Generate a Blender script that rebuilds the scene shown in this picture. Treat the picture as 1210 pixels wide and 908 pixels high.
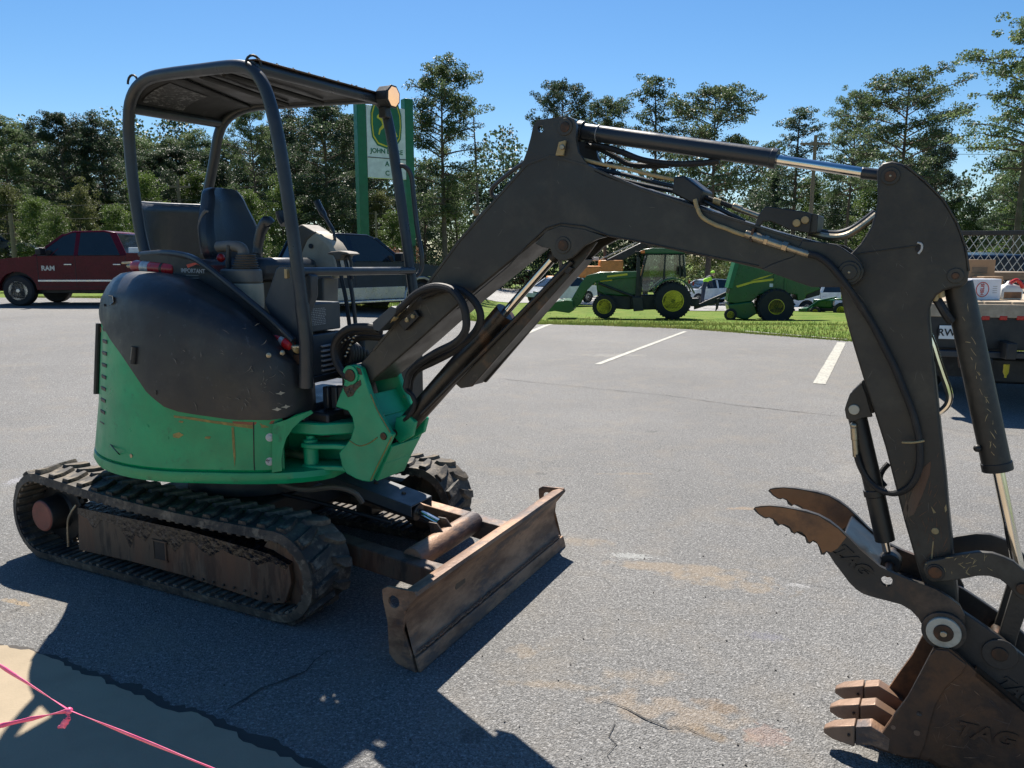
import bpy, bmesh, math, random
from mathutils import Vector, Matrix, noise as mnoise
R_ = math.radians
scene = bpy.context.scene
for o in list(bpy.data.objects): bpy.data.objects.remove(o)
C = scene.collection

# ---------------------------------------------------------------- camera
F, CX, CY, HOR, EYE = 909.0, 605.0, 454.0, 305.0, 1.7      # measured on the 1210 x 908 photograph
PITCH = math.atan((CY-HOR)/F)
cam_d = bpy.data.cameras.new('camera'); cam = bpy.data.objects.new('camera', cam_d); C.objects.link(cam)
cam.location = (0, 0, EYE); cam.rotation_euler = (math.pi/2-PITCH, 0, 0)
cam_d.sensor_width = 36; cam_d.lens = 36*F/1210; cam_d.clip_start = .05; cam_d.clip_end = 3000
scene.camera = cam
scene.render.resolution_x = 1024; scene.render.resolution_y = 768

# ---------------------------------------------------------------- light
SUNV = Vector((.103, -.742, -1.0)).normalized()             # the way the sunlight travels
SUN_EL = math.asin(-SUNV.z); SUN_ROT = math.atan2(-SUNV.x, -SUNV.y)
w = bpy.data.worlds.new('World'); scene.world = w; w.use_nodes = True
nt = w.node_tree; nt.nodes.clear()
sky = nt.nodes.new('ShaderNodeTexSky'); sky.sky_type = 'NISHITA'; sky.sun_disc = False
sky.sun_elevation = SUN_EL; sky.sun_rotation = SUN_ROT
sky.altitude = 0; sky.air_density = 1.0; sky.dust_density = .25; sky.ozone_density = 4.0
bg = nt.nodes.new('ShaderNodeBackground'); bg.inputs['Strength'].default_value = .062
wo = nt.nodes.new('ShaderNodeOutputWorld')
hs_ = nt.nodes.new('ShaderNodeHueSaturation'); hs_.inputs['Saturation'].default_value = 1.26; nt.links.new(sky.outputs[0], hs_.inputs['Color']); nt.links.new(hs_.outputs[0], bg.inputs[0]); nt.links.new(bg.outputs[0], wo.inputs[0])
sd = bpy.data.lights.new('sun', 'SUN'); sd.energy = 4.9; sd.angle = R_(.53); sd.color = (1, .93, .83)
sun = bpy.data.objects.new('sun', sd); C.objects.link(sun)
sun.rotation_euler = SUNV.to_track_quat('-Z', 'Y').to_euler(); sun.location = (0, 0, 30)
scene.view_settings.view_transform = 'Standard'; scene.view_settings.look = 'None'
scene.view_settings.exposure = 1.0; scene.view_settings.gamma = 1.0
scene.render.engine = 'CYCLES'
scene.cycles.max_bounces = 6; scene.cycles.transparent_max_bounces = 8

# ---------------------------------------------------------------- measuring helpers
cP, sP = math.cos(PITCH), math.sin(PITCH)
EYEV = Vector((0, 0, EYE))
def ray(px, py): return Vector(((px-CX)/F, cP-sP*(py-CY)/F, -sP-cP*(py-CY)/F))
def G(px, py, z=0.0):                                       # point of the level z
    r = ray(px, py); return EYEV + r*((z-EYE)/r.z)
def AT(px, py, y):                                          # point at depth y
    r = ray(px, py); return EYEV + r*(y/r.y)
def proj(p):
    q = Vector(p)-EYEV; d = q.y*cP-q.z*sP
    return CX+F*q.x/d, CY-F*(q.y*sP+q.z*cP)/d
DV = Vector((.897, -.442, 0)).normalized(); NV = Vector((-DV.y, DV.x, 0)); MO = Vector((-1.485, 4.402, 0))
def loc(p): q = Vector(p)-MO; return Vector((q.dot(DV), q.dot(NV), q.z))
def wld(p): return MO + DV*p[0] + NV*p[1] + Vector((0, 0, p[2]))
def T(px, py, Y):                                           # machine point on the upright plane y = Y
    r = ray(px, py); t = ((MO-EYEV).dot(NV)+Y)/r.dot(NV); return loc(EYEV+r*t)
BYAW = R_(-3.5)
bd = Vector((math.cos(BYAW), math.sin(BYAW), 0)); bn = Vector((-bd.y, bd.x, 0)); BO = Vector((1.0, -.30, 0))
def B(px, py, V=0.0):                                       # machine point on the boom's upright plane v = V
    r = ray(px, py); rl = Vector((r.dot(DV), r.dot(NV), r.z)); e = loc(EYEV)
    t = ((BO-e).dot(bn)+V)/rl.dot(bn); return e+rl*t
def depth(p): q = wld(p)-EYEV; return q.y*cP-q.z*sP
def mpx(p, n): return n*depth(p)/F                           # n pixels, in metres, at a machine point

# ---------------------------------------------------------------- mesh helpers
class MB:
    def __init__(s): s.v = []; s.f = []
    def add(s, v, f):
        b = len(s.v); s.v += [Vector(q) for q in v]; s.f += [tuple(i+b for i in q) for q in f]; return s
    def box(s, c, d, rz=0, ry=0, rx=0):
        x, y, z = d[0]/2, d[1]/2, d[2]/2
        M = Matrix.Rotation(rz, 3, 'Z') @ Matrix.Rotation(ry, 3, 'Y') @ Matrix.Rotation(rx, 3, 'X')
        vs = [Vector(c)+M @ Vector((a*x, b*y, e*z)) for a in (-1, 1) for b in (-1, 1) for e in (-1, 1)]
        return s.add(vs, [(0, 1, 3, 2), (4, 6, 7, 5), (0, 4, 5, 1), (2, 3, 7, 6), (0, 2, 6, 4), (1, 5, 7, 3)])
    def slab(s, P, Q):                                      # two matching loops
        n = len(P)
        return s.add(list(P)+list(Q), [tuple(range(n)), tuple(range(2*n-1, n-1, -1))]+[(i, i+n, (i+1) % n+n, (i+1) % n) for i in range(n)])
    def prism(s, P, vec): return s.slab(P, [Vector(p)+Vector(vec) for p in P])
    def holed(s, P, vec, c, r, n=14):                       # a plate with one round hole
        P = [Vector(p) for p in P]; c = Vector(c); vec = Vector(vec); nrm = vec.normalized()
        a = (P[0]-c); a -= nrm*a.dot(nrm); a.normalize(); b = nrm.cross(a)
        if sum(((P[i]-c).cross(P[(i+1) % len(P)]-c)).dot(nrm) for i in range(len(P))) > 0: sg = -1
        else: sg = 1
        ring = [c+a*r*math.cos(2*math.pi*k/n)+b*r*sg*math.sin(2*math.pi*k/n) for k in range(n)]
        loop = P+[P[0]]+ring+[ring[0]]
        m = len(loop); back = [q+vec for q in loop]
        fs = [tuple(range(m)), tuple(range(2*m-1, m-1, -1))]
        for i in range(m):
            if i in (len(P), m-1): continue
            fs.append((i, i+m, (i+1) % m+m, (i+1) % m))
        return s.add(loop+back, fs)
    def lathe(s, prof, o, ax, n=24, a0=0):
        o = Vector(o); ax = Vector(ax).normalized()
        u = ax.orthogonal().normalized(); v = ax.cross(u); b = len(s.v)
        for r, t in prof:
            for k in range(n):
                a = a0+2*math.pi*k/n; s.v.append(o+ax*t+(u*math.cos(a)+v*math.sin(a))*r)
        for i in range(len(prof)-1):
            for k in range(n):
                k2 = (k+1) % n; s.f.append((b+i*n+k, b+i*n+k2, b+(i+1)*n+k2, b+(i+1)*n+k))
        if prof[0][0] > 1e-5: s.f.append(tuple(b+k for k in range(n-1, -1, -1)))
        if prof[-1][0] > 1e-5: s.f.append(tuple(b+(len(prof)-1)*n+k for k in range(n)))
        return s
    def cyl(s, p, q, r, r2=None, n=20):
        p, q = Vector(p), Vector(q); L = (q-p).length
        return s.lathe([(r, 0), (r if r2 is None else r2, L)], p, q-p, n)
    def tube(s, pts, r, n=8, k=4, close=False):
        P = [Vector(p) for p in pts]
        if k > 1 and len(P) > 2:
            Q = []
            for i in range(len(P)-1):
                p0, p1, p2, p3 = P[max(i-1, 0)], P[i], P[i+1], P[min(i+2, len(P)-1)]
                for j in range(k):
                    t = j/k
                    Q.append(.5*((2*p1)+(p2-p0)*t+(2*p0-5*p1+4*p2-p3)*t*t+(3*p1-p0-3*p2+p3)*t**3))
            P = Q+[P[-1]]
        rr = r if isinstance(r, (list, tuple)) else [r]*len(P)
        if len(rr) != len(P): rr = [rr[int(i*(len(rr)-1)/(len(P)-1))] for i in range(len(P))]
        b = len(s.v); up = None
        for i, p in enumerate(P):
            d = (P[min(i+1, len(P)-1)]-P[max(i-1, 0)]).normalized()
            up = d.orthogonal() if up is None else up-d*up.dot(d)
            up.normalize(); v = d.cross(up)
            for j in range(n):
                a = 2*math.pi*j/n; s.v.append(p+(up*math.cos(a)+v*math.sin(a))*rr[i])
        for i in range(len(P)-1):
            for j in range(n):
                j2 = (j+1) % n; s.f.append((b+i*n+j, b+i*n+j2, b+(i+1)*n+j2, b+(i+1)*n+j))
        s.f.append(tuple(b+j for j in range(n-1, -1, -1))); s.f.append(tuple(b+(len(P)-1)*n+j for j in range(n)))
        return s
    def ball(s, c, r, n=10, sc=(1, 1, 1)):
        prof = [(r*math.sin(math.pi*i/n), -r*math.cos(math.pi*i/n)) for i in range(n+1)]
        t = MB().lathe([(max(a, 1e-4), b) for a, b in prof], (0, 0, 0), (0, 0, 1), n*2)
        return s.add([Vector(c)+Vector((q.x*sc[0], q.y*sc[1], q.z*sc[2])) for q in t.v], t.f)
    def loft(s, rings, close=True, caps=True):
        n = len(rings[0]); b = len(s.v)
        for r in rings: s.v += [Vector(q) for q in r]
        for i in range(len(rings)-1):
            for k in range(n if close else n-1):
                k2 = (k+1) % n; s.f.append((b+i*n+k, b+i*n+k2, b+(i+1)*n+k2, b+(i+1)*n+k))
        if caps: s.f.append(tuple(b+k for k in range(n-1, -1, -1))); s.f.append(tuple(b+(len(rings)-1)*n+k for k in range(n)))
        return s
    def mesh(s, name, mat, smooth=True, ang=35):
        me = bpy.data.meshes.new(name); me.from_pydata([tuple(q) for q in s.v], [], s.f)
        bm = bmesh.new(); bm.from_mesh(me); bmesh.ops.recalc_face_normals(bm, faces=bm.faces[:]); bm.to_mesh(me); bm.free()
        if mat: me.materials.append(mat)
        if smooth:
            me.shade_smooth()
            try: me.set_sharp_from_angle(angle=R_(ang))
            except Exception: pass
        return me
    def build(s, name, mat, parent=None, bevel=0, smooth=True, ang=35):
        o = bpy.data.objects.new(name, s.mesh(name, mat, smooth, ang)); C.objects.link(o)
        if parent: o.parent = parent
        if bevel:
            m = o.modifiers.new('bevel', 'BEVEL'); m.width = bevel; m.segments = 2; m.limit_method = 'ANGLE'; m.angle_limit = R_(38)
            m.harden_normals = False
        return o
def thing(name, label, cat, at=(0, 0, 0), rz=0, group=None):
    o = bpy.data.objects.new(name, None); C.objects.link(o); o.location = at; o.rotation_euler = (0, 0, rz)
    o.empty_display_size = .2; return tag(o, label, cat, group)
def tag(o, label, cat, group=None):
    o['label'] = label; o['category'] = cat
    if group: o['group'] = group
    return o
def struct(o): o['kind'] = 'structure'; return o
def part(name, me, parent, at=(0, 0, 0), rot=(0, 0, 0), sc=(1, 1, 1)):
    o = bpy.data.objects.new(name, me); C.objects.link(o); o.parent = parent; o.location = at; o.rotation_euler = rot; o.scale = sc; return o
def text_mesh(body, size, mat, depth_=.001, bold=0.0, align='CENTER', shear=0.0, xs=1.0):
    c = bpy.data.curves.new('lettering', 'FONT'); c.body = body; c.size = size; c.extrude = depth_; c.offset = bold
    c.align_x = align; c.align_y = 'CENTER'; c.shear = shear
    o = bpy.data.objects.new('lettering', c); C.objects.link(o); bpy.context.view_layer.update()
    me = bpy.data.meshes.new_from_object(o.evaluated_get(bpy.context.evaluated_depsgraph_get()))
    bpy.data.objects.remove(o); bpy.data.curves.remove(c); me.materials.clear(); me.materials.append(mat)
    for v in me.vertices: v.co.x *= xs
    return me
def place_text(me, name, parent, p, xdir, ydir):            # lay lettering in the plane of xdir, ydir
    x = Vector(xdir).normalized(); y = Vector(ydir); y = (y-x*y.dot(x)).normalized(); z = x.cross(y)
    o = bpy.data.objects.new(name, me); C.objects.link(o); o.parent = parent
    M = Matrix((x, y, z)).transposed().to_4x4(); M.translation = Vector(p); o.matrix_local = M; return o

# ---------------------------------------------------------------- materials
def N(t, typ, **kw):
    n = t.nodes.new(typ)
    for k, v in kw.items():
        if k in n.inputs: n.inputs[k].default_value = v
        else: setattr(n, k, v)
    return n
def c4(c): return (c[0], c[1], c[2], 1)
def noise_fac(t, co, scale, lo, hi, detail=6, rough=.6, vec=None):
    n = N(t, 'ShaderNodeTexNoise', Scale=scale, Detail=detail, Roughness=rough); t.links.new(vec or co, n.inputs['Vector'])
    m = N(t, 'ShaderNodeMapRange'); m.inputs['From Min'].default_value = lo; m.inputs['From Max'].default_value = hi
    t.links.new(n.outputs['Fac'], m.inputs['Value']); return m.outputs[0], n
def mix(t, fac, a, b):
    m = t.nodes.new('ShaderNodeMix'); m.data_type = 'RGBA'
    if hasattr(fac, 'links'): t.links.new(fac, m.inputs[0])
    else: m.inputs[0].default_value = fac
    for i, q in ((6, a), (7, b)):
        if hasattr(q, 'links'): t.links.new(q, m.inputs[i])
        else: m.inputs[i].default_value = c4(q)
    return m.outputs[2]
def mat(name, base, rough=.5, metal=0, layers=(), bump=0, bscale=60, rvar=.12, spec=.5, coat=0, stretch=None, emit=None):
    """layers: (colour, noise scale, low, high, strength) each a worn or dirty patch pattern"""
    m = bpy.data.materials.new(name); m.use_nodes = True; t = m.node_tree; b = t.nodes['Principled BSDF']
    b.inputs['Metallic'].default_value = metal; b.inputs['Specular IOR Level'].default_value = spec
    if coat: b.inputs['Coat Weight'].default_value = coat; b.inputs['Coat Roughness'].default_value = .12
    tc = N(t, 'ShaderNodeTexCoord'); co = tc.outputs['Object']
    if stretch:
        mp = N(t, 'ShaderNodeMapping'); mp.inputs['Scale'].default_value = stretch; t.links.new(co, mp.inputs['Vector']); co = mp.outputs[0]
    f, _ = noise_fac(t, co, 3.2, .3, .7)
    col = mix(t, f, [c*.82 for c in base], [min(c*1.18, 1) for c in base])
    for (c2, sc, lo, hi, st) in layers:
        f, _ = noise_fac(t, co, sc, lo-.07, hi-.07, 9, .68)
        mm = N(t, 'ShaderNodeMath', operation='MULTIPLY'); mm.inputs[1].default_value = st; t.links.new(f, mm.inputs[0])
        col = mix(t, mm.outputs[0], col, c2)
    t.links.new(col, b.inputs['Base Color'])
    f, _ = noise_fac(t, co, 7, .3, .7)
    mr = N(t, 'ShaderNodeMapRange'); mr.inputs['To Min'].default_value = max(rough-rvar, .03); mr.inputs['To Max'].default_value = min(rough+rvar, 1)
    t.links.new(f, mr.inputs['Value']); t.links.new(mr.outputs[0], b.inputs['Roughness'])
    if bump:
        nn = N(t, 'ShaderNodeTexNoise', Scale=bscale, Detail=5); t.links.new(co, nn.inputs['Vector'])
        bp = N(t, 'ShaderNodeBump', Strength=bump, Distance=.01); t.links.new(nn.outputs['Fac'], bp.inputs['Height']); t.links.new(bp.outputs[0], b.inputs['Normal'])
    if emit: b.inputs['Emission Color'].default_value = c4(emit[0]); b.inputs['Emission Strength'].default_value = emit[1]
    return m
def glass(name, tint, alpha=.35):
    m = bpy.data.materials.new(name); m.use_nodes = True; t = m.node_tree; t.nodes.clear()
    o = N(t, 'ShaderNodeOutputMaterial'); g = N(t, 'ShaderNodeBsdfGlossy', Roughness=.03); g.inputs[0].default_value = (.9, .95, 1, 1)
    tr = N(t, 'ShaderNodeBsdfTransparent'); tr.inputs[0].default_value = c4(tint)
    fr = N(t, 'ShaderNodeFresnel', IOR=1.5); n = N(t, 'ShaderNodeTexNoise', Scale=1.5)
    mx = N(t, 'ShaderNodeMixShader'); ad = N(t, 'ShaderNodeMath', operation='ADD'); ad.inputs[1].default_value = .03
    t.links.new(fr.outputs[0], ad.inputs[0]); t.links.new(ad.outputs[0], mx.inputs[0])
    t.links.new(tr.outputs[0], mx.inputs[1]); t.links.new(g.outputs[0], mx.inputs[2]); t.links.new(mx.outputs[0], o.inputs[0])
    return m
DUST = (.30, .25, .18); RUST = (.23, .10, .045)
M = dict(
 green=mat('machine_green_paint', (.001, .30, .115), .38, 0, [((.40, .28, .07), 11, .775, .80, .7), ((.02, .10, .04), 3, .55, .85, .4), ((.03, .05, .03), 14, .66, .75, .4)], .06, 90),
 green_worn=mat('worn_green_paint', (.005, .33, .15), .42, 0, [((.34, .30, .16), 14, .74, .78, .5), ((.02, .02, .015), 8, .73, .77, .8), ((.03, .14, .06), 3, .5, .8, .4)], .1, 60),
 cover=mat('scuffed_black_plastic', (.020, .021, .023), .45, 0, [((.12, .10, .075), 2.2, .55, .85, .5), ((.12, .13, .14), 30, .68, .78, .35)], .05, 120, .14),
 boom=mat('charcoal_boom_paint', (.024, .023, .021), .44, 0, [((.10, .088, .065), 4, .55, .82, .5), ((.16, .14, .10), 55, .78, .84, .35), ((.008, .008, .008), 2.2, .55, .8, .6)], .06, 90),
 stick=mat('muddy_charcoal_paint', (.026, .024, .021), .5, 0, [((.13, .115, .08), 3.5, .56, .80, .6), ((.30, .28, .2), 45, .77, .81, .5), ((.008, .008, .008), 2.6, .55, .8, .6)], .1, 70),
 frame=mat('dark_blue_grey_tube_paint', (.022, .027, .034), .36, 0, [((.09, .08, .07), 6, .6, .8, .35)], .04, 90),
 blackp=mat('black_painted_steel', (.014, .014, .014), .5, 0, [((.07, .06, .045), 6, .55, .8, .4)], .08, 70),
 panel=mat('slate_plastic_panel', (.035, .045, .055), .5, 0, [((.10, .10, .09), 8, .6, .8, .3)], .04, 90),
 rubber=mat('dusty_track_rubber', (.026, .024, .022), .78, 0, [((.19, .15, .105), 4, .50, .72, .62), ((.26, .21, .15), 18, .60, .72, .6)], .35, 45),
 hose=mat('black_rubber_hose', (.010, .010, .011), .6, 0, [((.06, .055, .05), 12, .6, .8, .4)], .2, 200),
 rust=mat('rusty_steel_plate', (.30, .18, .11), .55, .2, [((.07, .035, .022), 4, .50, .66, .8), ((.32, .20, .12), 12, .62, .74, .7), ((.045, .047, .055), 2.6, .58, .64, .75), ((.38, .30, .22), 60, .70, .78, .4)], .25, 80, stretch=(1, .45, 1.6)),
 bucket=mat('brown_rusted_bucket_steel', (.085, .045, .024), .55, .2, [((.19, .085, .035), 5, .52, .72, .7), ((.03, .02, .015), 11, .58, .7, .6), ((.035, .03, .028), 3, .5, .7, .5)], .15, 60),
 tooth=mat('worn_bare_tooth_steel', (.22, .14, .095), .5, .3, [((.15, .09, .05), 8, .5, .75, .6)], .15, 60),
 thumb=mat('black_thumb_plate_rusting', (.034, .031, .028), .5, .1, [((.17, .085, .04), 4.5, .60, .76, .55), ((.10, .09, .075), 9, .6, .75, .4)], .1, 70),
 rustthumb=mat('rust_coated_thumb_tip', (.24, .115, .05), .55, .2, [((.08, .05, .035), 6, .55, .7, .7)], .15, 70),
 sidefr=mat('oil_stained_track_frame', (.085, .058, .038), .6, 0, [((.016, .013, .011), 3.2, .56, .62, .9), ((.17, .065, .03), 1.2, .52, .7, .5), ((.15, .12, .085), 3.4, .62, .74, .5)], .12, 60, stretch=(2.6, 1, .55)),
 hub=mat('red_brown_hub_paint', (.22, .065, .045), .6, 0, [((.08, .04, .03), 9, .55, .75, .6)], .1, 70),
 grease=mat('oily_black_grease', (.006, .006, .007), .16, 0, [((.05, .045, .05), 30, .6, .7, .6)], .9, 35),
 chrome=mat('chromed_rod', (.72, .70, .66), .14, 1, [((.5, .42, .3), 8, .6, .8, .3)], 0, 60, .05),
 zinc=mat('zinc_fitting', (.42, .37, .28), .38, .85, [((.2, .15, .08), 20, .5, .7, .5)], .1, 120),
 goldtube=mat('yellow_tape_wrapped_tube', (.38, .29, .14), .6, 0, [((.2, .13, .06), 30, .5, .7, .5)], .1, 90),
 steelpin=mat('dark_steel_pin', (.045, .035, .028), .5, .6, [((.18, .08, .04), 20, .5, .7, .5)], .1, 90),
 washer=mat('pale_thrust_washer', (.46, .44, .36), .5, .1, [((.2, .17, .12), 16, .5, .7, .6)], .1, 90),
 vinyl=mat('blue_black_vinyl', (.016, .022, .030), .38, 0, [((.08, .08, .08), 9, .6, .8, .25)], .15, 180),
 beige=mat('beige_cab_plastic', (.42, .37, .28), .55, 0, [((.22, .19, .14), 6, .55, .75, .4)], .04, 120),
 sticker=mat('worn_speckled_sticker', (.022, .022, .022), .6, 0, [((.20, .20, .20), 60, .60, .66, .7)], 0, stretch=(1, .5, 2.2)), liner=mat('dark_roof_liner', (.020, .020, .020), .7, 0, [((.05, .05, .05), 25, .66, .76, .4)], .05), greyplas=mat('grey_cab_plastic', (.13, .12, .105), .55, 0, [], .04, 120),
 boot=mat('grey_brown_bellows', (.10, .085, .07), .6, 0, [], .05, 120),
 red=mat('red_extinguisher_paint', (.42, .012, .014), .28, 0, [((.2, .03, .03), 9, .6, .7, .4)], 0),
 label_silver=mat('silver_foil_label', (.5, .5, .48), .35, .4, [((.25, .25, .25), 60, .5, .6, .5)], 0),
 white=mat('white_print', (.75, .75, .72), .5), worn_white=mat('scuffed_white_sticker', (.55, .55, .53), .5, 0, [((.03, .03, .035), 40, .62, .66, .9)]),
 dkprint=mat('grey_print', (.30, .31, .32), .5), yelprint=mat('yellow_print', (.62, .50, .03), .5),
 sunglow=mat('sunglow_lamp_lens', (.85, .62, .40), .2, 0, [], .5, 80, emit=((1, .55, .25), .35)),  # warm colour and faint glow stand for sunlight coming through the lens
 scratch=mat('yellow_primer_scratch', (.36, .26, .07), .7, 0, [((.16, .15, .05), 30, .45, .6, .7)]),
 scratchred=mat('red_brown_scratch', (.28, .10, .05), .7),
 redlens=mat('red_lens', (.5, .02, .015), .25), orangelens=mat('orange_lens', (.75, .16, .02), .25),
 pink=mat('pink_flagging_ribbon', (.85, .10, .26), .42, 0, [((.95, .30, .42), 14, .5, .7, .5)]),
 tyre=mat('tyre_rubber', (.012, .012, .013), .75, 0, [((.05, .045, .04), 7, .58, .8, .4)], .2, 60),
 jdgreen=mat('deep_green_tractor_paint', (.002, .085, .018), .34, 0, [((.01, .06, .02), 6, .55, .8, .4)], 0, coat=.15),
 yellow=mat('yellow_wheel_paint', (.78, .62, .02), .4, 0, [((.5, .40, .05), 6, .55, .8, .3)], 0),
 truckred=mat('deep_red_car_paint', (.085, .002, .010), .26, .0, [], 0, spec=.22, rvar=.04), truckblue=mat('dark_blue_grey_car_paint', (.010, .020, .040), .24, .0, [], 0, spec=.25, rvar=.04),
 silver=mat('silver_car_paint', (.33, .33, .32), .3, .4, [], 0, coat=.6), whitecar=mat('white_car_paint', (.62, .64, .66), .25, 0, [], 0, coat=1.0),
 darkglass=mat('dark_car_glass', (.012, .017, .022), .06, 0, [], 0, rvar=.02, spec=.5), liftcyl=mat('oily_cylinder_paint', (.020, .018, .016), .38, .1, [((.17, .08, .035), 4.5, .60, .72, .7), ((.14, .11, .08), 14, .66, .76, .5)], .08, 80), rim=mat('polished_alloy_rim', (.55, .55, .56), .25, .8, [], 0),
 signgreen=mat('green_sign_post_paint', (.0, .115, .045), .4, 0, [((.01, .15, .07), 3, .5, .8, .3)], 0), signface=mat('pale_sign_face', (.62, .66, .66), .45, 0, [], 0),
 wood=mat('grey_brown_wood', (.20, .15, .10), .8, 0, [((.1, .07, .05), 9, .5, .7, .5)], .3, 40, stretch=(1, 1, 8)), palew=mat('pale_pallet_wood', (.42, .34, .24), .8, 0, [((.25, .18, .12), 9, .5, .7, .4)], .2, 60),
 cardboard=mat('brown_cardboard', (.33, .21, .12), .8, 0, [((.22, .14, .08), 5, .5, .7, .4)], .05), whitebox=mat('white_carton', (.68, .70, .74), .6), jug=mat('milky_plastic', (.66, .66, .62), .4),
 orange=mat('orange_machine_paint', (.62, .24, .05), .5, 0, [((.3, .15, .05), 7, .5, .7, .4)], .05), lime=mat('lime_hi_vis_cloth', (.45, .85, .05), .7), skin=mat('skin', (.45, .26, .18), .55), jean=mat('dark_denim', (.03, .04, .07), .8),
 bark=mat('pine_bark', (.085, .060, .045), .9, 0, [((.17, .13, .10), 5, .5, .7, .5)], .5, 30), deadbark=mat('weathered_dead_wood', (.13, .11, .095), .9, 0, [], .4, 30), wire=mat('power_line', (.03, .03, .03), .6),
 glassp=glass('clear_cab_glass', (.72, .80, .80)),
)
def leafmat(name, a, b, tr):
    m = bpy.data.materials.new(name); m.use_nodes = True; t = m.node_tree; t.nodes.clear()
    o = N(t, 'ShaderNodeOutputMaterial'); tc = N(t, 'ShaderNodeTexCoord'); oi = N(t, 'ShaderNodeObjectInfo')
    f, _ = noise_fac(t, tc.outputs['Object'], .9, .34, .66, 4)
    col = mix(t, f, a, b)
    hs = N(t, 'ShaderNodeHueSaturation'); mr = N(t, 'ShaderNodeMapRange'); mr.inputs['To Min'].default_value = .75; mr.inputs['To Max'].default_value = 1.3
    t.links.new(oi.outputs['Random'], mr.inputs['Value']); t.links.new(mr.outputs[0], hs.inputs['Value']); t.links.new(col, hs.inputs['Color'])
    p = N(t, 'ShaderNodeBsdfPrincipled', Roughness=.5); p.inputs['Specular IOR Level'].default_value = .35; t.links.new(hs.outputs[0], p.inputs['Base Color'])
    tl = N(t, 'ShaderNodeBsdfTranslucent'); t.links.new(hs.outputs[0], tl.inputs[0]); mx = N(t, 'ShaderNodeMixShader'); mx.inputs[0].default_value = tr
    t.links.new(p.outputs[0], mx.inputs[1]); t.links.new(tl.outputs[0], mx.inputs[2]); t.links.new(mx.outputs[0], o.inputs[0]); return m
LM = dict(pine=leafmat('pine_needles', (.055, .092, .042), (.125, .165, .070), .48), dark=leafmat('dark_pine_needles', (.028, .052, .028), (.070, .100, .048), .42),
          broad=leafmat('broad_leaves', (.060, .105, .022), (.105, .15, .035), .5), olive=leafmat('olive_leaves', (.09, .11, .035), (.13, .14, .05), .5), redl=leafmat('reddish_leaves', (.15, .055, .045), (.10, .10, .04), .45))

# ================================================================ the ground
def S(v, a, b):
    t = min(max((v-a)/(b-a), 0), 1); return t*t*(3-2*t)
def zt(x, y):                                               # the lot rises a little to the left and falls away behind
    Lx = S(-x, 0, 5.5); y0 = y-19-5*Lx
    f = 0 if y0 < 0 else (.058*y0 if y0 < 10 else .58+.028*(y0-10) if y0 < 31 else 1.168+.016*min(y0-31, 60))
    f *= S(y0, -.001, 3) if y0 < 3 else 1
    return .45*Lx*S(y, 7, 17)-f*(1-.35*Lx)
def edge(x):                                                # far edge of the parking lot
    P = [(-60, 27), (-25, 25.5), (-14, 24.6), (-8, 22.6), (-4, 21.3), (-.7, 21.0), (4.2, 18.7), (6.9, 15.9), (10, 13.6), (16, 11), (60, 8)]
    for (a, b), (c, d) in zip(P, P[1:]):
        if a <= x <= c: return b+(d-b)*(x-a)/(c-a)
    return 25
def sheet(name, material, xs, ys, dz, inside=None, yfun=None):
    me_v = []; nx, ny = len(xs), len(ys)
    for y in ys:
        for x in xs:
            yy = yfun(x, y) if yfun else y
            me_v.append((x, yy, zt(x, yy)+dz))
    fs = [(j*nx+i, j*nx+i+1, (j+1)*nx+i+1, (j+1)*nx+i) for j in range(ny-1) for i in range(nx-1)
          if inside is None or inside((xs[i]+xs[i+1])/2, (ys[j]+ys[j+1])/2)]
    b = MB(); b.v = [Vector(q) for q in me_v]; b.f = fs
    o = b.build(name, material); return struct(o)
def lin(a, b, n): return [a+(b-a)*i/(n-1) for i in range(n)]

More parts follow.
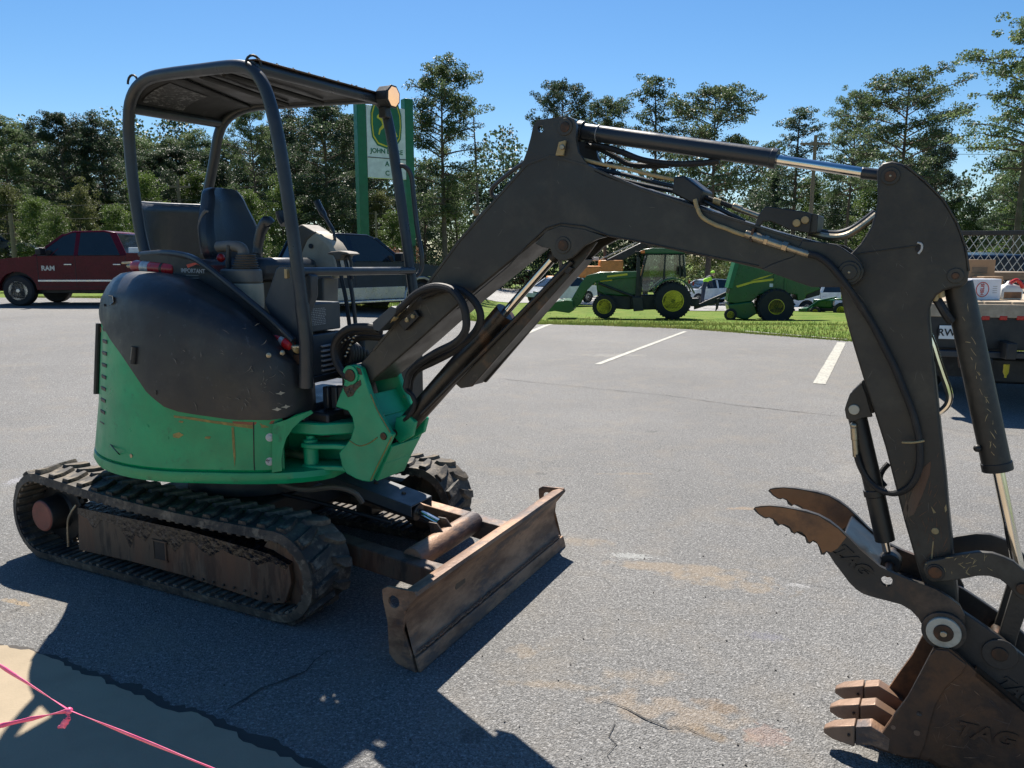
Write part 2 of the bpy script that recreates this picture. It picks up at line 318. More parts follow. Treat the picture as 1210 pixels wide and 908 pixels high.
def ground_mat(name, base, kind):
    m = bpy.data.materials.new(name); m.use_nodes = True; t = m.node_tree; b = t.nodes['Principled BSDF']
    tc = N(t, 'ShaderNodeTexCoord'); co = tc.outputs['Object']; b.inputs['Roughness'].default_value = .85
    L = t.links
    f, _ = noise_fac(t, co, .35, .35, .68, 5)
    col = mix(t, f, [c*.80 for c in base], [c*1.16 for c in base])
    if kind in ('asphalt', 'road'):
        v = N(t, 'ShaderNodeTexVoronoi', Scale=170.0); L.new(co, v.inputs['Vector'])
        sp = N(t, 'ShaderNodeMapRange'); sp.inputs['From Min'].default_value = 0; sp.inputs['From Max'].default_value = 1
        sep = N(t, 'ShaderNodeSeparateColor'); L.new(v.outputs['Color'], sep.inputs[0]); L.new(sep.outputs[0], sp.inputs['Value'])
        col = mix(t, sp.outputs[0], [c*.34 for c in base], col)
        n2, _ = noise_fac(t, co, 70, .56, .64, 3); mm = N(t, 'ShaderNodeMath', operation='MULTIPLY'); mm.inputs[1].default_value = .5; L.new(n2, mm.inputs[0])
        col = mix(t, mm.outputs[0], col, [min(c*2.1, .6) for c in base])
        n3, _ = noise_fac(t, co, 2.6, .5, .8, 8); mm = N(t, 'ShaderNodeMath', operation='MULTIPLY'); mm.inputs[1].default_value = .5; L.new(n3, mm.inputs[0])
        col = mix(t, mm.outputs[0], col, (.22, .19, .15))
        # stains that lie where the photograph has them: (x, y, angle, half length, half width, colour, grain, lo, hi, strength)
        P = lambda px, py: G(px, py)
        for (px, py, ang, hl, hw, c2, gs, lo, hi, st) in STAINS if kind == 'asphalt' else []:
            p = P(px, py)
            mp = N(t, 'ShaderNodeMapping', vector_type='TEXTURE'); mp.inputs['Location'].default_value = p; mp.inputs['Rotation'].default_value = (0, 0, R_(ang)); mp.inputs['Scale'].default_value = (hl, hw, 1)
            L.new(co, mp.inputs['Vector']); ln = N(t, 'ShaderNodeVectorMath', operation='LENGTH')
            sx = N(t, 'ShaderNodeSeparateXYZ'); L.new(mp.outputs[0], sx.inputs[0]); cx = N(t, 'ShaderNodeCombineXYZ'); L.new(sx.outputs[0], cx.inputs[0]); L.new(sx.outputs[1], cx.inputs[1])
            L.new(cx.outputs[0], ln.inputs[0]); r = N(t, 'ShaderNodeMapRange'); r.inputs['From Min'].default_value = 1; r.inputs['From Max'].default_value = .3; L.new(ln.outputs['Value'], r.inputs['Value'])
            nn = N(t, 'ShaderNodeTexNoise', Scale=gs, Detail=6); L.new(co, nn.inputs['Vector'])
            a = N(t, 'ShaderNodeMath', operation='MULTIPLY_ADD'); L.new(r.outputs[0], a.inputs[0]); a.inputs[1].default_value = .35; L.new(nn.outputs['Fac'], a.inputs[2])
            q = N(t, 'ShaderNodeMapRange'); q.inputs['From Min'].default_value = lo; q.inputs['From Max'].default_value = hi; q.inputs['To Max'].default_value = st*.5; L.new(a.outputs[0], q.inputs['Value'])
            g2 = N(t, 'ShaderNodeMath', operation='GREATER_THAN'); g2.inputs[1].default_value = .001; L.new(r.outputs[0], g2.inputs[0])
            q2 = N(t, 'ShaderNodeMath', operation='MULTIPLY'); L.new(q.outputs[0], q2.inputs[0]); L.new(g2.outputs[0], q2.inputs[1])
            col = mix(t, q2.outputs[0], col, c2)
        v2 = N(t, 'ShaderNodeTexVoronoi', Scale=150.0); L.new(co, v2.inputs['Vector']); n4 = N(t, 'ShaderNodeTexNoise', Scale=16.0, Detail=6); L.new(co, n4.inputs['Vector'])
        ad = N(t, 'ShaderNodeMath', operation='MULTIPLY_ADD'); L.new(n4.outputs['Fac'], ad.inputs[0]); ad.inputs[1].default_value = .8; L.new(v2.outputs['Distance'], ad.inputs[2])
        bp = N(t, 'ShaderNodeBump', Strength=.9, Distance=.006); L.new(ad.outputs[0], bp.inputs['Height']); L.new(bp.outputs[0], b.inputs['Normal'])
    elif kind == 'grass':
        b.inputs['Specular IOR Level'].default_value = .08
        f, _ = noise_fac(t, co, 1.1, .35, .7, 6); col = mix(t, f, col, (.17, .20, .045))
        f, _ = noise_fac(t, co, 9, .5, .75, 6); mm = N(t, 'ShaderNodeMath', operation='MULTIPLY'); mm.inputs[1].default_value = .28; L.new(f, mm.inputs[0]); col = mix(t, mm.outputs[0], col, (.28, .26, .10))
        nn = N(t, 'ShaderNodeTexNoise', Scale=30, Detail=6); L.new(co, nn.inputs['Vector']); bp = N(t, 'ShaderNodeBump', Strength=.8, Distance=.05); L.new(nn.outputs['Fac'], bp.inputs['Height']); L.new(bp.outputs[0], b.inputs['Normal'])
    else:
        f, _ = noise_fac(t, co, 5, .45, .75, 8); mm = N(t, 'ShaderNodeMath', operation='MULTIPLY'); mm.inputs[1].default_value = .4; L.new(f, mm.inputs[0]); col = mix(t, mm.outputs[0], col, [c*.6 for c in base])
        nn = N(t, 'ShaderNodeTexNoise', Scale=110, Detail=6); L.new(co, nn.inputs['Vector']); bp = N(t, 'ShaderNodeBump', Strength=.35, Distance=.004); L.new(nn.outputs['Fac'], bp.inputs['Height']); L.new(bp.outputs[0], b.inputs['Normal'])
    L.new(col, b.inputs['Base Color']); return m
TAN = (.30, .22, .13)
STAINS = [(800, 672, -18, .62, .13, TAN, 9, .62, .82, .75), (860, 690, -20, .5, .12, TAN, 14, .66, .86, .6), (690, 640, -10, .35, .1, TAN, 12, .66, .9, .5),
          (800, 845, -25, .5, .16, (.33, .24, .15), 10, .68, .84, .6), (850, 835, -20, .14, .06, (.20, .12, .05), 14, .6, .85, .8), (835, 867, -30, .12, .05, (.17, .11, .05), 14, .6, .85, .8),
          (760, 800, -12, .3, .12, (.33, .25, .16), 12, .68, .9, .5), (655, 810, -5, .3, .05, TAN, 14, .62, .85, .5), (622, 770, 0, .12, .08, TAN, 14, .62, .85, .5),
          (745, 657, -8, .22, .08, (.50, .52, .50), 60, .72, .80, .7), (905, 752, -12, .17, .075, (.12, .12, .18), 60, .72, .84, .6), (905, 870, -5, .10, .09, (.26, .17, .14), 40, .58, .72, .8),
          (945, 692, -8, .12, .05, (.5, .5, .5), 60, .74, .82, .6), (880, 601, 0, .22, .05, (.38, .25, .13), 14, .60, .8, .7), (740, 560, 0, .35, .05, TAN, 14, .66, .85, .5),
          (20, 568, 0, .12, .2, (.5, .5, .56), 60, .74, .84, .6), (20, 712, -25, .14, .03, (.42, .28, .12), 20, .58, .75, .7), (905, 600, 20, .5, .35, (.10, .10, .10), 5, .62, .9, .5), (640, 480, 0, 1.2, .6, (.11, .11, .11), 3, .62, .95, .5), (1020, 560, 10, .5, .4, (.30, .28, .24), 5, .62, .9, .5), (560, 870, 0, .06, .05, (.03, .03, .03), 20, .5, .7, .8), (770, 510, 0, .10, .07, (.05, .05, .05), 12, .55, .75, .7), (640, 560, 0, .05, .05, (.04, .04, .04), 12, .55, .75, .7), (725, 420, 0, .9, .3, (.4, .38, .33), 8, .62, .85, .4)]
M['asphalt'] = ground_mat('weathered_asphalt', (.208, .206, .200), 'asphalt'); M['road'] = ground_mat('pale_drive_asphalt', (.36, .36, .35), 'road')
M['grass'] = ground_mat('mown_lawn', (.075, .155, .018), 'grass'); M['concrete'] = ground_mat('pale_concrete', (.33, .265, .18), 'concrete')
M['crumb'] = ground_mat('crumbled_asphalt_edge', (.055, .05, .045), 'concrete'); M['stripe'] = mat('faded_white_road_paint', (.40, .39, .33), .7, 0, [((.20, .20, .19), 22, .50, .66, .85)], .2, 120)
M['crack'] = mat('dark_crack', (.045, .043, .04), .95)

sheet('ground', M['grass'], [-400, -200]+lin(-110, 110, 89)+[200, 400], [-60, -20]+lin(-8, 130, 93)+[180, 300, 600], -.15)
sheet('lawn', M['grass'], lin(-90, 90, 145), lin(0, 1, 90), -.025, None, lambda x, t: edge(x)-.5+t*105)
struct_lot = sheet('parking_lot', M['asphalt'], lin(-40, 26, 133), lin(0, 1, 61), .0, None, lambda x, t: -12+(edge(x)+12+.16*mnoise.noise((x*1.3, 3, 0))+.05*mnoise.noise((x*7, 3, 0)))*t**.8)
# the pale drive that crosses behind the lawn
def road_y(x, t): return 40+(-6)*S(x, -14, 2)+ (t*(26 if x < 4 else 26))
sheet('road', M['road'], lin(-9, 60, 70), lin(0, 1, 24), .004, None, lambda x, t: 50-13*S(x, 2, 9)+t*(38-18*S(x, 2, 9)))
# concrete apron at the near left corner, broken asphalt edge between
EDGE = [(-300, 730), (-160, 742), (0, 766), (33, 771), (55, 779), (73, 787), (116, 805), (156, 820), (193, 840), (225, 845), (262, 864), (291, 878), (316, 889), (360, 908), (430, 950), (560, 1040), (900, 1300)]
GAP = [(-300, 722), (-160, 733), (0, 757), (35, 763), (61, 769), (85, 776), (130, 793), (176, 805), (215, 823), (249, 830), (288, 848), (319, 862), (346, 872), (390, 893), (458, 940), (590, 1040), (930, 1300)]
def jag(pl, amp, seed, step=.05):
    Q = [G(*p) for p in pl]; out = []; random.seed(seed)
    for a, b in zip(Q, Q[1:]):
        n = max(1, int((b-a).length/step)); d = (b-a).normalized(); s = Vector((-d.y, d.x, 0))
        for i in range(n): q = a+(b-a)*i/n; out.append(q+s*amp*(mnoise.noise((q.x*9, q.y*9, seed))+.7*mnoise.noise((q.x*31, q.y*31, seed))+.35*random.uniform(-.5, .5)))
    return out+[Q[-1]]
E1 = jag(EDGE, .022, 1, .03); G1 = jag([(a+(c-a)*.5, b+(d-b)*.5) for (a, b), (c, d) in zip(EDGE, GAP)], .030, 2, .018)
far_ = [Vector((3.2, -6, 0)), Vector((-9, -6, 0)), Vector((-9, E1[0].y, 0))]
o = MB().prism([q+Vector((0, 0, .004)) for q in E1]+[q+Vector((0, 0, .004)) for q in far_], (0, 0, .008)).build('concrete_apron', M['concrete'], None, 0); struct(o)
o = MB().add([q+Vector((0, 0, .003)) for q in G1+list(reversed(E1))], [tuple(range(len(G1)+len(E1)))]).build('broken_asphalt_edge', M['crumb'], None, 0, False); struct(o)
# parking lines, laid in the lot
def stripe(a, b, wd):
    a, b = Vector(a), Vector(b); d = (b-a).normalized(); s = Vector((-d.y, d.x, 0))*wd/2; n = 24; V = []
    for i in range(n+1):
        q = a+(b-a)*i/n
        for k in (-1, 1): r = q+s*k*(1+.1*mnoise.noise((q.x*4, q.y*4, k))); r.z = zt(r.x, r.y)+.006; V.append(r)
    struct(MB().add(V, [(2*i, 2*i+1, 2*i+3, 2*i+2) for i in range(n)]).build('parking_line', M['stripe']))
stripe(G(706, 431), G(810, 392), .10); stripe(G(968, 454), G(994.5, 405), .165); stripe(AT(560, 407, 13.5), AT(651, 381, 20.2), .13)
stripe(G(-40, 377), G(118, 371), .10); stripe(G(880, 391.5), G(1001, 401.5), .10)
def crack(pts, wd, seed):
    Q = []; random.seed(seed); P = [G(*p) for p in pts]
    for a, b in zip(P, P[1:]):
        n = max(2, int((b-a).length/.06)); s = Vector((-(b-a).y, (b-a).x, 0)).normalized()
        for i in range(n): Q.append((a+(b-a)*i/n+s*random.uniform(-.018, .018), s))
    V = []
    for i, (q, s) in enumerate(Q):
        ww = wd*(.25+.75*abs(mnoise.noise((i*.31, seed, 0))*1.6))*min(1, i/3, (len(Q)-i)/3)
        V += [q-s*ww/2+Vector((0, 0, .005)), q+s*ww/2+Vector((0, 0, .005))]
    struct(MB().add(V, [(2*i, 2*i+1, 2*i+3, 2*i+2) for i in range(len(Q)-1)]).build('crack', M['crack'], None, 0, False))
crack([(590, 448), (700, 459), (790, 468), (860, 478), (905, 483), (960, 489), (1000, 493)], .022, 1); crack([(1100, 503), (1130, 509), (1165, 513), (1215, 516)], .02, 7)
crack([(430, 762), (390, 772), (360, 793), (310, 815), (270, 838), (258, 850)], .015, 2); crack([(690, 820), (715, 829), (740, 839), (790, 858), (830, 868), (862, 882)], .012, 3)
crack([(0, 726), (18, 722), (34, 711)], .02, 4); crack([(915, 680), (950, 692), (985, 697), (1015, 700)], .008, 5); crack([(700, 549), (760, 551), (800, 556), (840, 563)], .008, 6)
crack([(722, 908), (724, 880), (719, 862), (729, 846)], .016, 8)
# small loose stones on the lot
random.seed(5); b = MB()
for i in range(150):
    px, py = random.uniform(0, 1210), 905-455*random.random()**1.4; q = G(px, py); r = random.uniform(.002, .0055)
    b.add([q+Vector((r*math.cos(a)*random.uniform(.6, 1), r*math.sin(a)*random.uniform(.6, 1), z)) for z in (0.001, r) for a in (0, 1.57, 3.14, 4.71)], [(4, 5, 6, 7), (0, 1, 5, 4), (1, 2, 6, 5), (2, 3, 7, 6), (3, 0, 4, 7)])
o = b.build('loose_stones', M['crumb'], None, 0, False); o['kind'] = 'stuff'
# grass blades along the edge of the lawn
random.seed(8); b = MB()
for i in range(42000):
    x = random.uniform(-16, 12)
    y = edge(x)+abs(random.gauss(0, 1))*4.5-.12; 
    if i % 3 == 0: y = edge(x)+random.uniform(-.15, .5)
    z = zt(x, y)-.02; h = random.uniform(.03, .085); a = random.uniform(0, 3.14); wv = .012
    dx, dy = math.cos(a)*wv, math.sin(a)*wv
    b.add([(x-dx, y-dy, z), (x+dx, y+dy, z), (x+random.uniform(-.03, .03), y+random.uniform(-.03, .03), z+h)], [(0, 1, 2)])
M['blade'] = leafmat('grass_blades', (.08, .16, .02), (.22, .22, .07), .5)
o = b.build('grass_blades', M['blade'], None, 0, False); o['kind'] = 'stuff'

# ================================================================ the mini excavator
X = thing('mini_excavator', 'green and black mini excavator with open canopy on rubber tracks, boom bent over its bucket', 'excavator', MO, math.atan2(DV.y, DV.x))
def rsm(P, step):                                           # resample a polyline
    out = []
    for a, b in zip(P, P[1:]):
        a, b = Vector(a), Vector(b); n = max(1, round((b-a).length/step)); out += [a+(b-a)*i/n for i in range(n)]
    return out+[Vector(P[-1])]
def mid(P): return sum((Vector(p) for p in P), Vector())/len(P)

# ---- undercarriage -------------------------------------------------
RX, FX, RR, FR = -.955, .79, .235, .222                       # sprocket and idler: place and radius of the belt's outer face
def belt_path(off):
    P = []; n = 16
    zr, zf = RR+.012, FR+.012
    for i in range(n+1): a = R_(90+180*i/n); P.append((RX+(RR+off)*math.cos(a), zr+.035*(math.sin(a) > .2)*(math.sin(a)-.2)+(RR+off)*math.sin(a)))
    m = 26
    for i in range(1, m): P.append((RX+(FX-RX)*i/m, .012-off))
    for i in range(n+1): a = R_(-90+180*i/n); P.append((FX+(FR+off)*math.cos(a), zf+(FR+off)*math.sin(a)))
    for i in range(1, m): q = i/m; P.append((FX+(RX-FX)*q, zf+FR+off+(zr+.028+RR-zf-FR)*q-.03*math.sin(math.pi*q)*1.0))
    return P
lug_me = None
def make_track(y0, y1, outer):                              # y0..y1; outer = side that shows the frame
    tr = MB(); A = belt_path(0); Bp = belt_path(-.042); n = len(A); ys = (y0, y0+.012, y1-.012, y1)
    rings = []
    for i in range(n):
        (ax, az), (bx, bz) = A[i], Bp[i]
        rings.append([Vector((bx, y0, bz)), Vector((ax, y0+.01, az)), Vector((ax, y1-.01, az)), Vector((bx, y1, bz))])
    tr.loft(rings+[rings[0]], True, False)
    belt = tr.build('track_belt', M['rubber'], X, 0)
    # lugs outside and drive ribs inside, each its own piece
    L = [0]
    for i in range(n): a, c = A[i], A[(i+1) % n]; L.append(L[-1]+math.hypot(c[0]-a[0], c[1]-a[1]))
    def at(s):
        s %= L[-1]
        for i in range(n):
            if L[i] <= s <= L[i+1]:
                t = (s-L[i])/(L[i+1]-L[i]); a, c = A[i], A[(i+1) % n]; d = Vector((c[0]-a[0], 0, c[1]-a[1])).normalized()
                return Vector((a[0]+(c[0]-a[0])*t, 0, a[1]+(c[1]-a[1])*t)), d
    W = y1-y0; N_ = 42
    global lug_me
    if lug_me is None:
        lug_me = []
        for sgn in (-1, 1):
            b = MB()                                        # local: x along the belt, y across, z outwards
            ya, yb = (.022, .60*W) if sgn < 0 else (.022, .46*W)
            prof = lambda z, g: [(-.030+g+.014, ya, z), (.030-g+.014, ya, z), (.036-g, ya+(yb-ya)*.4, z), (.020-g-.03, yb-g, z), (-.020+g-.03, yb-g, z), (-.030+g, ya+(yb-ya)*.4, z)]
            R0 = [Vector((x, y*sgn*-1 if sgn > 0 else y, z)) for x, y, z in prof(-.004, 0)]; R1 = [Vector((x, y*sgn*-1 if sgn > 0 else y, z)) for x, y, z in prof(.019, .009)]
            b.loft([R0, R1]); me = b.mesh('track_lug', M['rubber'], True, 25); lug_me.append(me)
        b = MB(); b.box((0, 0, 0), (.030, W*.92, .016)); lug_me.append(b.mesh('track_rib', M['rubber'], False))
    for k in range(N_):
        s = L[-1]*k/N_; p, d = at(s); up = Vector((d.z, 0, -d.x)); 
        if (p+up*.1-Vector((-.1, 0, .23))).length < (p-Vector((-.1, 0, .23))).length: up = -up
        yv = Vector((0, 1, 0)); xd = yv.cross(up)
        for j, me in enumerate(lug_me[:2]):
            if j == 1:
                p2, d2 = at(s+L[-1]/N_/2); u2 = Vector((d2.z, 0, -d2.x))
                if (p2+u2*.1-Vector((-.1, 0, .23))).length < (p2-Vector((-.1, 0, .23))).length: u2 = -u2
            else: p2, u2 = p, up
            o = bpy.data.objects.new('track_lug', me); C.objects.link(o); o.parent = belt
            x2 = yv.cross(u2); Mx = Matrix((x2, yv, u2)).transposed().to_4x4(); Mx.translation = p2+Vector((0, y0 if j == 0 else y1, 0)); o.matrix_local = Mx
    ribs = MB()
    for k in range(N_*2):
        p, d = at(L[-1]*k/N_/2); up = Vector((d.z, 0, -d.x))
        if (p+up*.1-Vector((-.1, 0, .23))).length < (p-Vector((-.1, 0, .23))).length: up = -up
        a = math.atan2(-d.z, d.x); ribs.box(p-up*.046+Vector((0, (y0+y1)/2, 0)), (.026, W*.96, .016), 0, a)
    ribs.build('inner_ribs', M['rubber'], belt, .003)
    return belt
nearbelt = make_track(-.75, -.45, -1); farbelt = make_track(.45, .75, 1)
def wheel_at(name, x, z, r, y0, y1, mt, prof=None):
    MB().lathe(prof or [(r*.5, 0), (r, .01), (r, (y1-y0)-.01), (r*.5, y1-y0)], (x, y0, z), (0, 1, 0), 28).build(name, mt, X, .006)
for s in (-1, 1):
    ya, yb = (-.66, -.50) if s < 0 else (.50, .66)
    wheel_at('idler_wheel', FX, FR+.012, FR-.045, ya, yb, M['sidefr'])
    wheel_at('sprocket', RX, RR+.015, RR-.06, ya+.05, yb-.05, M['blackp'])
    b = MB()
    for k in range(14): a = 2*math.pi*k/14; b.box((RX+(RR-.045)*math.cos(a), (ya+yb)/2, RR+.015+(RR-.045)*math.sin(a)), (.035, .03, .03), 0, -a)
    b.build('sprocket_teeth', M['blackp'], X, .004)
    for k in range(3): wheel_at('track_roller', -.45+.4*k, .115, .062, ya, yb, M['blackp'])
# near track frame, traced on its own plane
YF = -.690
fp = [T(92, 600, YF), T(220, 627, YF), T(318, 655, YF), T(341, 668, YF), T(344, 690, YF), T(337, 713, YF), T(318, 714, YF), T(218, 681, YF), T(155, 664, YF), T(93, 650, YF)]
hole = mid([T(183, 640, YF), T(197, 661, YF)])
MB().prism(fp, (0, .04, 0)).build('track_frame_side', M['sidefr'], X, .004)
P = [T(x, y, YF)+Vector((0, -.0015, 0)) for x, y in ((92, 600), (150, 612), (220, 627), (270, 641), (318, 655), (341, 668), (338, 674), (328, 668), (318, 664), (305, 668), (290, 660), (276, 656), (262, 650), (250, 658), (240, 652), (229, 642), (218, 640), (207, 652), (196, 641), (180, 628), (172, 640), (160, 632), (154, 648), (148, 634), (140, 622), (120, 614), (111, 626), (104, 614), (92, 607))]; MB().add(P, [tuple(range(len(P)))]).build('oil_stain', M['grease'], X, 0, False)
hx, hz = (T(197, 650, YF).x-T(183, 650, YF).x)/2, (T(190, 639, YF).z-T(190, 661, YF).z)/2
MB().box(hole+Vector((0, .0, 0)), (2*hx, .012, 2*hz)).build('frame_window', M['hose'], X, .004)
b = MB(); b.box(hole+Vector((0, -.004, hz)), (2*hx+.02, .01, .008)); b.box(hole+Vector((0, -.004, -hz)), (2*hx+.02, .01, .008)); b.box(hole+Vector((hx, -.004, 0)), (.008, .01, 2*hz)); b.box(hole+Vector((-hx, -.004, 0)), (.008, .01, 2*hz)); b.build('window_rim', M['sidefr'], X)
zt_ = fp[1].z; b = MB(); Q = [p+Vector((0, .002, 0)) for p in (fp[0], fp[1], fp[2], fp[3])]
b.slab([Q[0], Q[1], Q[2], Q[3]], [q+Vector((0, .20, .045)) for q in Q]); b.build('track_frame_top', M['grease'], X)
b = MB()
for k in range(9): q = fp[7].lerp(fp[5], .1+k/9.5)+Vector((0, -.003, .012)); b.lathe([(.007, 0), (.007, .006), (.001, .008)], q, (0, -1, 0), 6)
b.build('frame_bolts', M['blackp'], X)
MB().box((-.08, -.57, .22), (1.35, .16, .16)).build('track_frame_beam', M['blackp'], X, .02)
MB().box((-.08, .57, .23), (1.45, .12, .2)).build('track_frame_beam', M['blackp'], X, .02)
hc = T(50, 610, -.72); rr = mpx(hc, 19)
hm = MB().lathe([(rr*1.25, .20), (rr*1.25, .12), (rr*1.08, .10), (rr*1.05, .02), (rr*1.0, 0)], hc, (0, 1, 0), 32).build('drive_motor_hub', M['blackp'], X, .003)
MB().lathe([(.0, -.006), (rr*.9, -.006), (rr*.98, 0), (rr*.98, .02)], hc, (0, 1, 0), 32).build('hub_cover', M['hub'], hm, .002)
MB().tube([T(90, 597, -.69), T(84, 606, -.70), T(80, 618, -.70), T(80.5, 646, -.70)], .006, 6).build('grease_line', M['zinc'], X)
MB().box((-.02, 0, .34), (.78, .95, .16)).box((-.02, 0, .27), (.5, 1.1, .12)).build('lower_frame', M['blackp'], X, .02)
MB().lathe([(.40, 0), (.40, .16), (.36, .22)], (0, 0, .42), (0, 0, 1), 40).build('slew_ring', M['blackp'], X, .005)

# ---- dozer blade ---------------------------------------------------
def bl(px, py, Y): return T(px, py, Y)
YN, YFr = -.815, .785
bx = 1.625; bt = T(492, 708, YN)
prof = [(bx, .0), (bx-.015, .045), (bx-.035, .075), (bx-.060, .13), (bx-.072, .19), (bx-.064, .25), (bx-.035, .305), (bx-.004, .335), (bx-.010, .350), (bx-.040, .352), (bx-.075, .340)]
back = [(x-.018 if 0 < i < 8 else x-(.02 if i < 9 else 0), z-(0 if i < 8 else .016)) for i, (x, z) in enumerate(prof)]
b = MB(); n = 18
for k in range(n+1):
    y = YN+.014+(YFr-YN-.028)*k/n; wv = .0025*mnoise.noise((y*3, 1, 0))
    b.v += [Vector((x+wv, y, z)) for x, z in prof]+[Vector((x, y, z)) for x, z in back]
m = len(prof)
for k in range(n):
    o0 = k*2*m; o1 = o0+2*m
    for i in range(m-1): b.f += [(o0+i, o0+i+1, o1+i+1, o1+i), (o0+m+i, o1+m+i, o1+m+i+1, o0+m+i+1)]
    b.f += [(o0, o1, o1+m, o0+m), (o0+m-1, o0+2*m-1, o1+2*m-1, o1+m-1)]
blade = b.build('dozer_blade', M['rust'], X, 0, True, 30)
MB().prism([(bx+.006, YN+.005, .002), (bx-.012, YN+.005, .062), (bx-.024, YN+.005, .062), (bx-.006, YN+.005, .002)], (0, YFr-YN-.01, 0)).build('cutting_edge', M['rust'], blade, .003)
random.seed(3); b = MB()
for k in range(110):
    y = YN+.05+(YFr-YN-.1)*k/109; b.box((bx-.019+random.uniform(-.002, .002), y, .074+random.uniform(-.004, .004)), (.010, .012, .009), 0, .4, .5)
b.build('weld_bead', M['tooth'], blade, .003)
endp = [(bx-.012, 0.0), (bx-.040, .08), (bx-.072, .17), (bx-.062, .26), (bx-.002, .338), (bx-.012, .356), (bx-.145, .352), (bx-.172, .335), (bx-.170, .29), (bx-.150, .20), (bx-.145, .055), (bx-.11, .02)]
for y, sg in ((YN, 1), (YFr-.014, 1)):
    P = [Vector((x, y, z)) for x, z in endp]
    MB().holed(P, (0, .014, 0), (bx-.115, y, .292), .028).build('end_plate', M['rust'], blade)
# push arms, cross tube, lift cylinder under its guard
for y, mt in ((-.34, 'sidefr'), (.34, 'rust')):
    b = MB(); x0, x1 = .42, bx-.07
    b.loft([[Vector((x0, y+s*.045, .30+q*.055)) for s, q in ((-1, -1), (1, -1), (1, 1), (-1, 1))], [Vector((x1-.18, y+s*.045, .20+q*.055)) for s, q in ((-1, -1), (1, -1), (1, 1), (-1, 1))], [Vector((x1, y+s*.05, .16+q*.085)) for s, q in ((-1, -1), (1, -1), (1, 1), (-1, 1))]])
    b.build('push_arm', M[mt], X, .006)
MB().cyl((bx-.36, -.31, .245), (bx-.36, .31, .245), .060, None, 24).build('cross_tube', M['rust'], X, .004)
for y in (-.045, .045): MB().prism([(bx-.40, y-.006, .23), (bx-.30, y-.006, .25), (bx-.38, y-.006, .345), (bx-.43, y-.006, .345)], (0, .012, 0)).build('cylinder_lug', M['sidefr'], X, .003)
MB().cyl((.55, 0, .47), (bx-.52, 0, .37), .048).build('blade_cylinder', M['blackp'], X, .004)
MB().cyl((bx-.52, 0, .37), (bx-.40, 0, .33), .022).build('blade_cylinder_rod', M['chrome'], X)
b = MB(); u0, u1 = Vector((.46, 0, .555)), Vector((bx-.50, 0, .435))
b.loft([[u+Vector((0, s*.10, q)) for s, q in ((-1, -.06), (-1, 0), (1, 0), (1, -.06), (.94, -.06), (.94, -.008), (-.94, -.008), (-.94, -.06))] for u in (u0, u1)])
gd = b.build('cylinder_guard', M['panel'], X, .003)
b = MB(); [b.lathe([(.014, 0), (.012, .008), (.001, .011)], u0.lerp(u1, t)+Vector((0, .01, 0)), (.18, 0, 1), 8) for t in (.55, .82)]; b.build('guard_bolts', M['steelpin'], gd)
MB().tube([T(330, 572, -.30), T(360, 579, -.30), T(395, 576, -.28), T(418, 582, -.24), T(428, 594, -.2)], .014, 8).build('blade_hose', M['boot'], X)
MB().tube([(.35, -.2, .42), (.6, -.18, .40), (.85, -.14, .36), (1.0, -.1, .33)], .012, 8).build('blade_hose', M['hose'], X)

# ---- upper body ----------------------------------------------------
def plan(tail):
    P = []; r = .845
    for a in range(90, 291, 5): P.append(Vector((r*math.cos(R_(a)), r*math.sin(R_(a)), 0)))
    return P+[Vector(q+(0,)) for q in tail]
def plan_of(tail): return rsm(plan(tail)+[plan(tail)[0]], .04)[:-1]
PL = plan_of([(.55, -.69), (.66, -.635), (.705, -.595), (.722, -.57), (.70, -.54), (.56, -.40), (.55, -.1), (.60, .42), (.45, .68), (.2, .82)])        # green shell, hollowed at the front corner
PLX = plan_of([(.55, -.69), (.66, -.635), (.74, -.585), (.80, -.535), (.86, -.46), (.88, -.40), (.86, -.20), (.80, .1), (.72, .42), (.5, .68), (.2, .82)])   # skirt
PLC = plan_of([(.55, -.69), (.65, -.64), (.715, -.59), (.752, -.53), (.765, -.49), (.765, -.44), (.70, -.20), (.6, .3), (.2, .82)])                           # black cover
def shrink(P, k, q=0.0): return [Vector((p.x*k+q, p.y*k, p.z)) for p in P]
def lvl(P, z): return [Vector((p.x, p.y, z)) for p in P]
MB().loft([lvl(shrink(PLX, .97), .628), lvl(PLX, .636), lvl(shrink(PLX, 1.012), .662), lvl(shrink(PLX, 1.005), .690), lvl(shrink(PLX, .97), .697)]).build('skirt', M['green'], X, 0)
def ipoly(poly, px):
    if px <= poly[0][0]: return poly[0][1]
    for (a, b), (c, d) in zip(poly, poly[1:]):
        if a <= px <= c: return b+(d-b)*(px-a)/max(c-a, 1e-6)
    return poly[-1][1]
def tap(p, z):                                              # the tail leans in a little with height
    k = 1-max(z-.6, 0)*.125*(1-S(p.x, -.25, .65)); return Vector((p.x*k, p.y*k, z))
def zfor(p, poly, lo=.4, hi=1.9):                           # height at which the upright line over p meets a traced line
    for _ in range(40):
        m_ = (lo+hi)/2; px, py = proj(wld(tap(p, m_)))
        if py > ipoly(poly, px): lo = m_
        else: hi = m_
    return (lo+hi)/2
LOWER = [(118, 361), (121, 380), (133, 402), (146, 420), (158, 438), (176, 465), (195, 481), (212, 487), (229, 490), (275, 496.6), (318, 497), (338, 494), (350, 488)]
CREASE = [(118, 352), (128, 349), (150, 349), (213, 367), (263, 392), (312, 411), (350, 430)]
CREST = [(112, 345), (120, 332), (128, 325), (136, 322), (158, 321), (185, 324), (213, 330), (250, 347), (287, 367), (324, 395), (338, 408), (352, 450)]
i0 = next(i for i, p in enumerate(PLC) if p.x < -.80 and p.y < .25); ie = next(i for i, p in enumerate(PLC) if i > i0 and p.x > .755)+3
sec = PLC[i0:ie+1]; ang0 = sec[0]
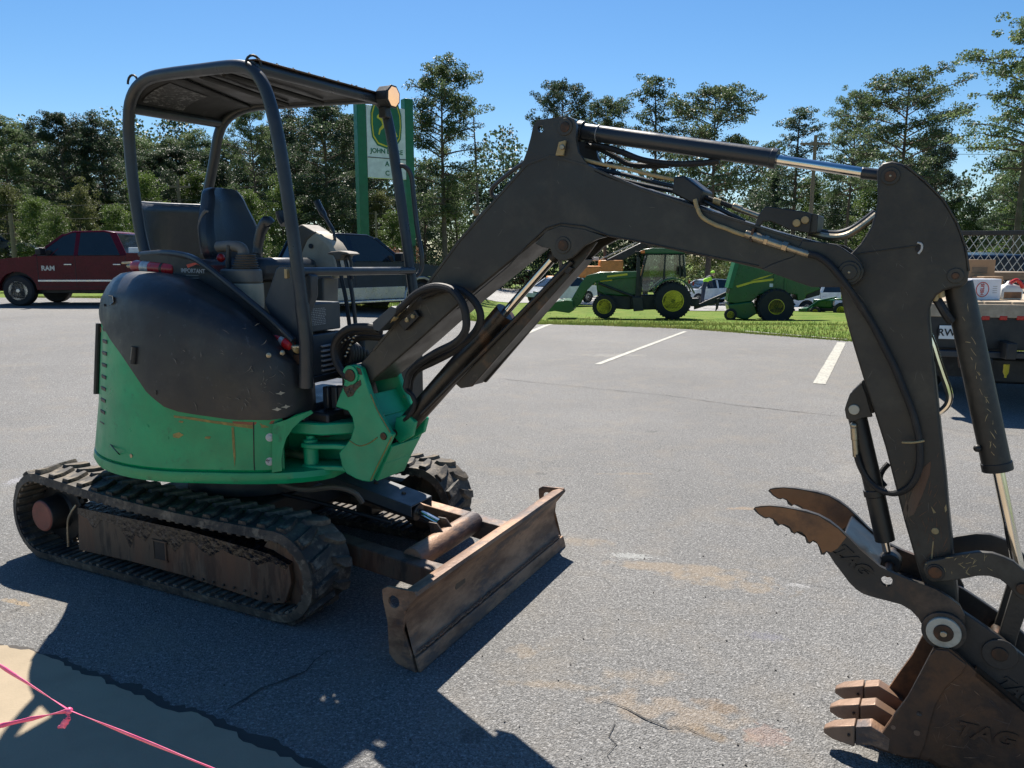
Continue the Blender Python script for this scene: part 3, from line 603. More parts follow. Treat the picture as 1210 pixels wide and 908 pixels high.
vis = [p for p in sec if p.y < -.30 or p.x > -.5]
z1, z2, z3 = [], [], []
for p in sec:
    z1.append(zfor(p, LOWER)); z2.append(zfor(p, CREASE)); z3.append(zfor(Vector((p.x*.86, p.y*.80, 0)), CREST))
kv = next(i for i, p in enumerate(sec) if p.y < -.56)       # behind the tangent point the outline carries on round the tail
for i in range(kv): z1[i] = z1[kv]; z2[i] = z2[kv]; z3[i] = z3[kv]
z3 = [max(a, b+.01) for a, b in zip(z3, z2)]
for _ in range(2): z3 = [(z3[max(i-1, 0)]+2*z3[i]+z3[min(i+1, len(z3)-1)])/4 for i in range(len(z3))]
rings = []
OFFS = [(.985, .985, 0, 0), (1.016, 1.016, 0, .004), (1.018, 1.018, 0, .03), (1.014, 1.014, .5, 0), (1.008, 1.008, .93, 0)]
for ax_, ay_, t, dz in OFFS: rings.append([tap(Vector((p.x*ax_, p.y*ay_, 0)), a+(b-a)*t+dz) for p, a, b in zip(sec, z1, z2)])
for ax_, ay_, t in ((.997, .994, .12), (.980, .968, .42), (.950, .925, .74), (.915, .87, .93), (.86, .80, 1.0), (.80, .70, 1.02), (.72, .6, .9)):
    rings.append([tap(Vector((p.x*ax_, p.y*ay_, 0)), b+(c-b)*t) for p, b, c in zip(sec, z2, z3)])
rings.append([tap(Vector((p.x*.72, p.y*.6, 0)), min(a, b)-.3) for p, a, b in zip(sec, z1, z2)])
cover = MB().loft(rings, False, False).build('engine_cover', M['cover'], X, 0, True, 50)
sol = cover.modifiers.new('thickness', 'SOLIDIFY'); sol.thickness = .012; sol.offset = -1
def bodyz(p):
    best = min(range(len(sec)), key=lambda i: (sec[i]-Vector((p.x, p.y, 0))).length)
    return z1[best] if (sec[best]-Vector((p.x, p.y, 0))).length < .05 else (z1[-1] if p.x > .4 else 1.05)
# green lower shell following the cover's edge
top = [bodyz(p) if (p.y < 0 or p.x < -.6) else (1.02 if p.x < .45 else .93) for p in PL]
for i, p in enumerate(PL):
    if p.x > .5 and p.y > -.56: top[i] = .90
top = [t+.015 for t in top]
rg = [[Vector((p.x*.985, p.y*.985, .69)) for p in PL], [Vector((p.x, p.y, .705)) for p in PL]]
for t in (.33, .66, 1.0): rg.append([tap(p, .705+(z-.705)*t) for p, z in zip(PL, top)])
rg += [[tap(p*.95, z) for p, z in zip(PL, top)]]
g_ = MB().loft(rg, True, False).build('green_body_shell', M['green'], X, 0, True, 40)
MB().loft([lvl(shrink(PL, .93), .66), lvl(shrink(PL, .93), .86)]).build('inner_floor', M['blackp'], X)
def surf(px, py, off=.004, k=1.0, PL=PL):                   # point of the shell seen at a pixel
    best = None
    for p in PL:
        if p.y > .1 and p.x > -.6: continue
        q = p*k; z = zfor(q, [(-999, py), (9999, py)], .3, 2); x_, y_ = proj(wld(tap(q, z)))
        d = abs(x_-px)
        if p.y < .05 and (best is None or d < best[0]): best = (d, q, z)
    d, q, z = best; i = min(range(len(PL)), key=lambda j: (PL[j]*k-q).length)
    cand = []
    for j in (i-1, i):                                       # refine between neighbours
        a, b_ = PL[j % len(PL)]*k, PL[(j+1) % len(PL)]*k
        for s in range(11):
            w_ = a.lerp(b_, s/10); zz = zfor(w_, [(-999, py), (9999, py)], .3, 2); cand.append((abs(proj(wld(tap(w_, zz)))[0]-px), w_, zz, b_-a))
    d, q, z, tn = min(cand, key=lambda c_: c_[0]); nr = Vector((tn.y, -tn.x, 0)).normalized()
    if nr.dot(q) < 0: nr = -nr
    return tap(q, z)+nr*off, nr
def decal(pxs, name, mt, par, off=.002, k=1.0, PL=PL):
    P = [surf(a, b, off, k, PL)[0] for a, b in pxs]; return MB().add(P, [tuple(range(len(P)))]).build(name, mt, par, 0, False)
# seam of the front corner panel, rear louvres, hinge strip
b = MB(); b.tube([surf(x, y, .001)[0] for x, y in ((299.5, 499), (300, 520), (300.5, 545), (301, 556))], .0025, 5); b.tube([surf(x, y, .001)[0] for x, y in ((119, 506), (130, 524), (142, 538), (153, 548))], .003, 5)
b.build('panel_seams', M['blackp'], g_)
random.seed(11)
for k in range(9):
    a_ = R_(247); p0 = tap(Vector((.838*math.cos(a_), .838*math.sin(a_), 0)), 1.34-k*.060)
    MB().box(p0, (.018, .085, .020), a_, .12).build('louvre_slot', M['blackp'], g_, .003)
ps = [tap(Vector((.858*math.cos(R_(234)), .858*math.sin(R_(234)), 0)), 1.36-.062*k) for k in range(7)]
MB().tube(ps, .014, 8).build('hinge_strip', M['blackp'], X)
for x, y in ((319, 517), (319, 545.5), (156.5, 538.5)):
    p, n_ = surf(x, y, .0); MB().lathe([(.020, 0), (.020, .003), (.010, .004), (.010, .009), (.001, .010)], p, n_, 14).build('bolt', M['worn_white'] if x > 300 else M['zinc'], g_)
for x, y in ((318, 420), (333.6, 417)): p, n_ = surf(x, y, .0, 1.02, PLC); MB().lathe([(.012, 0), (.012, .004), (.001, .008)], p, n_, 12).build('bolt', M['zinc'], cover)
# recessed handle on the cover
pa, n_ = surf(159.3, 410, .002, 1.018, PLC); pb, _ = surf(158.0, 430, .002, 1.018, PLC)
MB().tube([pa, pb], .016, 12, 1).build('handle_recess', M['hose'], cover); MB().tube([pa+n_*.012+Vector((0, 0, .0)), pb+n_*.012+Vector((0, 0, .02))], .005, 8, 1).build('cover_handle', M['greyplas'], cover)
# scratches and scuffs with their own shapes
SC = [[(165, 475), (172, 478), (178, 479), (174, 483), (167, 481)], [(205, 513), (212, 511), (217, 514), (211, 518), (205, 517)], [(171, 503), (174, 501), (176, 505), (172, 508)], [(180, 506), (183, 504), (183, 508)], [(196, 517), (199, 516), (199, 519)], [(243, 516), (249, 516), (248, 519), (242, 518)], [(170, 493), (173, 492), (172, 495)], [(212, 497), (217, 498), (216, 500), (211, 499)],
      [(128, 465), (140, 467), (152, 471), (166, 476), (166, 477.5), (152, 473), (140, 469)], [(133, 516), (142, 521), (153, 526), (153, 528), (141, 523)], [(153, 526), (165, 525), (180, 520), (195, 517), (195, 518.5), (180, 522), (166, 527), (154, 528)],
      [(205, 491), (225, 493), (250, 497), (275, 500), (299, 502), (299, 507), (275, 503.5), (250, 500), (225, 496), (206, 493.5)], [(274, 505), (276.5, 505), (279, 540), (277, 552), (275, 530)], [(307, 500), (318, 505), (309, 506)]]
for s_ in SC: decal(s_, 'paint_scratch', M['scratch'], g_)
for s_ in ([(162, 546), (172, 549), (181, 553), (180, 554.5), (170, 552)], [(274, 498), (300, 499), (325, 497), (344, 493), (342, 496), (322, 501), (298, 502.5), (276, 500.5)], [(118, 386), (125, 390), (126, 395), (119, 393)]): decal(s_, 'paint_scratch', M['scratchred'], g_)
for s_ in ([(129, 349), (134, 350), (135, 357), (131, 360), (127, 355)], [(129, 361), (133, 360), (135, 365), (132, 373), (127, 371)], [(124, 359), (127, 360), (127, 363), (124, 362)]): decal(s_, 'worn_sticker', M['worn_white'], cover, .004, 1.016, PLC)
rnd = random.Random(21); b = MB()
for k in range(46):
    if k < 24: x, y = rnd.uniform(285, 338), rnd.uniform(430, 488)
    else: x, y = rnd.uniform(175, 335), rnd.uniform(385, 485)
    a_ = rnd.gauss(.6, .8); l_ = rnd.uniform(3, 12); V = []
    try:
        for i in range(3):
            qx, qy = x+l_*i/2*math.cos(a_+.2*i), y+l_*i/2*math.sin(a_+.2*i); w_ = .28*(.3 if i != 1 else 1)
            for s_ in (-1, 1): V.append(surf(qx-s_*w_*math.sin(a_), qy+s_*w_*math.cos(a_), .0035, 1.018, PLC)[0])
        b.add(V, [(0, 1, 3, 2), (2, 3, 5, 4)])
    except Exception: pass
o = b.build('scratches', M['greyplas'], cover, 0, False); o['kind'] = 'stuff'
for x, y in ((331, 465), (327, 484), (337, 481)):
    p, n_ = surf(x, y, .002, 1.018, PLC); t_ = n_.cross(Vector((0, 0, 1))); P = [p+t_*dx+Vector((0, 0, dz)) for dx, dz in ((-.022, .002), (-.006, .006), (.0, .012), (.006, .004), (.024, .001), (.006, -.004), (-.002, -.008), (-.010, -.003))]; MB().add([q_+n_*.002 for q_ in P], [tuple(range(8))]).build('paint_scuff', M['beige'], cover, 0, False)
# front of the upper frame: floor plate, recessed green pan, swing ears
MB().box((.50, -.06, .95), (.52, .80, .08)).build('floor_beam', M['frame'], X, .012)
cp = [(322, 501), (338, 496), (350, 490), (368, 485), (370, 488), (356, 497), (346, 506), (338, 518), (334.5, 530), (333.5, 543), (333, 556), (322, 558)]
PP = [surf(x, y, .001, 1.0, PLX)[0] for x, y in cp]; o = MB().add(PP, [tuple(range(len(PP)))]).build('corner_panel', M['green'], X, 0, False); sd_ = o.modifiers.new('t', 'SOLIDIFY'); sd_.thickness = .02; sd_.offset = 0
MB().loft([[Vector((.60, -.50, z)), Vector((.86, -.46, z)), Vector((1.0, -.34, z)), Vector((.98, -.28, z)), Vector((.60, -.42, z))] for z in (.855, .915)]).build('front_top_rail', M['green_worn'], X, .008)
MB().loft([[Vector((.55, -.36, .67)), Vector((.98, -.27, .67)), Vector((.98, -.14, .67)), Vector((.55, 0, .67))], [Vector((.55, -.36, .89)), Vector((.95, -.27, .89)), Vector((.95, -.14, .89)), Vector((.55, 0, .89))]]).build('front_frame_box', M['green_worn'], X, .012)
for z in (.655, .875): MB().prism([(.60, -.34, z), (.86, -.36, z), (1.0, -.32, z), (1.10, -.26, z), (1.10, -.14, z), (.95, .02, z), (.60, .1, z)], (0, 0, .035)).build('swing_ear', M['green_worn'], X, .008)
MB().cyl((1.02, -.22, .645), (1.02, -.22, .925), .06).build('swing_pin', M['green_worn'], X, .006)

# ---- swing bracket -------------------------------------------------
def plate(name, pts, v0, v1, mt, bevel=.004, par=None, hole=None):
    P = [B(x, y, v0) for x, y in pts]
    if hole:
        c = B(hole[0], hole[1], v0); return MB().holed(P, bn*(v1-v0), c, mpx(c, hole[2])).build(name, mt, par or X)
    return MB().prism(P, bn*(v1-v0)).build(name, mt, par or X, bevel)
def copyplate(name, pts, v, v0, v1, mt, bevel=.004, par=None, hole=None):      # traced at v, standing at v0..v1
    P = [B(x, y, v)+bn*(v0-v) for x, y in pts]
    if hole:
        c = B(hole[0], hole[1], v)+bn*(v0-v); return MB().holed(P, bn*(v1-v0), c, mpx(c, hole[2])).build(name, mt, par or X)
    return MB().prism(P, bn*(v1-v0)).build(name, mt, par or X, bevel)
def pin(name, px, py, v0, v1, rpx, mt, vt=None, par=None, bev=.002, prof=None):
    c = B(px, py, v0 if vt is None else vt); r = mpx(c, rpx); c = c+bn*(v0-(v0 if vt is None else vt))
    return MB().lathe(prof(r) if prof else [(r, 0), (r, v1-v0)], c, bn, 28).build(name, mt, par or X, bev)
VB = -.135
BR = [(407, 440), (409, 435), (414, 431.5), (421, 431.5), (427, 435), (430, 444), (437, 465), (445, 484), (453, 499), (460, 510), (464, 514), (455, 533), (446, 551), (437, 570), (428, 569), (420, 566), (409, 560), (404, 552), (400, 535), (406, 529), (414, 518), (418, 505), (416, 494), (411, 486), (396, 481), (399, 472), (404, 460), (407, 450)]
br = copyplate('swing_bracket_plate', BR, VB, VB, VB+.03, M['green_worn'], .006)
BR2 = [(407, 440), (409, 435), (414, 431.5), (421, 431.5), (427, 435), (430, 444), (437, 465), (445, 484), (453, 499), (460, 510), (464, 514), (455, 533), (446, 551), (437, 570), (420, 562), (418, 505), (411, 486), (404, 460)]
copyplate('swing_bracket_plate', BR2, VB, .105, .135, M['green_worn'], .006)
# web between the two plates, lower front face and the swing lugs
P = [B(437, 468, VB), B(452, 500, VB), B(462, 514, VB), B(437, 568, VB)]
def web(name, pts, mt=M['green_worn'], th=.02):
    P = [B(x, y, VB)+bn*.03 for x, y in pts]; Q = [p+bn*.21 for p in P]; b = MB()
    for i in range(len(P)-1):
        d = (P[i+1]-P[i]); nrm = Vector((d.z, 0, -d.x)).normalized()*th
        b.slab([P[i], P[i+1], Q[i+1], Q[i]], [q-nrm for q in (P[i], P[i+1], Q[i+1], Q[i])])
    return b.build(name, mt, X, .003)
web('bracket_web', [(427, 470), (440, 497), (448, 514), (453, 520)]); web('bracket_front_plate', [(455, 527), (446, 547), (437, 568)])
b = MB(); c0 = B(432, 520, VB)+bn*.135; 
for (z, t) in ((B(430, 566, VB).z, .03), (B(420, 527, VB).z-.0, .03)):
    pass
zlo = B(425, 562, VB).z; zhi = B(412, 534, VB).z
for z, nm in ((zlo, 'lower_lug'), (zhi, 'upper_lug')):
    cx = B(400, 545, VB); ax, ay = cx.x, cx.y
    pts = [(ax+.12, ay+.02, z), (ax-.02, ay-.0, z), (ax-.13, ay-.055, z), (ax-.185, ay-.05, z), (ax-.205, ay-.005, z), (ax-.17, ay+.035, z), (ax-.05, ay+.10, z), (ax+.02, ay+.24, z), (ax+.14, ay+.24, z)]
    MB().prism(pts, (0, 0, .026)).build('swing_lug', M['green_worn'], X, .006)
lp = Vector((cx.x-.16, cx.y-.008, zlo-.006))
MB().lathe([(.036, 0), (.036, zhi-zlo+.045), (.022, zhi-zlo+.05), (.020, zhi-zlo+.065)], lp, (0, 0, 1), 20).build('swing_cylinder_pin', M['green_worn'], X, .003)
MB().cyl(lp+Vector((0, 0, (zhi-zlo)/2+.013)), lp+Vector((-.30, .03, (zhi-zlo)/2+.0)), .020).build('swing_cylinder_rod', M['zinc'], X)
MB().cyl(lp+Vector((-.28, .03, (zhi-zlo)/2)), lp+Vector((-.6, .06, (zhi-zlo)/2-.02)), .040).build('swing_cylinder', M['green_worn'], X, .004)
for pts, mt in (([(404, 455), (410, 457), (420, 452), (426, 449), (427, 455), (421, 461), (417, 468), (411, 470), (407, 463)], 'grease'), ([(421, 434), (426, 436), (428, 443), (424, 443)], 'grease')):
    P = [B(x, y, VB-.0015) for x, y in pts]; MB().add(P, [tuple(range(len(P)))]).build('grease_smear', M[mt], br, 0, False)
for pts in ([(438, 466), (446, 485), (454, 499), (461, 511)], [(463, 516), (455, 533), (446, 551), (438, 568)], [(413, 521), (424, 527), (436, 524), (446, 517)]):
    P = [B(x, y, VB-.001) for x, y in pts]; MB().tube(P, .0028, 5).build('worn_edge', M['scratch'], br)
pin('boom_foot_pin', 413, 444, VB-.014, .14, 7.5, M['steelpin']); pin('boom_foot_boss', 413.5, 443.5, VB-.008, VB+.001, 11.5, M['green_worn'])
pin('cylinder_foot_pin', 452.5, 516, VB-.006, .14, 4.6, M['steelpin'])
for v in (-.045, .045): copyplate('cylinder_foot_ear', [(455, 497), (470, 494), (478, 503), (474, 520), (460, 528), (452, 520)], VB, v-.012, v+.012, M['green_worn'])

# ---- boom ----------------------------------------------------------
V0 = -.10
boom_pts = [(421, 441), (427, 428), (440, 413), (495, 347), (541, 284), (566, 253), (585, 234), (604, 210), (621, 193), (635, 185), (650, 182), (668, 184), (690, 193), (713, 206), (755, 221), (800, 235), (839, 249), (890, 266), (935, 279), (975, 289), (985, 296), (975, 335), (959, 338.5), (935, 330.5), (896, 317.5), (860, 309), (817, 301), (760, 288), (713, 279), (690, 274), (668, 271), (650, 272), (632, 286), (600, 312), (544, 358), (490, 407), (438, 452), (428, 452)]
boom = plate('boom', boom_pts, V0, .10, M['boom'], .007)
# flange lips along the edges: the side plates stand proud of top and bottom
def lip(name, pts, w_px, v0, v1, mt, par=None):
    P = [B(x, y, v0) for x, y in pts]; Q = []
    for i, p in enumerate(P):
        d = (P[min(i+1, len(P)-1)]-P[max(i-1, 0)]).normalized(); nrm = d.cross(bn).normalized(); Q.append(p+nrm*mpx(p, w_px))
    b = MB()
    for i in range(len(P)-1): b.slab([P[i], P[i+1], Q[i+1], Q[i]], [q+bn*(v1-v0) for q in (P[i], P[i+1], Q[i+1], Q[i])])
    return b.build(name, mt, par or boom, .0015)
lip('boom_edge_strip', [(440, 413), (495, 347), (541, 284), (585, 234), (621, 193), (650, 182), (690, 193), (755, 221), (839, 249), (935, 279), (975, 289)], -3.2, V0-.003, V0+.002, M['boom'])
lip('boom_weld_seam', [(540, 366), (600, 316), (622, 291), (645, 270), (662, 265), (690, 268), (718, 279), (760, 287), (817, 299), (896, 315)], 1.2, V0-.006, V0+.001, M['blackp'])
# knee plate with the lift cylinder's pin, rear bracket of the arm cylinder
KN = [(632, 288), (646, 273), (662, 267), (690, 271), (716, 280), (705, 283), (690, 291), (682, 299), (675, 305), (668, 308), (660, 308), (653, 303), (650, 294), (640, 292)]
copyplate('knee_plate', KN, V0-.004, V0-.004, V0+.014, M['boom'], .002, boom); copyplate('knee_plate', KN, V0-.004, .086, .104, M['boom'], .002, boom)
pin('knee_pin', 665, 290, V0-.012, .11, 6.5, M['steelpin'], None, boom); pin('knee_boss', 665, 290, V0-.008, V0-.002, 10, M['boom'], None, boom)
UP = [(615, 199), (623, 178), (627, 163), (630, 149), (635, 142), (653, 139.5), (671, 137.5), (678, 141), (681, 149), (680, 164), (683, 180), (690, 190), (704, 204), (690, 200), (668, 190), (645, 188)]
for v in (V0-.002, .084): copyplate('cylinder_bracket', UP, V0-.002, v, v+.018, M['boom'], 0, boom, (639, 152.6, 4.2))
pin('bracket_pin', 667, 150, V0-.010, .11, 6, M['steelpin'], None, boom); pin('bracket_boss', 667, 150, V0-.007, V0, 10, M['boom'], None, boom)
copyplate('clip_plate', [(661, 168), (669, 166), (666, 184), (657, 184)], V0-.012, V0-.018, V0-.006, M['goldtube'], .002, boom); pin('clip_bolt', 663.5, 174, V0-.028, V0-.01, 3, M['zinc'], None, boom)
TIP = [(912, 312), (938, 303), (948, 284), (975, 287), (988, 289), (997, 294), (1010, 303), (1018, 312), (1021, 321), (1018, 330), (1010, 336.5), (1000, 339.5), (989, 339.5), (959, 339.5), (940, 333), (900, 318.5)]
for v in (V0-.006, .086): copyplate('boom_tip_plate', TIP, V0-.006, v, v+.020, M['boom'], .003, boom)
pin('arm_pivot_boss', 1003, 322, V0-.014, V0-.004, 13, M['boom'], None, boom); pin('arm_pivot_pin', 1003, 322, V0-.020, .12, 9, M['boom'], None, boom); pin('pin_centre', 1003, 322, V0-.023, V0-.019, 1.6, M['zinc'], None, boom)
# cast foot of the boom and small work plates
copyplate('hose_clamp_plate', [(472, 381), (492, 366), (497, 374), (480, 391)], V0-.01, V0-.022, V0-.002, M['blackp'], .003, boom)
for x, y in ((480, 378.5), (487, 374)): pin('clamp_bolt', x, y, V0-.030, V0-.02, 2.6, M['goldtube'], None, boom)
plate('foot_shield', [(440, 381), (462, 362), (470, 365), (465, 374), (448, 392), (441, 390)], -.16, -.02, M['panel'], .003)

# ---- lift cylinder and its guard -----------------------------------
def cyl2(name, a, b, v, rpx, mt, par=None, n=28, bev=.002):
    p, q = B(a[0], a[1], v), B(b[0], b[1], v); r = mpx((p+q)/2, rpx); return MB().cyl(p, q, r, None, n).build(name, mt, par or X, bev)
lc = cyl2('lift_cylinder_barrel', (480, 503), (594, 373), -.0, 12.5, M['liftcyl']); cyl2('cylinder_collar', (590, 378), (598, 369), -.0, 13.6, M['liftcyl'], lc)
cyl2('lift_cylinder_rod', (596, 371), (656, 302), -.0, 5.2, M['chrome']); cyl2('rod_eye', (652, 306), (664, 293), 0, 8, M['blackp'])
pin('barrel_eye', 466, 515, -.05, .05, 13, M['blackp'], 0)
GU = [(539, 454), (545, 459), (558, 457), (690, 308), (706, 286), (700, 282), (684, 296), (664, 316), (640, 342), (600, 387)]
copyplate('cylinder_guard_plate', GU, -.06, -.065, -.050, M['liftcyl'], .003)
copyplate('cylinder_guard_plate', [(542, 450), (560, 456), (688, 306), (676, 302), (600, 380)], -.06, .035, .05, M['boom'], .003)
copyplate('guard_cross_plate', [(549, 457), (557, 456), (690, 307), (683, 303)], -.06, -.05, .035, M['boom'], .002)
cyl2('guard_tube', (498, 490), (676, 309), -.075, 2.6, M['liftcyl'])
copyplate('guard_clamp', [(663, 318), (669, 311), (679, 317), (673, 324)], -.06, -.08, -.02, M['blackp'], .002)

# ---- arm cylinder --------------------------------------------------
ac = cyl2('arm_cylinder_barrel', (687, 155.5), (915, 187.5), 0, 10.2, M['frame'], None, 36); cyl2('barrel_end_cap', (683, 155), (690, 156), 0, 12, M['blackp'], ac); cyl2('gland_nut', (911, 187), (918.5, 188.2), 0, 11.8, M['frame'], ac)
cyl2('arm_cylinder_rod', (917, 188.6), (1022, 204.8), 0, 5.9, M['chrome']); cyl2('rod_end', (1018, 204.6), (1040, 207), 0, 6.8, M['frame']); cyl2('cylinder_foot', (668, 150), (688, 156), 0, 8, M['blackp'])
b = MB()
for x in (707, 905): p = B(x, 158+(x-707)*.140, 0); d = (B(915, 187.5, 0)-B(687, 155.5, 0)).normalized(); b.lathe([(mpx(p, 10.35), 0), (mpx(p, 10.35), .003)], p, d, 36)
b.build('white_marker_ring', M['dkprint'], ac)

# ---- arm (stick) ---------------------------------------------------
VS = -.070
ST = [(1036, 203), (1038, 198), (1043, 193), (1054, 190.5), (1066, 193.5), (1080, 203), (1093, 214.5), (1105, 225.5), (1115, 237), (1124, 250), (1131, 263.6), (1137, 278), (1141, 292), (1144, 306), (1145, 321), (1143.5, 333), (1138, 339), (1125, 341), (1115, 344), (1107, 349), (1101, 357), (1098.5, 366), (1098.5, 380), (1105, 446), (1112, 512), (1118, 565), (1122, 611), (1126.5, 654), (1130, 690), (1133, 716), (1126, 724), (1112, 722), (1098, 703), (1087, 680), (1069, 618), (1046, 528.6), (1032, 484), (1019.5, 446), (1004, 394.5), (997, 367), (993, 345), (990, 330), (990, 318), (998, 306), (1006, 299), (1015, 290), (1022, 280), (1029, 268), (1033, 255.5), (1036, 243), (1037, 231)]
st = plate('arm', ST, VS, .070, M['stick'], .007)
pin('arm_top_boss', 1052, 208, VS-.006, VS+.002, 10.5, M['stick'], None, st); pin('arm_top_pin', 1052, 208, VS-.010, .08, 6.5, M['steelpin'], None, st); pin('pin_centre', 1052, 208, VS-.012, VS-.009, 1.4, M['zinc'], None, st)
pin('bucket_cylinder_boss', 1129, 326, VS-.006, VS+.002, 9, M['stick'], None, st); pin('bucket_cylinder_pin', 1129, 326, VS-.009, .08, 4.2, M['steelpin'], None, st)
lip('arm_weld_seam', [(1012, 301), (1040, 297), (1084, 291)], 1.3, VS-.004, VS+.001, M['stick'], st)
lip('arm_edge_strip', [(1068, 195.5), (1092, 215), (1114, 237), (1130, 264), (1140, 292), (1144, 321)], 2.2, VS-.003, VS+.002, M['stick'], st)
p = B(1087, 291, VS); MB().tube([B(1084, 287, VS-.002), B(1089, 289, VS-.003), B(1089, 295, VS-.003), B(1085, 300, VS-.002)], mpx(p, 1.3), 6).build('torn_white_hole_edge', M['worn_white'], st); pin('arm_hole', 1085.5, 294, VS-.002, VS+.001, 4, M['hose'], None, st)
pin('round_stud', 1105, 628, VS-.004, VS+.001, 4, M['goldtube'], None, st)
# scuffs on the arm
for s_ in ([(1071, 600), (1080, 575), (1092, 552), (1100, 545), (1099, 560), (1090, 585), (1080, 608), (1073, 612)], [(1067, 605), (1071, 590), (1074, 600), (1070, 615)], [(1116, 600), (1118, 596), (1119, 603), (1117, 606)], [(1100, 598), (1106, 606), (1103, 607)], [(1102, 640), (1103.5, 640), (1101, 668), (1100, 660)]):
    P = [B(x, y, VS-.002) for x, y in s_]; MB().add(P, [tuple(range(len(P)))]).build('paint_scuff', M['sidefr'] if s_[0][0] < 1080 else M['goldtube'], st, 0, False)
def inside(pts, x, y):
    c = False
    for i in range(len(pts)):
        (x0, y0), (x1, y1) = pts[i-1], pts[i]
        if (y0 > y) != (y1 > y) and x < (x1-x0)*(y-y0)/(y1-y0)+x0: c = not c
    return c
def scratches(par, pts, v, n, seed, mt, L=(4, 16), wpx=.35, ang=None):
    rnd = random.Random(seed); xs = [p[0] for p in pts]; ys = [p[1] for p in pts]; b = MB(); k = 0
    while k < n:
        x, y = rnd.uniform(min(xs), max(xs)), rnd.uniform(min(ys), max(ys)); a = rnd.uniform(0, 6.28) if ang is None else rnd.gauss(ang, .5); l = rnd.uniform(*L); cv = rnd.uniform(-.2, .2); P = []
        for i in range(5): t = i/4; P.append((x+l*t*math.cos(a+cv*t), y+l*t*math.sin(a+cv*t)))
        if not all(inside(pts, *q) for q in P): continue
        k += 1; V = []
        for i, q in enumerate(P):
            w_ = wpx*(.2+math.sin(math.pi*(i+.5)/5))*rnd.uniform(.4, 1.2); V += [B(q[0]-w_*math.sin(a), q[1]+w_*math.cos(a), v), B(q[0]+w_*math.sin(a), q[1]-w_*math.cos(a), v)]
        b.add(V, [(2*i, 2*i+1, 2*i+3, 2*i+2) for i in range(4)])
    o = b.build('scratches', mt, par, 0, False); o['kind'] = 'stuff'
scratches(boom, boom_pts, V0-.0012, 16, 1, M['greyplas'], (3, 12), .18); scratches(boom, [(430, 440), (500, 350), (560, 290), (560, 330), (470, 420)], V0-.0012, 10, 2, M['greyplas'], (3, 14), .2)
scratches(st, ST, VS-.0012, 26, 3, M['greyplas'], (4, 16), .22, 1.3); scratches(st, [(1050, 540), (1112, 530), (1128, 680), (1085, 670)], VS-.0013, 50, 4, M['sidefr'], (3, 18), .45, 1.8)
# thumb cylinder
LG = [(1000, 477), (1004, 466), (1018, 452), (1024, 468), (1031, 493), (1020, 494), (1008, 499), (1000, 495), (998, 484)]
for v in (-.045, .030): copyplate('thumb_lug', LG, -.045, v, v+.015, M['stick'], .003, st)
pin('thumb_cylinder_pin', 1009, 484.5, -.053, .055, 6, M['washer'], None, st)
cyl2('thumb_cylinder_barrel', (1012, 488), (1034, 583), 0, 10.5, M['blackp']); cyl2('barrel_collar', (1033, 578), (1034.5, 586), 0, 12.5, M['blackp']); cyl2('thumb_cylinder_gland', (1034.5, 586), (1046, 639), 0, 11, M['stick']); cyl2('thumb_cylinder_rod', (1045, 636), (1048, 652), 0, 4.6, M['chrome'])
pin('thumb_rod_eye', 1052, 664, -.03, .03, 12, M['blackp'], 0)
# bucket cylinder
bc = cyl2('bucket_cylinder_barrel', (1132, 335), (1178, 551), 0, 15.6, M['stick'], None, 36); cyl2('gland_nut', (1177, 546), (1179, 556), 0, 16.6, M['blackp'], bc)
cyl2('bucket_cylinder_rod', (1179, 554), (1206, 684), 0, 6.6, M['chrome']); pin('bucket_rod_eye', 1209, 697, -.03, .03, 11, M['blackp'], 0)
cyl2('hose_pipe', (1154, 420), (1160, 530), -.02, 2.3, M['stick'], bc); p = B(1155, 530, -.03); MB().ball(p, mpx(p, 4.5), 8).build('hose_elbow', M['blackp'], bc)
MB().tube([B(1106, 352, -.04), B(1112, 362, -.05), B(1118, 372, -.05), B(1124, 380, -.04)], mpx(p, 5), 8).build('cylinder_port_hose', M['hose'], X)
for a, c_ in (((1106, 345), (1106, 356)), ((1112, 342), (1113, 352))): cyl2('brass_fitting', a, c_, -.05, 3.4, M['goldtube'])

# ---- linkage, thumb, bucket ----------------------------------------
LK = [(1091, 673), (1093, 667), (1097, 663.5), (1104, 662), (1113, 660.5), (1130, 656), (1155, 652.6), (1173, 654), (1186, 658.5), (1198, 664), (1210, 674.6), (1219, 684), (1223, 694), (1222, 704), (1216, 710), (1209, 710), (1201, 704.6), (1190.5, 692), (1181.6, 685), (1169, 681), (1155, 681), (1140, 684), (1122, 687), (1102, 688), (1094, 682)]
for v in (-.105, .085): copyplate('guide_link', LK, -.105, v, v+.020, M['stick'], .003)
pin('guide_link_pin', 1105, 677, -.114, .115, 7.4, M['steelpin']); pin('guide_link_boss', 1105, 677, -.110, -.104, 10, M['blackp']); pin('rod_pin', 1209, 696.7, -.114, .115, 7, M['steelpin'])
CN = [(1196, 699), (1203, 690), (1214, 689), (1222, 698), (1218, 715), (1210, 732), (1203, 752), (1199, 768), (1192, 778), (1182, 780), (1174, 774), (1176, 762), (1182, 745)]
for v in (-.080, .055): copyplate('bucket_link', CN, -.08, v, v+.025, M['stick'], .003)
pin('bucket_link_tube', 1182, 774, -.08, .08, 9, M['stick'], -.105)
EA = [(1097, 744), (1101, 731), (1110, 724), (1121, 716), (1136, 722), (1154, 734), (1180, 752), (1210, 776), (1242, 806), (1262, 838), (1266, 866), (1240, 862), (1210, 838), (1180, 815), (1154, 795), (1133, 776), (1110, 772), (1099, 760)]
for v in (-.112, .090): copyplate('bucket_ear', EA, -.112, v, v+.022, M['thumb'], .003)
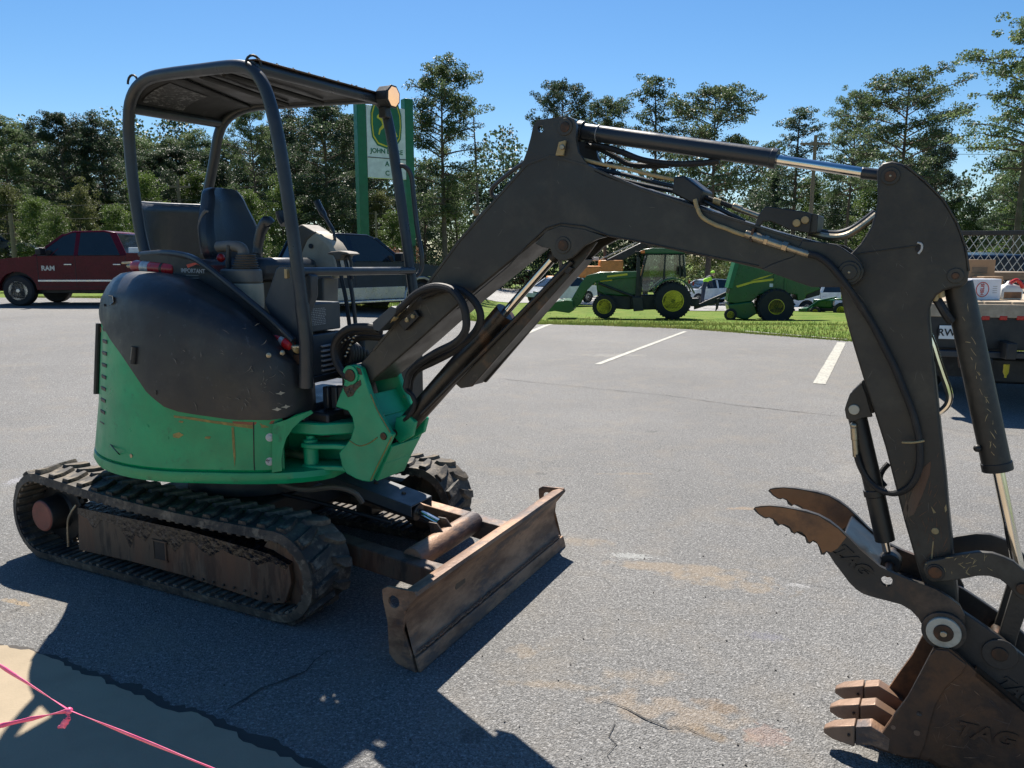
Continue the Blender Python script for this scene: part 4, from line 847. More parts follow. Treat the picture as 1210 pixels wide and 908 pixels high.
pin('ear_boss', 1181.5, 774, -.120, -.110, 18.5, M['thumb']); pin('bucket_pin_head', 1181.5, 774, -.126, .12, 8.5, M['steelpin'])
TAG = text_mesh('TAG', .055, M['thumb'], .004, .002, 'CENTER', .35)
pa, pb = B(1160, 800, -.114), B(1212, 835, -.114); place_text(TAG, 'embossed_letters', X, B(1200, 816, -.1145), pb-pa, (0, 0, 1))
# thumb
def scal(pts):
    return pts
THT = [(890, 602), (892, 599.5), (899, 598), (910, 597.6), (925, 599), (935, 601), (952, 604), (967, 609), (980, 616), (991.6, 625), (1004, 637), (1016, 649.5), (1028, 660), (1040, 670), (1060.5, 680), (1075, 686), (1089, 690), (1106, 697), (1121, 706), (1134, 716), (1140, 728), (1140, 746), (1135, 758), (1127, 766), (1115, 769), (1104, 766), (1097, 757), (1092, 743), (1085, 730.5), (1076, 721), (1064.6, 714.5), (1048, 710), (1032, 706), (1020, 702), (1012, 697), (1003, 688), (995.6, 678), (987, 667), (980, 656), (977, 652.5), (974, 656), (970, 655.5), (968, 649), (965, 641.5), (961, 639.5), (957, 643), (953, 641.5), (951, 635), (947, 629.5), (942, 629), (939, 631.5), (934.5, 629), (932, 623.5), (927, 620.5), (922.5, 620), (919.5, 622), (915, 619), (913, 614), (909, 612), (905, 613), (902, 612), (896, 608)]
TV = -.135
copyplate('thumb_plate', THT, TV, TV, TV+.018, M['thumb'], 0, None, (1048, 687, 6.6))
copyplate('thumb_plate', THT, TV, .117, .135, M['thumb'], 0, None, (1048, 687, 6.6))
# rust coated outer face of the tips
TP = [(892, 600.5), (910, 598.5), (935, 602), (967, 610), (990, 625), (1000, 635), (990, 648), (982, 653), (977, 651), (972, 654), (969, 647), (965, 640.5), (961, 638.5), (956, 641), (952, 633), (947, 628.5), (942, 628), (938, 630), (933, 622.5), (927, 619.5), (921, 620), (914, 613), (909, 611), (904, 611.5), (897, 607)]
P = [B(x, y, TV-.001) for x, y in TP]; MB().add(P, [tuple(range(len(P)))]).build('rusty_thumb_tip', M['rustthumb'], X, 0, False)
P = [B(x, y, TV)+bn*(.117-TV-.001) for x, y in TP]; MB().add(P, [tuple(range(len(P)))]).build('rusty_thumb_tip', M['rustthumb'], X, 0, False)
for (a, b2, nm) in (((994, 629), (1036, 668), 'thumb_cross_plate'), ((1050, 700), (1085, 712), 'thumb_rear_cross_plate')):
    A_, B_ = B(a[0], a[1]+8, TV)+bn*.018, B(b2[0], b2[1]+8, TV)+bn*.018; d = (B_-A_).normalized(); nn = d.cross(bn).normalized()*.012
    MB().slab([A_, B_, B_+bn*.234, A_+bn*.234], [q+nn for q in (A_, B_, B_+bn*.234, A_+bn*.234)]).build(nm, M['frame'], X, .002)
pin('thumb_rod_pin', 1052, 664, TV+.02, .115, 5, M['steelpin'], 0)
pin('thumb_hub', 1115, 745, TV-.012, TV+.002, 23.5, M['thumb'], TV); pin('thrust_washer', 1115, 745, TV-.022, TV-.010, 18.4, M['washer'], TV)
pin('bushing', 1115, 745, TV-.026, TV-.018, 10.5, M['steelpin'], TV); pin('grease_nipple', 1115, 745, TV-.034, TV-.024, 3.6, M['zinc'], TV); pin('bucket_pivot_pin', 1115, 745, TV, .14, 14, M['steelpin'], TV)
pa, pb = B(975, 645, TV-.002), B(1032, 700, TV-.002); place_text(text_mesh('TAG', .062, M['blackp'], .004, .002, 'CENTER', .3), 'embossed_letters', X, B(1006, 662, TV-.002), B(1032, 682, TV)-B(985, 640, TV), (.1, 0, 1))
# bucket
VK = -.165
side = [(1099, 774), (1103, 767), (1112, 766), (1124, 768), (1133, 775), (1154, 795), (1180, 816), (1210, 842), (1240, 868), (1264, 888), (1270, 904), (1254, 920), (1215, 928), (1170, 922), (1135, 914), (1109, 908), (1097, 900), (1086, 897.5), (1070, 896), (1055, 891.5), (1040, 887), (1028, 881), (1036, 872), (1042, 866), (1056, 846), (1072.7, 824), (1085, 801)]
sp = [B(x, y, VK) for x, y in side]
lowz = min(p.z for p in sp)
sp = [Vector((p.x, p.y, max(p.z, .012))) for p in sp]
bk = MB().holed(sp, bn*.016, B(1083.5, 866, VK), mpx(B(1083, 866, VK), 3.6)).build('bucket_side', M['bucket'], X)
sq = [p+bn*(.33-.016) for p in sp]; MB().holed(sq, bn*.016, B(1083.5, 866, VK)+bn*.314, .01).build('bucket_side', M['bucket'], X)
i_a, i_b = 5, 21                                            # shell from behind the ears round to the lip
sh = [p for p in sp[5:22]]
b = MB(); cen = mid(sp)
for i in range(len(sh)-1):
    a, c_ = sh[i], sh[i+1]; ia, ic = a+(cen-a).normalized()*.014, c_+(cen-c_).normalized()*.014
    b.slab([a, c_, c_+bn*.33, a+bn*.33], [q for q in (ia, ic, ic+bn*.33, ia+bn*.33)])
b.build('bucket_shell', M['bucket'], X, 0)
# thicker side cutter on the near side and the embossed letters
SCU = [(1099, 775), (1106, 768), (1120, 769), (1142, 786), (1136, 797), (1118, 812), (1105, 834), (1098, 858), (1093, 880), (1086, 896), (1070, 895), (1040, 886), (1029, 880), (1043, 866), (1072.7, 824), (1085, 801)]
copyplate('side_cutter', SCU, VK-.006, VK-.006, VK+.001, M['bucket'], .002)
for x, y, r in ((1055.5, 860, 2.6), (1083.5, 866.5, 3.4)): pin('cutter_hole_light', x, y, VK-.0075, VK-.004, r, M['tooth'], None, None, 0)
pin('cutter_hole', 1086, 844, VK-.0078, VK-.004, 3, M['grease'], None, None, 0)
pa, pb = B(1130, 862, VK-.002), B(1190, 876, VK-.002); place_text(text_mesh('TAG', .070, M['bucket'], .005, .002, 'CENTER', .3, 1.15), 'embossed_letters', X, B(1162, 868, VK-.001), pb-pa, (0, 0, 1))
# lip plate and the three teeth with their shanks
scratches(bk, [(1110, 800), (1145, 800), (1208, 850), (1208, 900), (1110, 900)], VK-.0015, 26, 6, M['rust'], (6, 26), .35, .5); scratches(bk, [(1110, 790), (1140, 800), (1150, 900), (1100, 890)], VK-.0015, 14, 7, M['tooth'], (4, 14), .3, 2.2)
scratches(bc, [(1128, 350), (1142, 345), (1185, 545), (1172, 545)], -.078, 24, 8, M['goldtube'], (3, 12), .35, 1.3)
for v_ in (0,): scratches(X, LK[:8]+LK[-7:], -.1062, 26, 9, M['goldtube'], (2, 10), .4)
lipz = B(1030, 874, VK)
for k, v in enumerate((-.147, 0, .140)):
    off = bn*(v-(-.147))
    top_ = [(973, 861), (975, 855.5), (984, 854.5), (1010, 852.5)]; 
    seg = [[(1011, 853), (1011, 877)], [(985, 854.5), (985, 868.5)], [(974, 858), (974, 863.5)]]
    rings = []
    for (a, c_), hw in zip(seg, (.034, .030, .017)):
        pu, pl_ = B(a[0], a[1], -.147)+off, B(c_[0], c_[1], -.147)+off; pl_.z = max(pl_.z, .004)
        rings.append([pu-bn*hw*.8, pu+bn*hw*.8, pl_+bn*hw, pl_-bn*hw])
    tt = MB().loft(rings).build('tooth', M['tooth'], X, .004)
    seg = [[(1012, 854.5), (1012, 876)], [(1030, 853.5), (1030, 876)], [(1052, 868), (1050, 884)], [(1062, 876), (1060, 890)]]
    rings = []
    for (a, c_), hw in zip(seg, (.027, .027, .024, .018)):
        pu, pl_ = B(a[0], a[1], -.147)+off, B(c_[0], c_[1], -.147)+off; pl_.z = max(pl_.z, .010); pu.z = max(pu.z, pl_.z+.012)
        rings.append([pu-bn*hw, pu+bn*hw, pl_+bn*hw, pl_-bn*hw])
    MB().loft(rings).build('tooth_shank', M['tooth'] if k else M['rust'], X, .003)
    pin('tooth_pin', 1004, 863, v-.036, v+.036, 1.6, M['steelpin'], -.147, tt)

# ---- hoses and pipes -----------------------------------------------
def hose(name, pts, rpx, mt, k=4, n=10, par=None):           # pts: (px, py, v)
    P = [B(x, y, v) for x, y, v in pts]; return MB().tube(P, mpx(mid(P), rpx), n, k).build(name, mt, par or X)
hose('boom_hose', [(466, 371, -.14), (478, 360, -.15), (491, 348, -.16), (505, 341, -.17), (519, 339, -.18), (535, 344, -.19), (547, 360, -.2), (551, 378, -.2), (549, 393, -.2), (537, 406, -.18), (515, 417, -.14), (495, 430, -.1), (484, 442, -.08), (480, 458, -.08)], 4.6, M['hose'])
hose('boom_hose', [(500, 350, -.12), (518, 343, -.13), (535, 341, -.14), (549, 346, -.15), (562, 358, -.15), (568, 374, -.15), (563, 390, -.14), (552, 402, -.12), (533, 417, -.1), (512, 428, -.08), (494, 437, -.06), (486, 448, -.04), (484, 462, -.03)], 4.4, M['hose'])
hose('boom_hose', [(478, 456, -.05), (481, 462, -.05), (488, 468, -.06), (490, 478, -.06), (486, 488, -.06), (478, 497, -.05)], 2.6, M['hose'])
for dx, dy, v, r in ((0, 0, -.13, 4.6), (4, 5, -.05, 4.2), (9, 12, .0, 4.0)):
    hose('swing_hose', [(446+dx, 388+dy, v), (430+dx, 386.5+dy, v), (414+dx, 388+dy, v), (402+dx, 396+dy, v), (395+dx, 409+dy, v), (396+dx, 424+dy, v), (403+dx, 438+dy, v), (412+dx, 447+dy, v)], r, M['hose'])
random.seed(4)
for k in range(7):
    v = .0+.03*k; hose('valve_hose', [(405+3*k, 398+2*k, v), (412+4*k, 405+2*k, v), (416+3*k, 420+k, v), (410+3*k, 440, v)], 3.4, M['hose'])
for k in range(6): a = B(408+k*2.0, 421-k*4.4, -.08); MB().ball(a, mpx(a, 1.6), 6).build('silver_clip', M['zinc'], X)
for k in range(3): a = B(404+k*4, 405-k*3.2, -.08); MB().ball(a, mpx(a, 1.3), 6).build('silver_clip', M['zinc'], X)
MB().box((.93, -.16, 1.06), (.10, .32, .26)).build('valve_block', M['blackp'], X, .01); MB().box((.84, .10, 1.10), (.14, .56, .42)).build('dark_gap_fill', M['blackp'], X, .02)  # second box: dark block added to fill the see-through gap behind the hoses
for i, (x, y) in enumerate(((447, 386), (453, 384), (458, 380), (463, 376), (468, 371), (472, 366), (476, 361))): 
    p = B(x, y, -.135); q = B(x+4.5, y-4, -.138); MB().cyl(p, q, mpx(p, 5.2 if i in (3, 5) else 3.8), None, 6 if i % 2 else 12).build('hose_fitting', M['goldtube'] if i < 5 else M['zinc'], X, .001)
hose('boom_steel_pipe', [(652, 177, -.075), (640, 182, -.08), (622, 191, -.08), (604, 203, -.07), (588, 216, -.06), (581, 223, -.05), (581, 230, -.04), (587, 233, -.03), (600, 226, -.02), (612, 214, -.02)], 2.6, M['frame'])
hose('boom_steel_pipe', [(668, 184, -.08), (690, 189, -.08), (715, 195, -.08), (742, 200, -.08), (770, 207, -.07), (805, 214, -.06)], 2.2, M['goldtube'])
hose('boom_steel_pipe', [(676, 192, -.02), (700, 199, -.02), (740, 207, -.02), (775, 216, -.02), (808, 223, -.02)], 2.6, M['frame'])
hose('boom_steel_pipe', [(676, 195, .03), (700, 204, .03), (740, 214, .03), (775, 222, .03), (808, 229, .03)], 2.6, M['frame'])
hose('arm_cylinder_hose', [(700, 171, 0), (715, 174, 0), (735, 180, -.01), (755, 188, -.01), (775, 192, 0), (800, 194, 0), (830, 193, .0), (850, 190, 0)], 3.6, M['hose'])
hose('arm_cylinder_hose', [(693, 172, .02), (708, 176, .02), (728, 186, .02), (742, 194, .02), (760, 196, .02), (790, 196, .02)], 3.2, M['hose'])
hose('arm_cylinder_hose', [(688, 190, .0), (700, 196, .01), (712, 198, .01), (722, 194, .01), (726, 206, 0)], 3, M['hose'])
copyplate('pipe_clamp_block', [(800, 210), (812, 209), (834, 226), (829, 243), (820, 241), (797, 229)], -.05, -.085, .05, M['blackp'], .006)
hose('boom_steel_pipe', [(821, 236, -.11), (824, 246, -.112), (830, 257, -.113), (846, 266, -.113), (858, 270, -.113), (870, 275, -.113), (884, 279, -.113)], 2.5, M['goldtube'])
for a, c_, r, mt in (((830, 232), (846, 238), 2.6, 'hose'), ((843, 237), (852, 240), 3.8, 'goldtube'), ((851, 239), (872, 247), 2.8, 'hose'), ((866, 244), (876, 248), 4.2, 'zinc'), ((872, 247), (897, 256), 3.4, 'zinc'), ((832, 238), (880, 262), 2.6, 'frame')): cyl2('pipe_coupling', a, c_, -.03, r, M[mt])
copyplate('pipe_bracket', [(888, 284), (892, 268), (899, 252), (905, 244.5), (915, 245), (954, 251), (960, 253), (957, 276), (934, 272), (912, 262), (903, 262), (897, 270)], -.085, -.10, -.085, M['blackp'], .003)
copyplate('pipe_bracket', [(905, 244.5), (954, 251), (967, 254), (965, 275), (956, 276), (932, 270)], -.085, -.085, .05, M['boom'], .003)
for x, y in ((941, 263.6), (951, 260)): pin('bracket_bolt', x, y, -.112, -.098, 4.4, M['goldtube'])
for i, (t0, t1, r) in enumerate(((0, .12, 5.6), (.12, .3, 6.6), (.3, .36, 7.6), (.36, .58, 6.4), (.58, .66, 7.4), (.66, 1, 5.0))):
    x0, y0, x1, y1 = 881, 276.5, 956, 301; cyl2('hydraulic_coupling', (x0+(x1-x0)*t0, y0+(y1-y0)*t0), (x0+(x1-x0)*t1, y0+(y1-y0)*t1), -.122, r*.82, M['zinc'], None, 6 if i in (2, 4) else 20, .001)
copyplate('coupling_clip', [(885, 285), (889, 270), (892, 270), (889, 286)], -.13, -.135, -.10, M['steelpin'], .001)
hose('arm_hose', [(954, 300, -.122), (966, 303, -.122), (978, 311, -.124), (990, 324, -.124), (999, 336, -.122), (1009, 350, -.110), (1020, 366, -.09), (1032, 385, -.085), (1046, 412, -.085), (1057, 434, -.085), (1066, 456, -.085), (1075, 478, -.085), (1082, 500, -.086), (1086, 520, -.087), (1087, 545, -.088), (1083, 563, -.088), (1073, 577, -.08), (1057, 583, -.06), (1040, 579, -.04), (1026, 567, -.03), (1017, 552, -.03), (1012, 537, -.03)], 4.0, M['hose'])
hose('hose_tie', [(1066, 523, -.095), (1080, 523, -.103), (1092, 521, -.095)], 1.3, M['goldtube'])
for a, c_, r in (((1009, 505), (1010, 520), 4.2), ((1010, 518), (1011.5, 540), 3.6)): cyl2('hose_fitting', a, c_, -.03, r, M['zinc'])
p = B(1009, 503, -.03); MB().ball(p, mpx(p, 4.6), 8).build('hose_fitting', M['zinc'], X)
hose('thumb_hose', [(1046, 575, .02), (1040, 566, .03), (1043, 556, .04), (1050, 548, .05)], 3.2, M['hose'])
hose('arm_side_pipe', [(1098, 396, .0), (1103, 408, .0), (1108, 424, .0), (1114, 442, .0), (1120, 459, .0), (1122, 470, .0), (1119, 479, .0), (1112, 486, .0), (1106, 489, .0)], 4.0, M['chrome'])
hose('arm_top_pipe', [(956, 275, 0), (972, 279, 0), (989, 280.5, 0), (1003, 277, 0), (1018, 268, 0), (1036, 254, 0)], 4.0, M['zinc'])
hose('arm_top_pipe', [(956, 271, .03), (975, 275, .03), (992, 275, .03), (1010, 268, .03), (1034, 250, .03)], 3.2, M['frame'])
p = B(733, 0, 0); MB().lathe([(.012, 0), (.012, .02), (.001, .022)], B(563, 254, -.06)+Vector((0, 0, 0)), (-.5, 0, 1), 10).build('boom_grease_cap', M['goldtube'], X)

# ---- canopy --------------------------------------------------------
RT = .030
def P3(px, py, Y): return T(px, py, Y)
# near side hoop: rear post, roof rail, front post
nr = [(182, 335, -.36), (172, 300, -.36), (165, 270, -.36), (157, 215, -.36), (153, 170, -.36), (152, 145, -.365), (154, 122, -.37), (162, 104, -.38), (176, 93, -.39), (196, 88, -.41), (240, 82.5, -.46), (270, 79, -.49), (287, 79.5, -.5), (300, 85, -.5), (311, 100, -.5), (320, 125, -.5), (329, 165, -.5), (338, 220, -.5), (348, 290, -.5), (357, 360, -.5), (362, 405, -.5)]
can = MB().tube([P3(*q) for q in nr], RT, 14, 3).build('canopy_side_frame', M['frame'], X)
fr = [(242, 290, .30), (244, 240, .30), (253, 190, .30), (258, 160, .30), (266, 143, .32), (282, 131, .35), (305, 125, .38), (345, 122, .42), (400, 118, .44), (440, 117, .45), (453, 127, .45), (459, 145, .45), (466, 185, .45), (474, 240, .45), (481, 290, .45), (487, 335, .45), (491, 370, .45)]
MB().tube([P3(*q) for q in fr], RT, 14, 3).build('canopy_side_frame', M['frame'], X)
# rear cross bar with the liner sloping up from it to the roof
a, c_ = P3(154, 128, -.36), P3(260, 146, .30); MB().cyl(a, c_, .028).build('canopy_rear_bar', M['frame'], X)
zr = (P3(176, 92, -.39).z+.0); rN, rF = P3(200, 89, -.41), P3(296, 128, .37); fN, fF = P3(292, 80, -.5), P3(447, 120, .45)
rings = []
m_ = 12
def arc(t): return math.sin(t*math.pi/2)
b = MB(); rows = []
for i in range(m_+1):
    t = i/m_; row = []
    for j in range(9):
        s = j/8; lo_ = a.lerp(c_, s); hi = rN.lerp(rF, s); hi.z += .004; hi.x += .02; lo_ = lo_+Vector((-.0, 0, .01))
        row.append(Vector((lo_.x+(hi.x-lo_.x)*(1-math.cos(t*math.pi/2)), lo_.y+(hi.y-lo_.y)*t, lo_.z+(hi.z-lo_.z)*math.sin(t*math.pi/2))))
    rows.append(row)
liner = b.loft(rows, False, False).build('roof_rear_liner', M['liner'], X); s_ = liner.modifiers.new('t', 'SOLIDIFY'); s_.thickness = .008
# printed sticker on the liner
def onl(t, s): return Vector(rows[int(t*m_)][0]).lerp(rows[int(t*m_)][8], s)
V = []; Fq = []
for i in range(7):
    for j in range(7):
        t, s2 = .22+.6*i/6, .10+.42*j/6; ii = int(t*m_); f_ = t*m_-ii; js = s2*8; jj = int(js); g_2 = js-jj
        pA = rows[ii][jj].lerp(rows[ii][jj+1], g_2); pB = rows[ii+1][jj].lerp(rows[ii+1][jj+1], g_2); V.append(pA.lerp(pB, f_)+Vector((.008, 0, -.012)))
for i in range(6):
    for j in range(6): Fq.append((i*7+j, i*7+j+1, (i+1)*7+j+1, (i+1)*7+j))
MB().add(V, Fq).build('liner_sticker', M['sticker'], liner, 0, True)
# roof sheet, front bar, ribs beneath
rs = [rN+Vector((-.05, .0, .012)), rF+Vector((-.05, 0, .012)), fF+Vector((.02, 0, .018)), fN+Vector((.02, 0, .018))]
roof = MB().prism(rs, (0, 0, .012)).build('roof_sheet', M['blackp'], X, .003)
for t in (.34, .62):
    p, q = rN.lerp(fN, t), rF.lerp(fF, t); MB().tube([p.lerp(q, .06)+Vector((0, 0, -.004)), p.lerp(q, .94)+Vector((0, 0, -.004))], .014, 8, 1).build('roof_rib', M['liner'], X)
for s in (): p, q = rN.lerp(rF, s), fN.lerp(fF, s); MB().box((p+q)/2+Vector((0, 0, .0)), (abs((q-p).x)*.9, .06, .02), 0, 0).build('roof_rib', M['blackp'], X, .006)
fb = [P3(303, 84, -.5), P3(340, 93, -.30), P3(400, 108, .12), P3(447, 121, .45)]
MB().tube([fN+Vector((.03, 0, .0)), fF+Vector((.03, 0, 0))], .026, 12, 1).build('roof_front_bar', M['frame'], X)
MB().slab([fN+Vector((.0, 0, .03)), fN+Vector((.06, 0, .026)), fF+Vector((.06, 0, .026)), fF+Vector((0, 0, .03))], [q+Vector((0, 0, .006)) for q in (fN+Vector((.0, 0, .03)), fN+Vector((.06, 0, .026)), fF+Vector((.06, 0, .026)), fF+Vector((0, 0, .03)))]).build('roof_front_strip', M['sidefr'], X, .001)
random.seed(9)
for k in range(9):
    p = fN.lerp(fF, .05+.9*k/8)+Vector((.03, 0, .034)); MB().lathe([(.009, 0), (.009, .006), (.004, .008), (.004, .011)], p, (0, 0, 1), 8).build('roof_bolt', M['steelpin'], X)
b = MB()
for k in range(14): p = fN.lerp(fF, random.uniform(.5, .98))+Vector((random.uniform(0, .05), 0, .036)); b.ball(p, random.uniform(.004, .010), 4, (1, 1, .6))
b.build('fallen_debris', M['sidefr'], X)
for x, y, Y in ((300, 83, -.5), (157.5, 104, -.37)):
    p = P3(x, y, Y); d = Vector((.3, .95, 0)) if x > 200 else Vector((.9, .3, 0)); d = Vector((.45, .9, 0)) if x > 200 else Vector((1, .1, 0)); R0 = .035
    MB().tube([p+d.normalized()*R0*math.cos(a_)+Vector((0, 0, .02+R0*1.25*math.sin(a_))) for a_ in [math.pi*k/8 for k in range(9)]], .006, 8, 1).build('lifting_eye', M['blackp'], X)
# white label strip on the rear post, grab handles, cross bars
MB().tube([P3(153.8, 169, -.325)+Vector((.02, -.012, 0)), P3(155.3, 204, -.325)+Vector((.02, -.012, 0))], .013, 6, 1).build('white_post_label', M['whitebox'], X)
MB().cyl(P3(352, 321.5, -.5), P3(488, 320, .45), .021).build('front_cross_bar', M['frame'], X)
MB().tube([P3(*q) for q in ((469, 196, .45), (478, 197, .47), (486, 208, .5), (489, 235, .5), (493, 270, .5), (498, 300, .5), (498, 317, .5), (492, 326, .48), (483, 326.5, .45))], .014, 10).build('grab_handle', M['frame'], X)
MB().tube([P3(*q) for q in ((166, 301, -.42), (195, 299, -.45), (222, 303, -.48), (240, 312, -.5), (262, 329, -.5), (290, 352, -.5), (320, 377, -.5), (347, 403, -.5))], .016, 10).build('side_guard_rail', M['frame'], X)
MB().tube([P3(357, 360, -.5), P3(362, 405, -.5), P3(362, 458, -.5)], .034, 14, 2).build('post_socket', M['frame'], X)
MB().box(P3(349, 425, -.5)+Vector((0, .02, 0)), (.05, .03, .05)).build('latch_plate', M['steelpin'], X, .004)
p = P3(339, 323.5, -.49); MB().box(p, (.018, .02, .045)).build('brass_latch', M['goldtube'], X, .003)
# work lamp on the far front corner
lp = P3(455, 123, .42)+Vector((.06, -.02, .03)); ld = Vector((1.0, -.02, -.06)).normalized()
lm = MB().lathe([(.038, -.085), (.056, -.07), (.060, 0), (.064, .004), (.064, .012), (.058, .014)], lp, ld, 8, R_(22.5)).build('work_lamp_housing', M['blackp'], X, .002)
MB().lathe([(.0001, .022), (.03, .020), (.058, .013), (.058, .006)], lp, ld, 8, R_(22.5)).build('lamp_lens', M['sunglow'], lm)
MB().box(lp+Vector((-.05, 0, -.08)), (.05, .05, .06)).build('lamp_bracket', M['blackp'], X, .006)
# solid rear panel between the rear posts
pa, pb, pc, pd = P3(158, 240, -.35), P3(246, 244, .30), P3(172, 304, -.35), P3(246, 306, .30)
rows = []
for i in range(8):
    t = i/7; r_ = []
    for j in range(9):
        s = j/8; p = pa.lerp(pb, s).lerp(pc.lerp(pd, s), t); p.x -= .16*math.sin(math.pi*s)*(.35+.65*t)*.7; r_.append(p)
    rows.append(r_)
o = MB().loft(rows, False, False).build('rear_panel', M['vinyl'], X); o.modifiers.new('t', 'SOLIDIFY').thickness = .012
MB().tube([q+Vector((0, 0, .0)) for q in rows[0]], .012, 8, 2).build('rear_panel_rail', M['frame'], X)
# side panel under the rail, with its printed warnings
sp_ = [P3(166, 301, -.44), P3(195, 300, -.46), P3(222, 304, -.48), P3(240, 313, -.5), P3(262, 330, -.5), P3(290, 353, -.5), P3(320, 378, -.5), P3(346, 405, -.5), P3(346, 440, -.5), P3(300, 425, -.5), P3(240, 370, -.5), P3(180, 345, -.46), P3(160, 330, -.44)]
MB().prism(sp_, (0, .012, 0)).build('side_panel', M['blackp'], X, 0)
def print_on(body, size, mt, par, a, c_, off=(0, -.003, 0), xs=1.0):
    me = text_mesh(body, size, mt, .0006, .0005, 'CENTER', 0, xs); return place_text(me, 'printed_warning', par, (a+c_)/2+Vector(off), c_-a, (0, 0, 1))
print_on('IMPORTANT', .030, M['dkprint'], X, P3(218, 320, -.505), P3(239, 321, -.505))
b = MB(); P = [P3(x, y, -.506) for x, y in ((220, 313), (237, 309), (239, 315), (232, 312.5), (222, 317))]; b.add(P, [tuple(range(5))]); b.build('red_print', M['redlens'], X, 0, False)
b = MB(); random.seed(2)
for k in range(5):
    y = 325+k*3.2; P = [P3(x, y_, -.506) for x, y_ in ((220, y), (233+random.uniform(-2, 3), y+.4), (233, y+1.4), (220, y+1))]; b.add(P, [(0, 1, 2, 3)])
b.build('small_print', M['greyplas'], X, 0, False)
# operator station: seat, consoles, levers, front box
def blob(name, pts, y0, y1, mt, bev=.02): return MB().prism([T(x, yy, y0) for x, yy in pts], (0, y1-y0, 0)).build(name, mt, X, bev)
SB = [(-.02, .0, .20), (.06, -.005, .212), (.13, -.015, .215), (.20, -.03, .20), (.26, -.045, .175), (.31, -.055, .145), (.35, -.062, .132), (.385, -.07, .118), (.41, -.075, .085)]
ctr = T(275, 309, -.02); rings = []
for z, dx, hw in SB:
    rings.append([ctr+Vector((dx+ox*(1 if hw > .12 else .8), hw*yy, z)) for ox, yy in ((.05, -.98), (.075, -.8), (.045, -.45), (.035, 0), (.045, .45), (.075, .8), (.05, .98), (-.02, 1.0), (-.055, .7), (-.065, 0), (-.055, -.7), (-.02, -1.0))])
seat = MB().loft(rings).build('seat_back', M['vinyl'], X, 0); seat.modifiers.new('s', 'SUBSURF').levels = 1; seat.modifiers['s'].render_levels = 1
MB().tube([T(240, 300, -.2), T(236, 268, -.2), T(243, 250, -.18), T(250, 262, -.16), T(252, 296, -.16)], .012, 8).build('seat_back_shell', M['greyplas'], X)
MB().box(ctr+Vector((.20, 0, -.04)), (.46, .46, .12)).build('seat_cushion', M['vinyl'], X, .04)
MB().box(ctr+Vector((.1, 0, -.32)), (.5, .5, .46)).build('seat_box', M['blackp'], X, .02)
# near console with the bellows and the joystick
c0 = T(292, 356, -.34)
def rr_(c, lx, ly, z): return [Vector((c.x+lx*math.cos(a_)*(1 if abs(math.cos(a_)) < .9 else .95), c.y+ly*math.sin(a_), z)) for a_ in [2*math.pi*k/16 for k in range(16)]]
zb = c0.z; tc_ = T(296, 335, -.34).z; tb = T(296, 318, -.34).z; tt = T(296, 300, -.34).z
MB().loft([rr_(c0, .085, .07, zb-.10), rr_(c0, .095, .075, zb), rr_(c0, .095, .075, tc_)]).build('console_base', M['beige'], X, .004)
MB().loft([rr_(c0+Vector((-.03, 0, 0)), .13, .078, tc_), rr_(c0+Vector((-.03, 0, 0)), .125, .078, tb)]).build('console_top', M['greyplas'], X, .01)
b = MB(); R0 = []
for k in range(13): z = tb+(tt-tb)*k/12; q = 1 if k % 2 else .84; R0.append(rr_(c0+Vector((.01*k/12, 0, 0)), .078*q*(1-.35*k/12), .068*q*(1-.35*k/12), z))
b.loft(R0).build('joystick_bellows', M['boot'], X)
MB().tube([T(303, 300, -.34), T(305, 288, -.33), T(309, 272, -.33), T(315, 262, -.33), T(319, 266, -.32)], [.022]*4+[.026]*4+[.028]*4+[.03]*4+[.02], 12).build('joystick_handle', M['vinyl'], X)
MB().tube([T(258, 292, -.34), T(275, 291, -.34), T(286, 294, -.34), T(288, 304, -.34)], .028, 12).build('armrest', M['greyplas'], X)
MB().tube([T(270, 318, -.36), T(270, 305, -.36), T(271, 290, -.36)], .014, 8).build('lock_lever', M['vinyl'], X)
p = T(261, 305, -.34); MB().ball(p, .022, 8).build('red_knob', M['red'], X)
# far console: curved beige hood
pts = [(350, 268), (356, 266), (364, 270), (376, 276), (388, 286), (396, 299), (399, 315), (398, 328), (392, 330), (385, 322), (370, 318), (358, 312), (354, 300), (357, 288)]
blob('far_console_hood', pts, .26, .40, M['beige'], .03)
blob('far_console_cap', [(348, 269), (356, 265), (372, 275), (362, 284), (354, 302), (347, 304)], .25, .41, M['boot'], .012)
MB().lathe([(.014, 0), (.014, .01)], T(368, 291, .255), (0, -1, 0), 10).build('hood_screw', M['vinyl'], X)
MB().tube([T(374, 238, .34), T(380, 250, .34), T(388, 263, .34), T(394, 275, .34), T(396, 290, .34), T(393, 305, .34)], [.020]*6+[.012]*6+[.009]*9, 10).build('far_lock_lever', M['vinyl'], X)
MB().tube([T(337, 265, .30), T(333, 258, .30), T(331, 250, .30)], .03, 10).build('far_joystick', M['vinyl'], X)
blob('far_console_base', [(366, 330), (382, 328), (382, 360), (366, 360)], .26, .40, M['greyplas'], .01)
for dx in (0, 9):
    MB().tube([T(399+dx, 306, .05), T(404+dx, 330, .05), T(409+dx*.9, 355, .05), T(413+dx*.8, 385, .05)], .011, 8).build('travel_lever', M['vinyl'], X)
blob('travel_pedal_pad', [(385, 300), (390, 297.5), (400, 296.5), (409, 298), (413, 301), (404, 302), (402, 308), (396, 308), (393, 302)], .0, .10, M['boot'], .008)
MB().tube([T(405, 305, .03), T(412, 303, .04), T(415, 312, .05), T(416, 330, .05)], .009, 8).build('travel_lever', M['vinyl'], X)
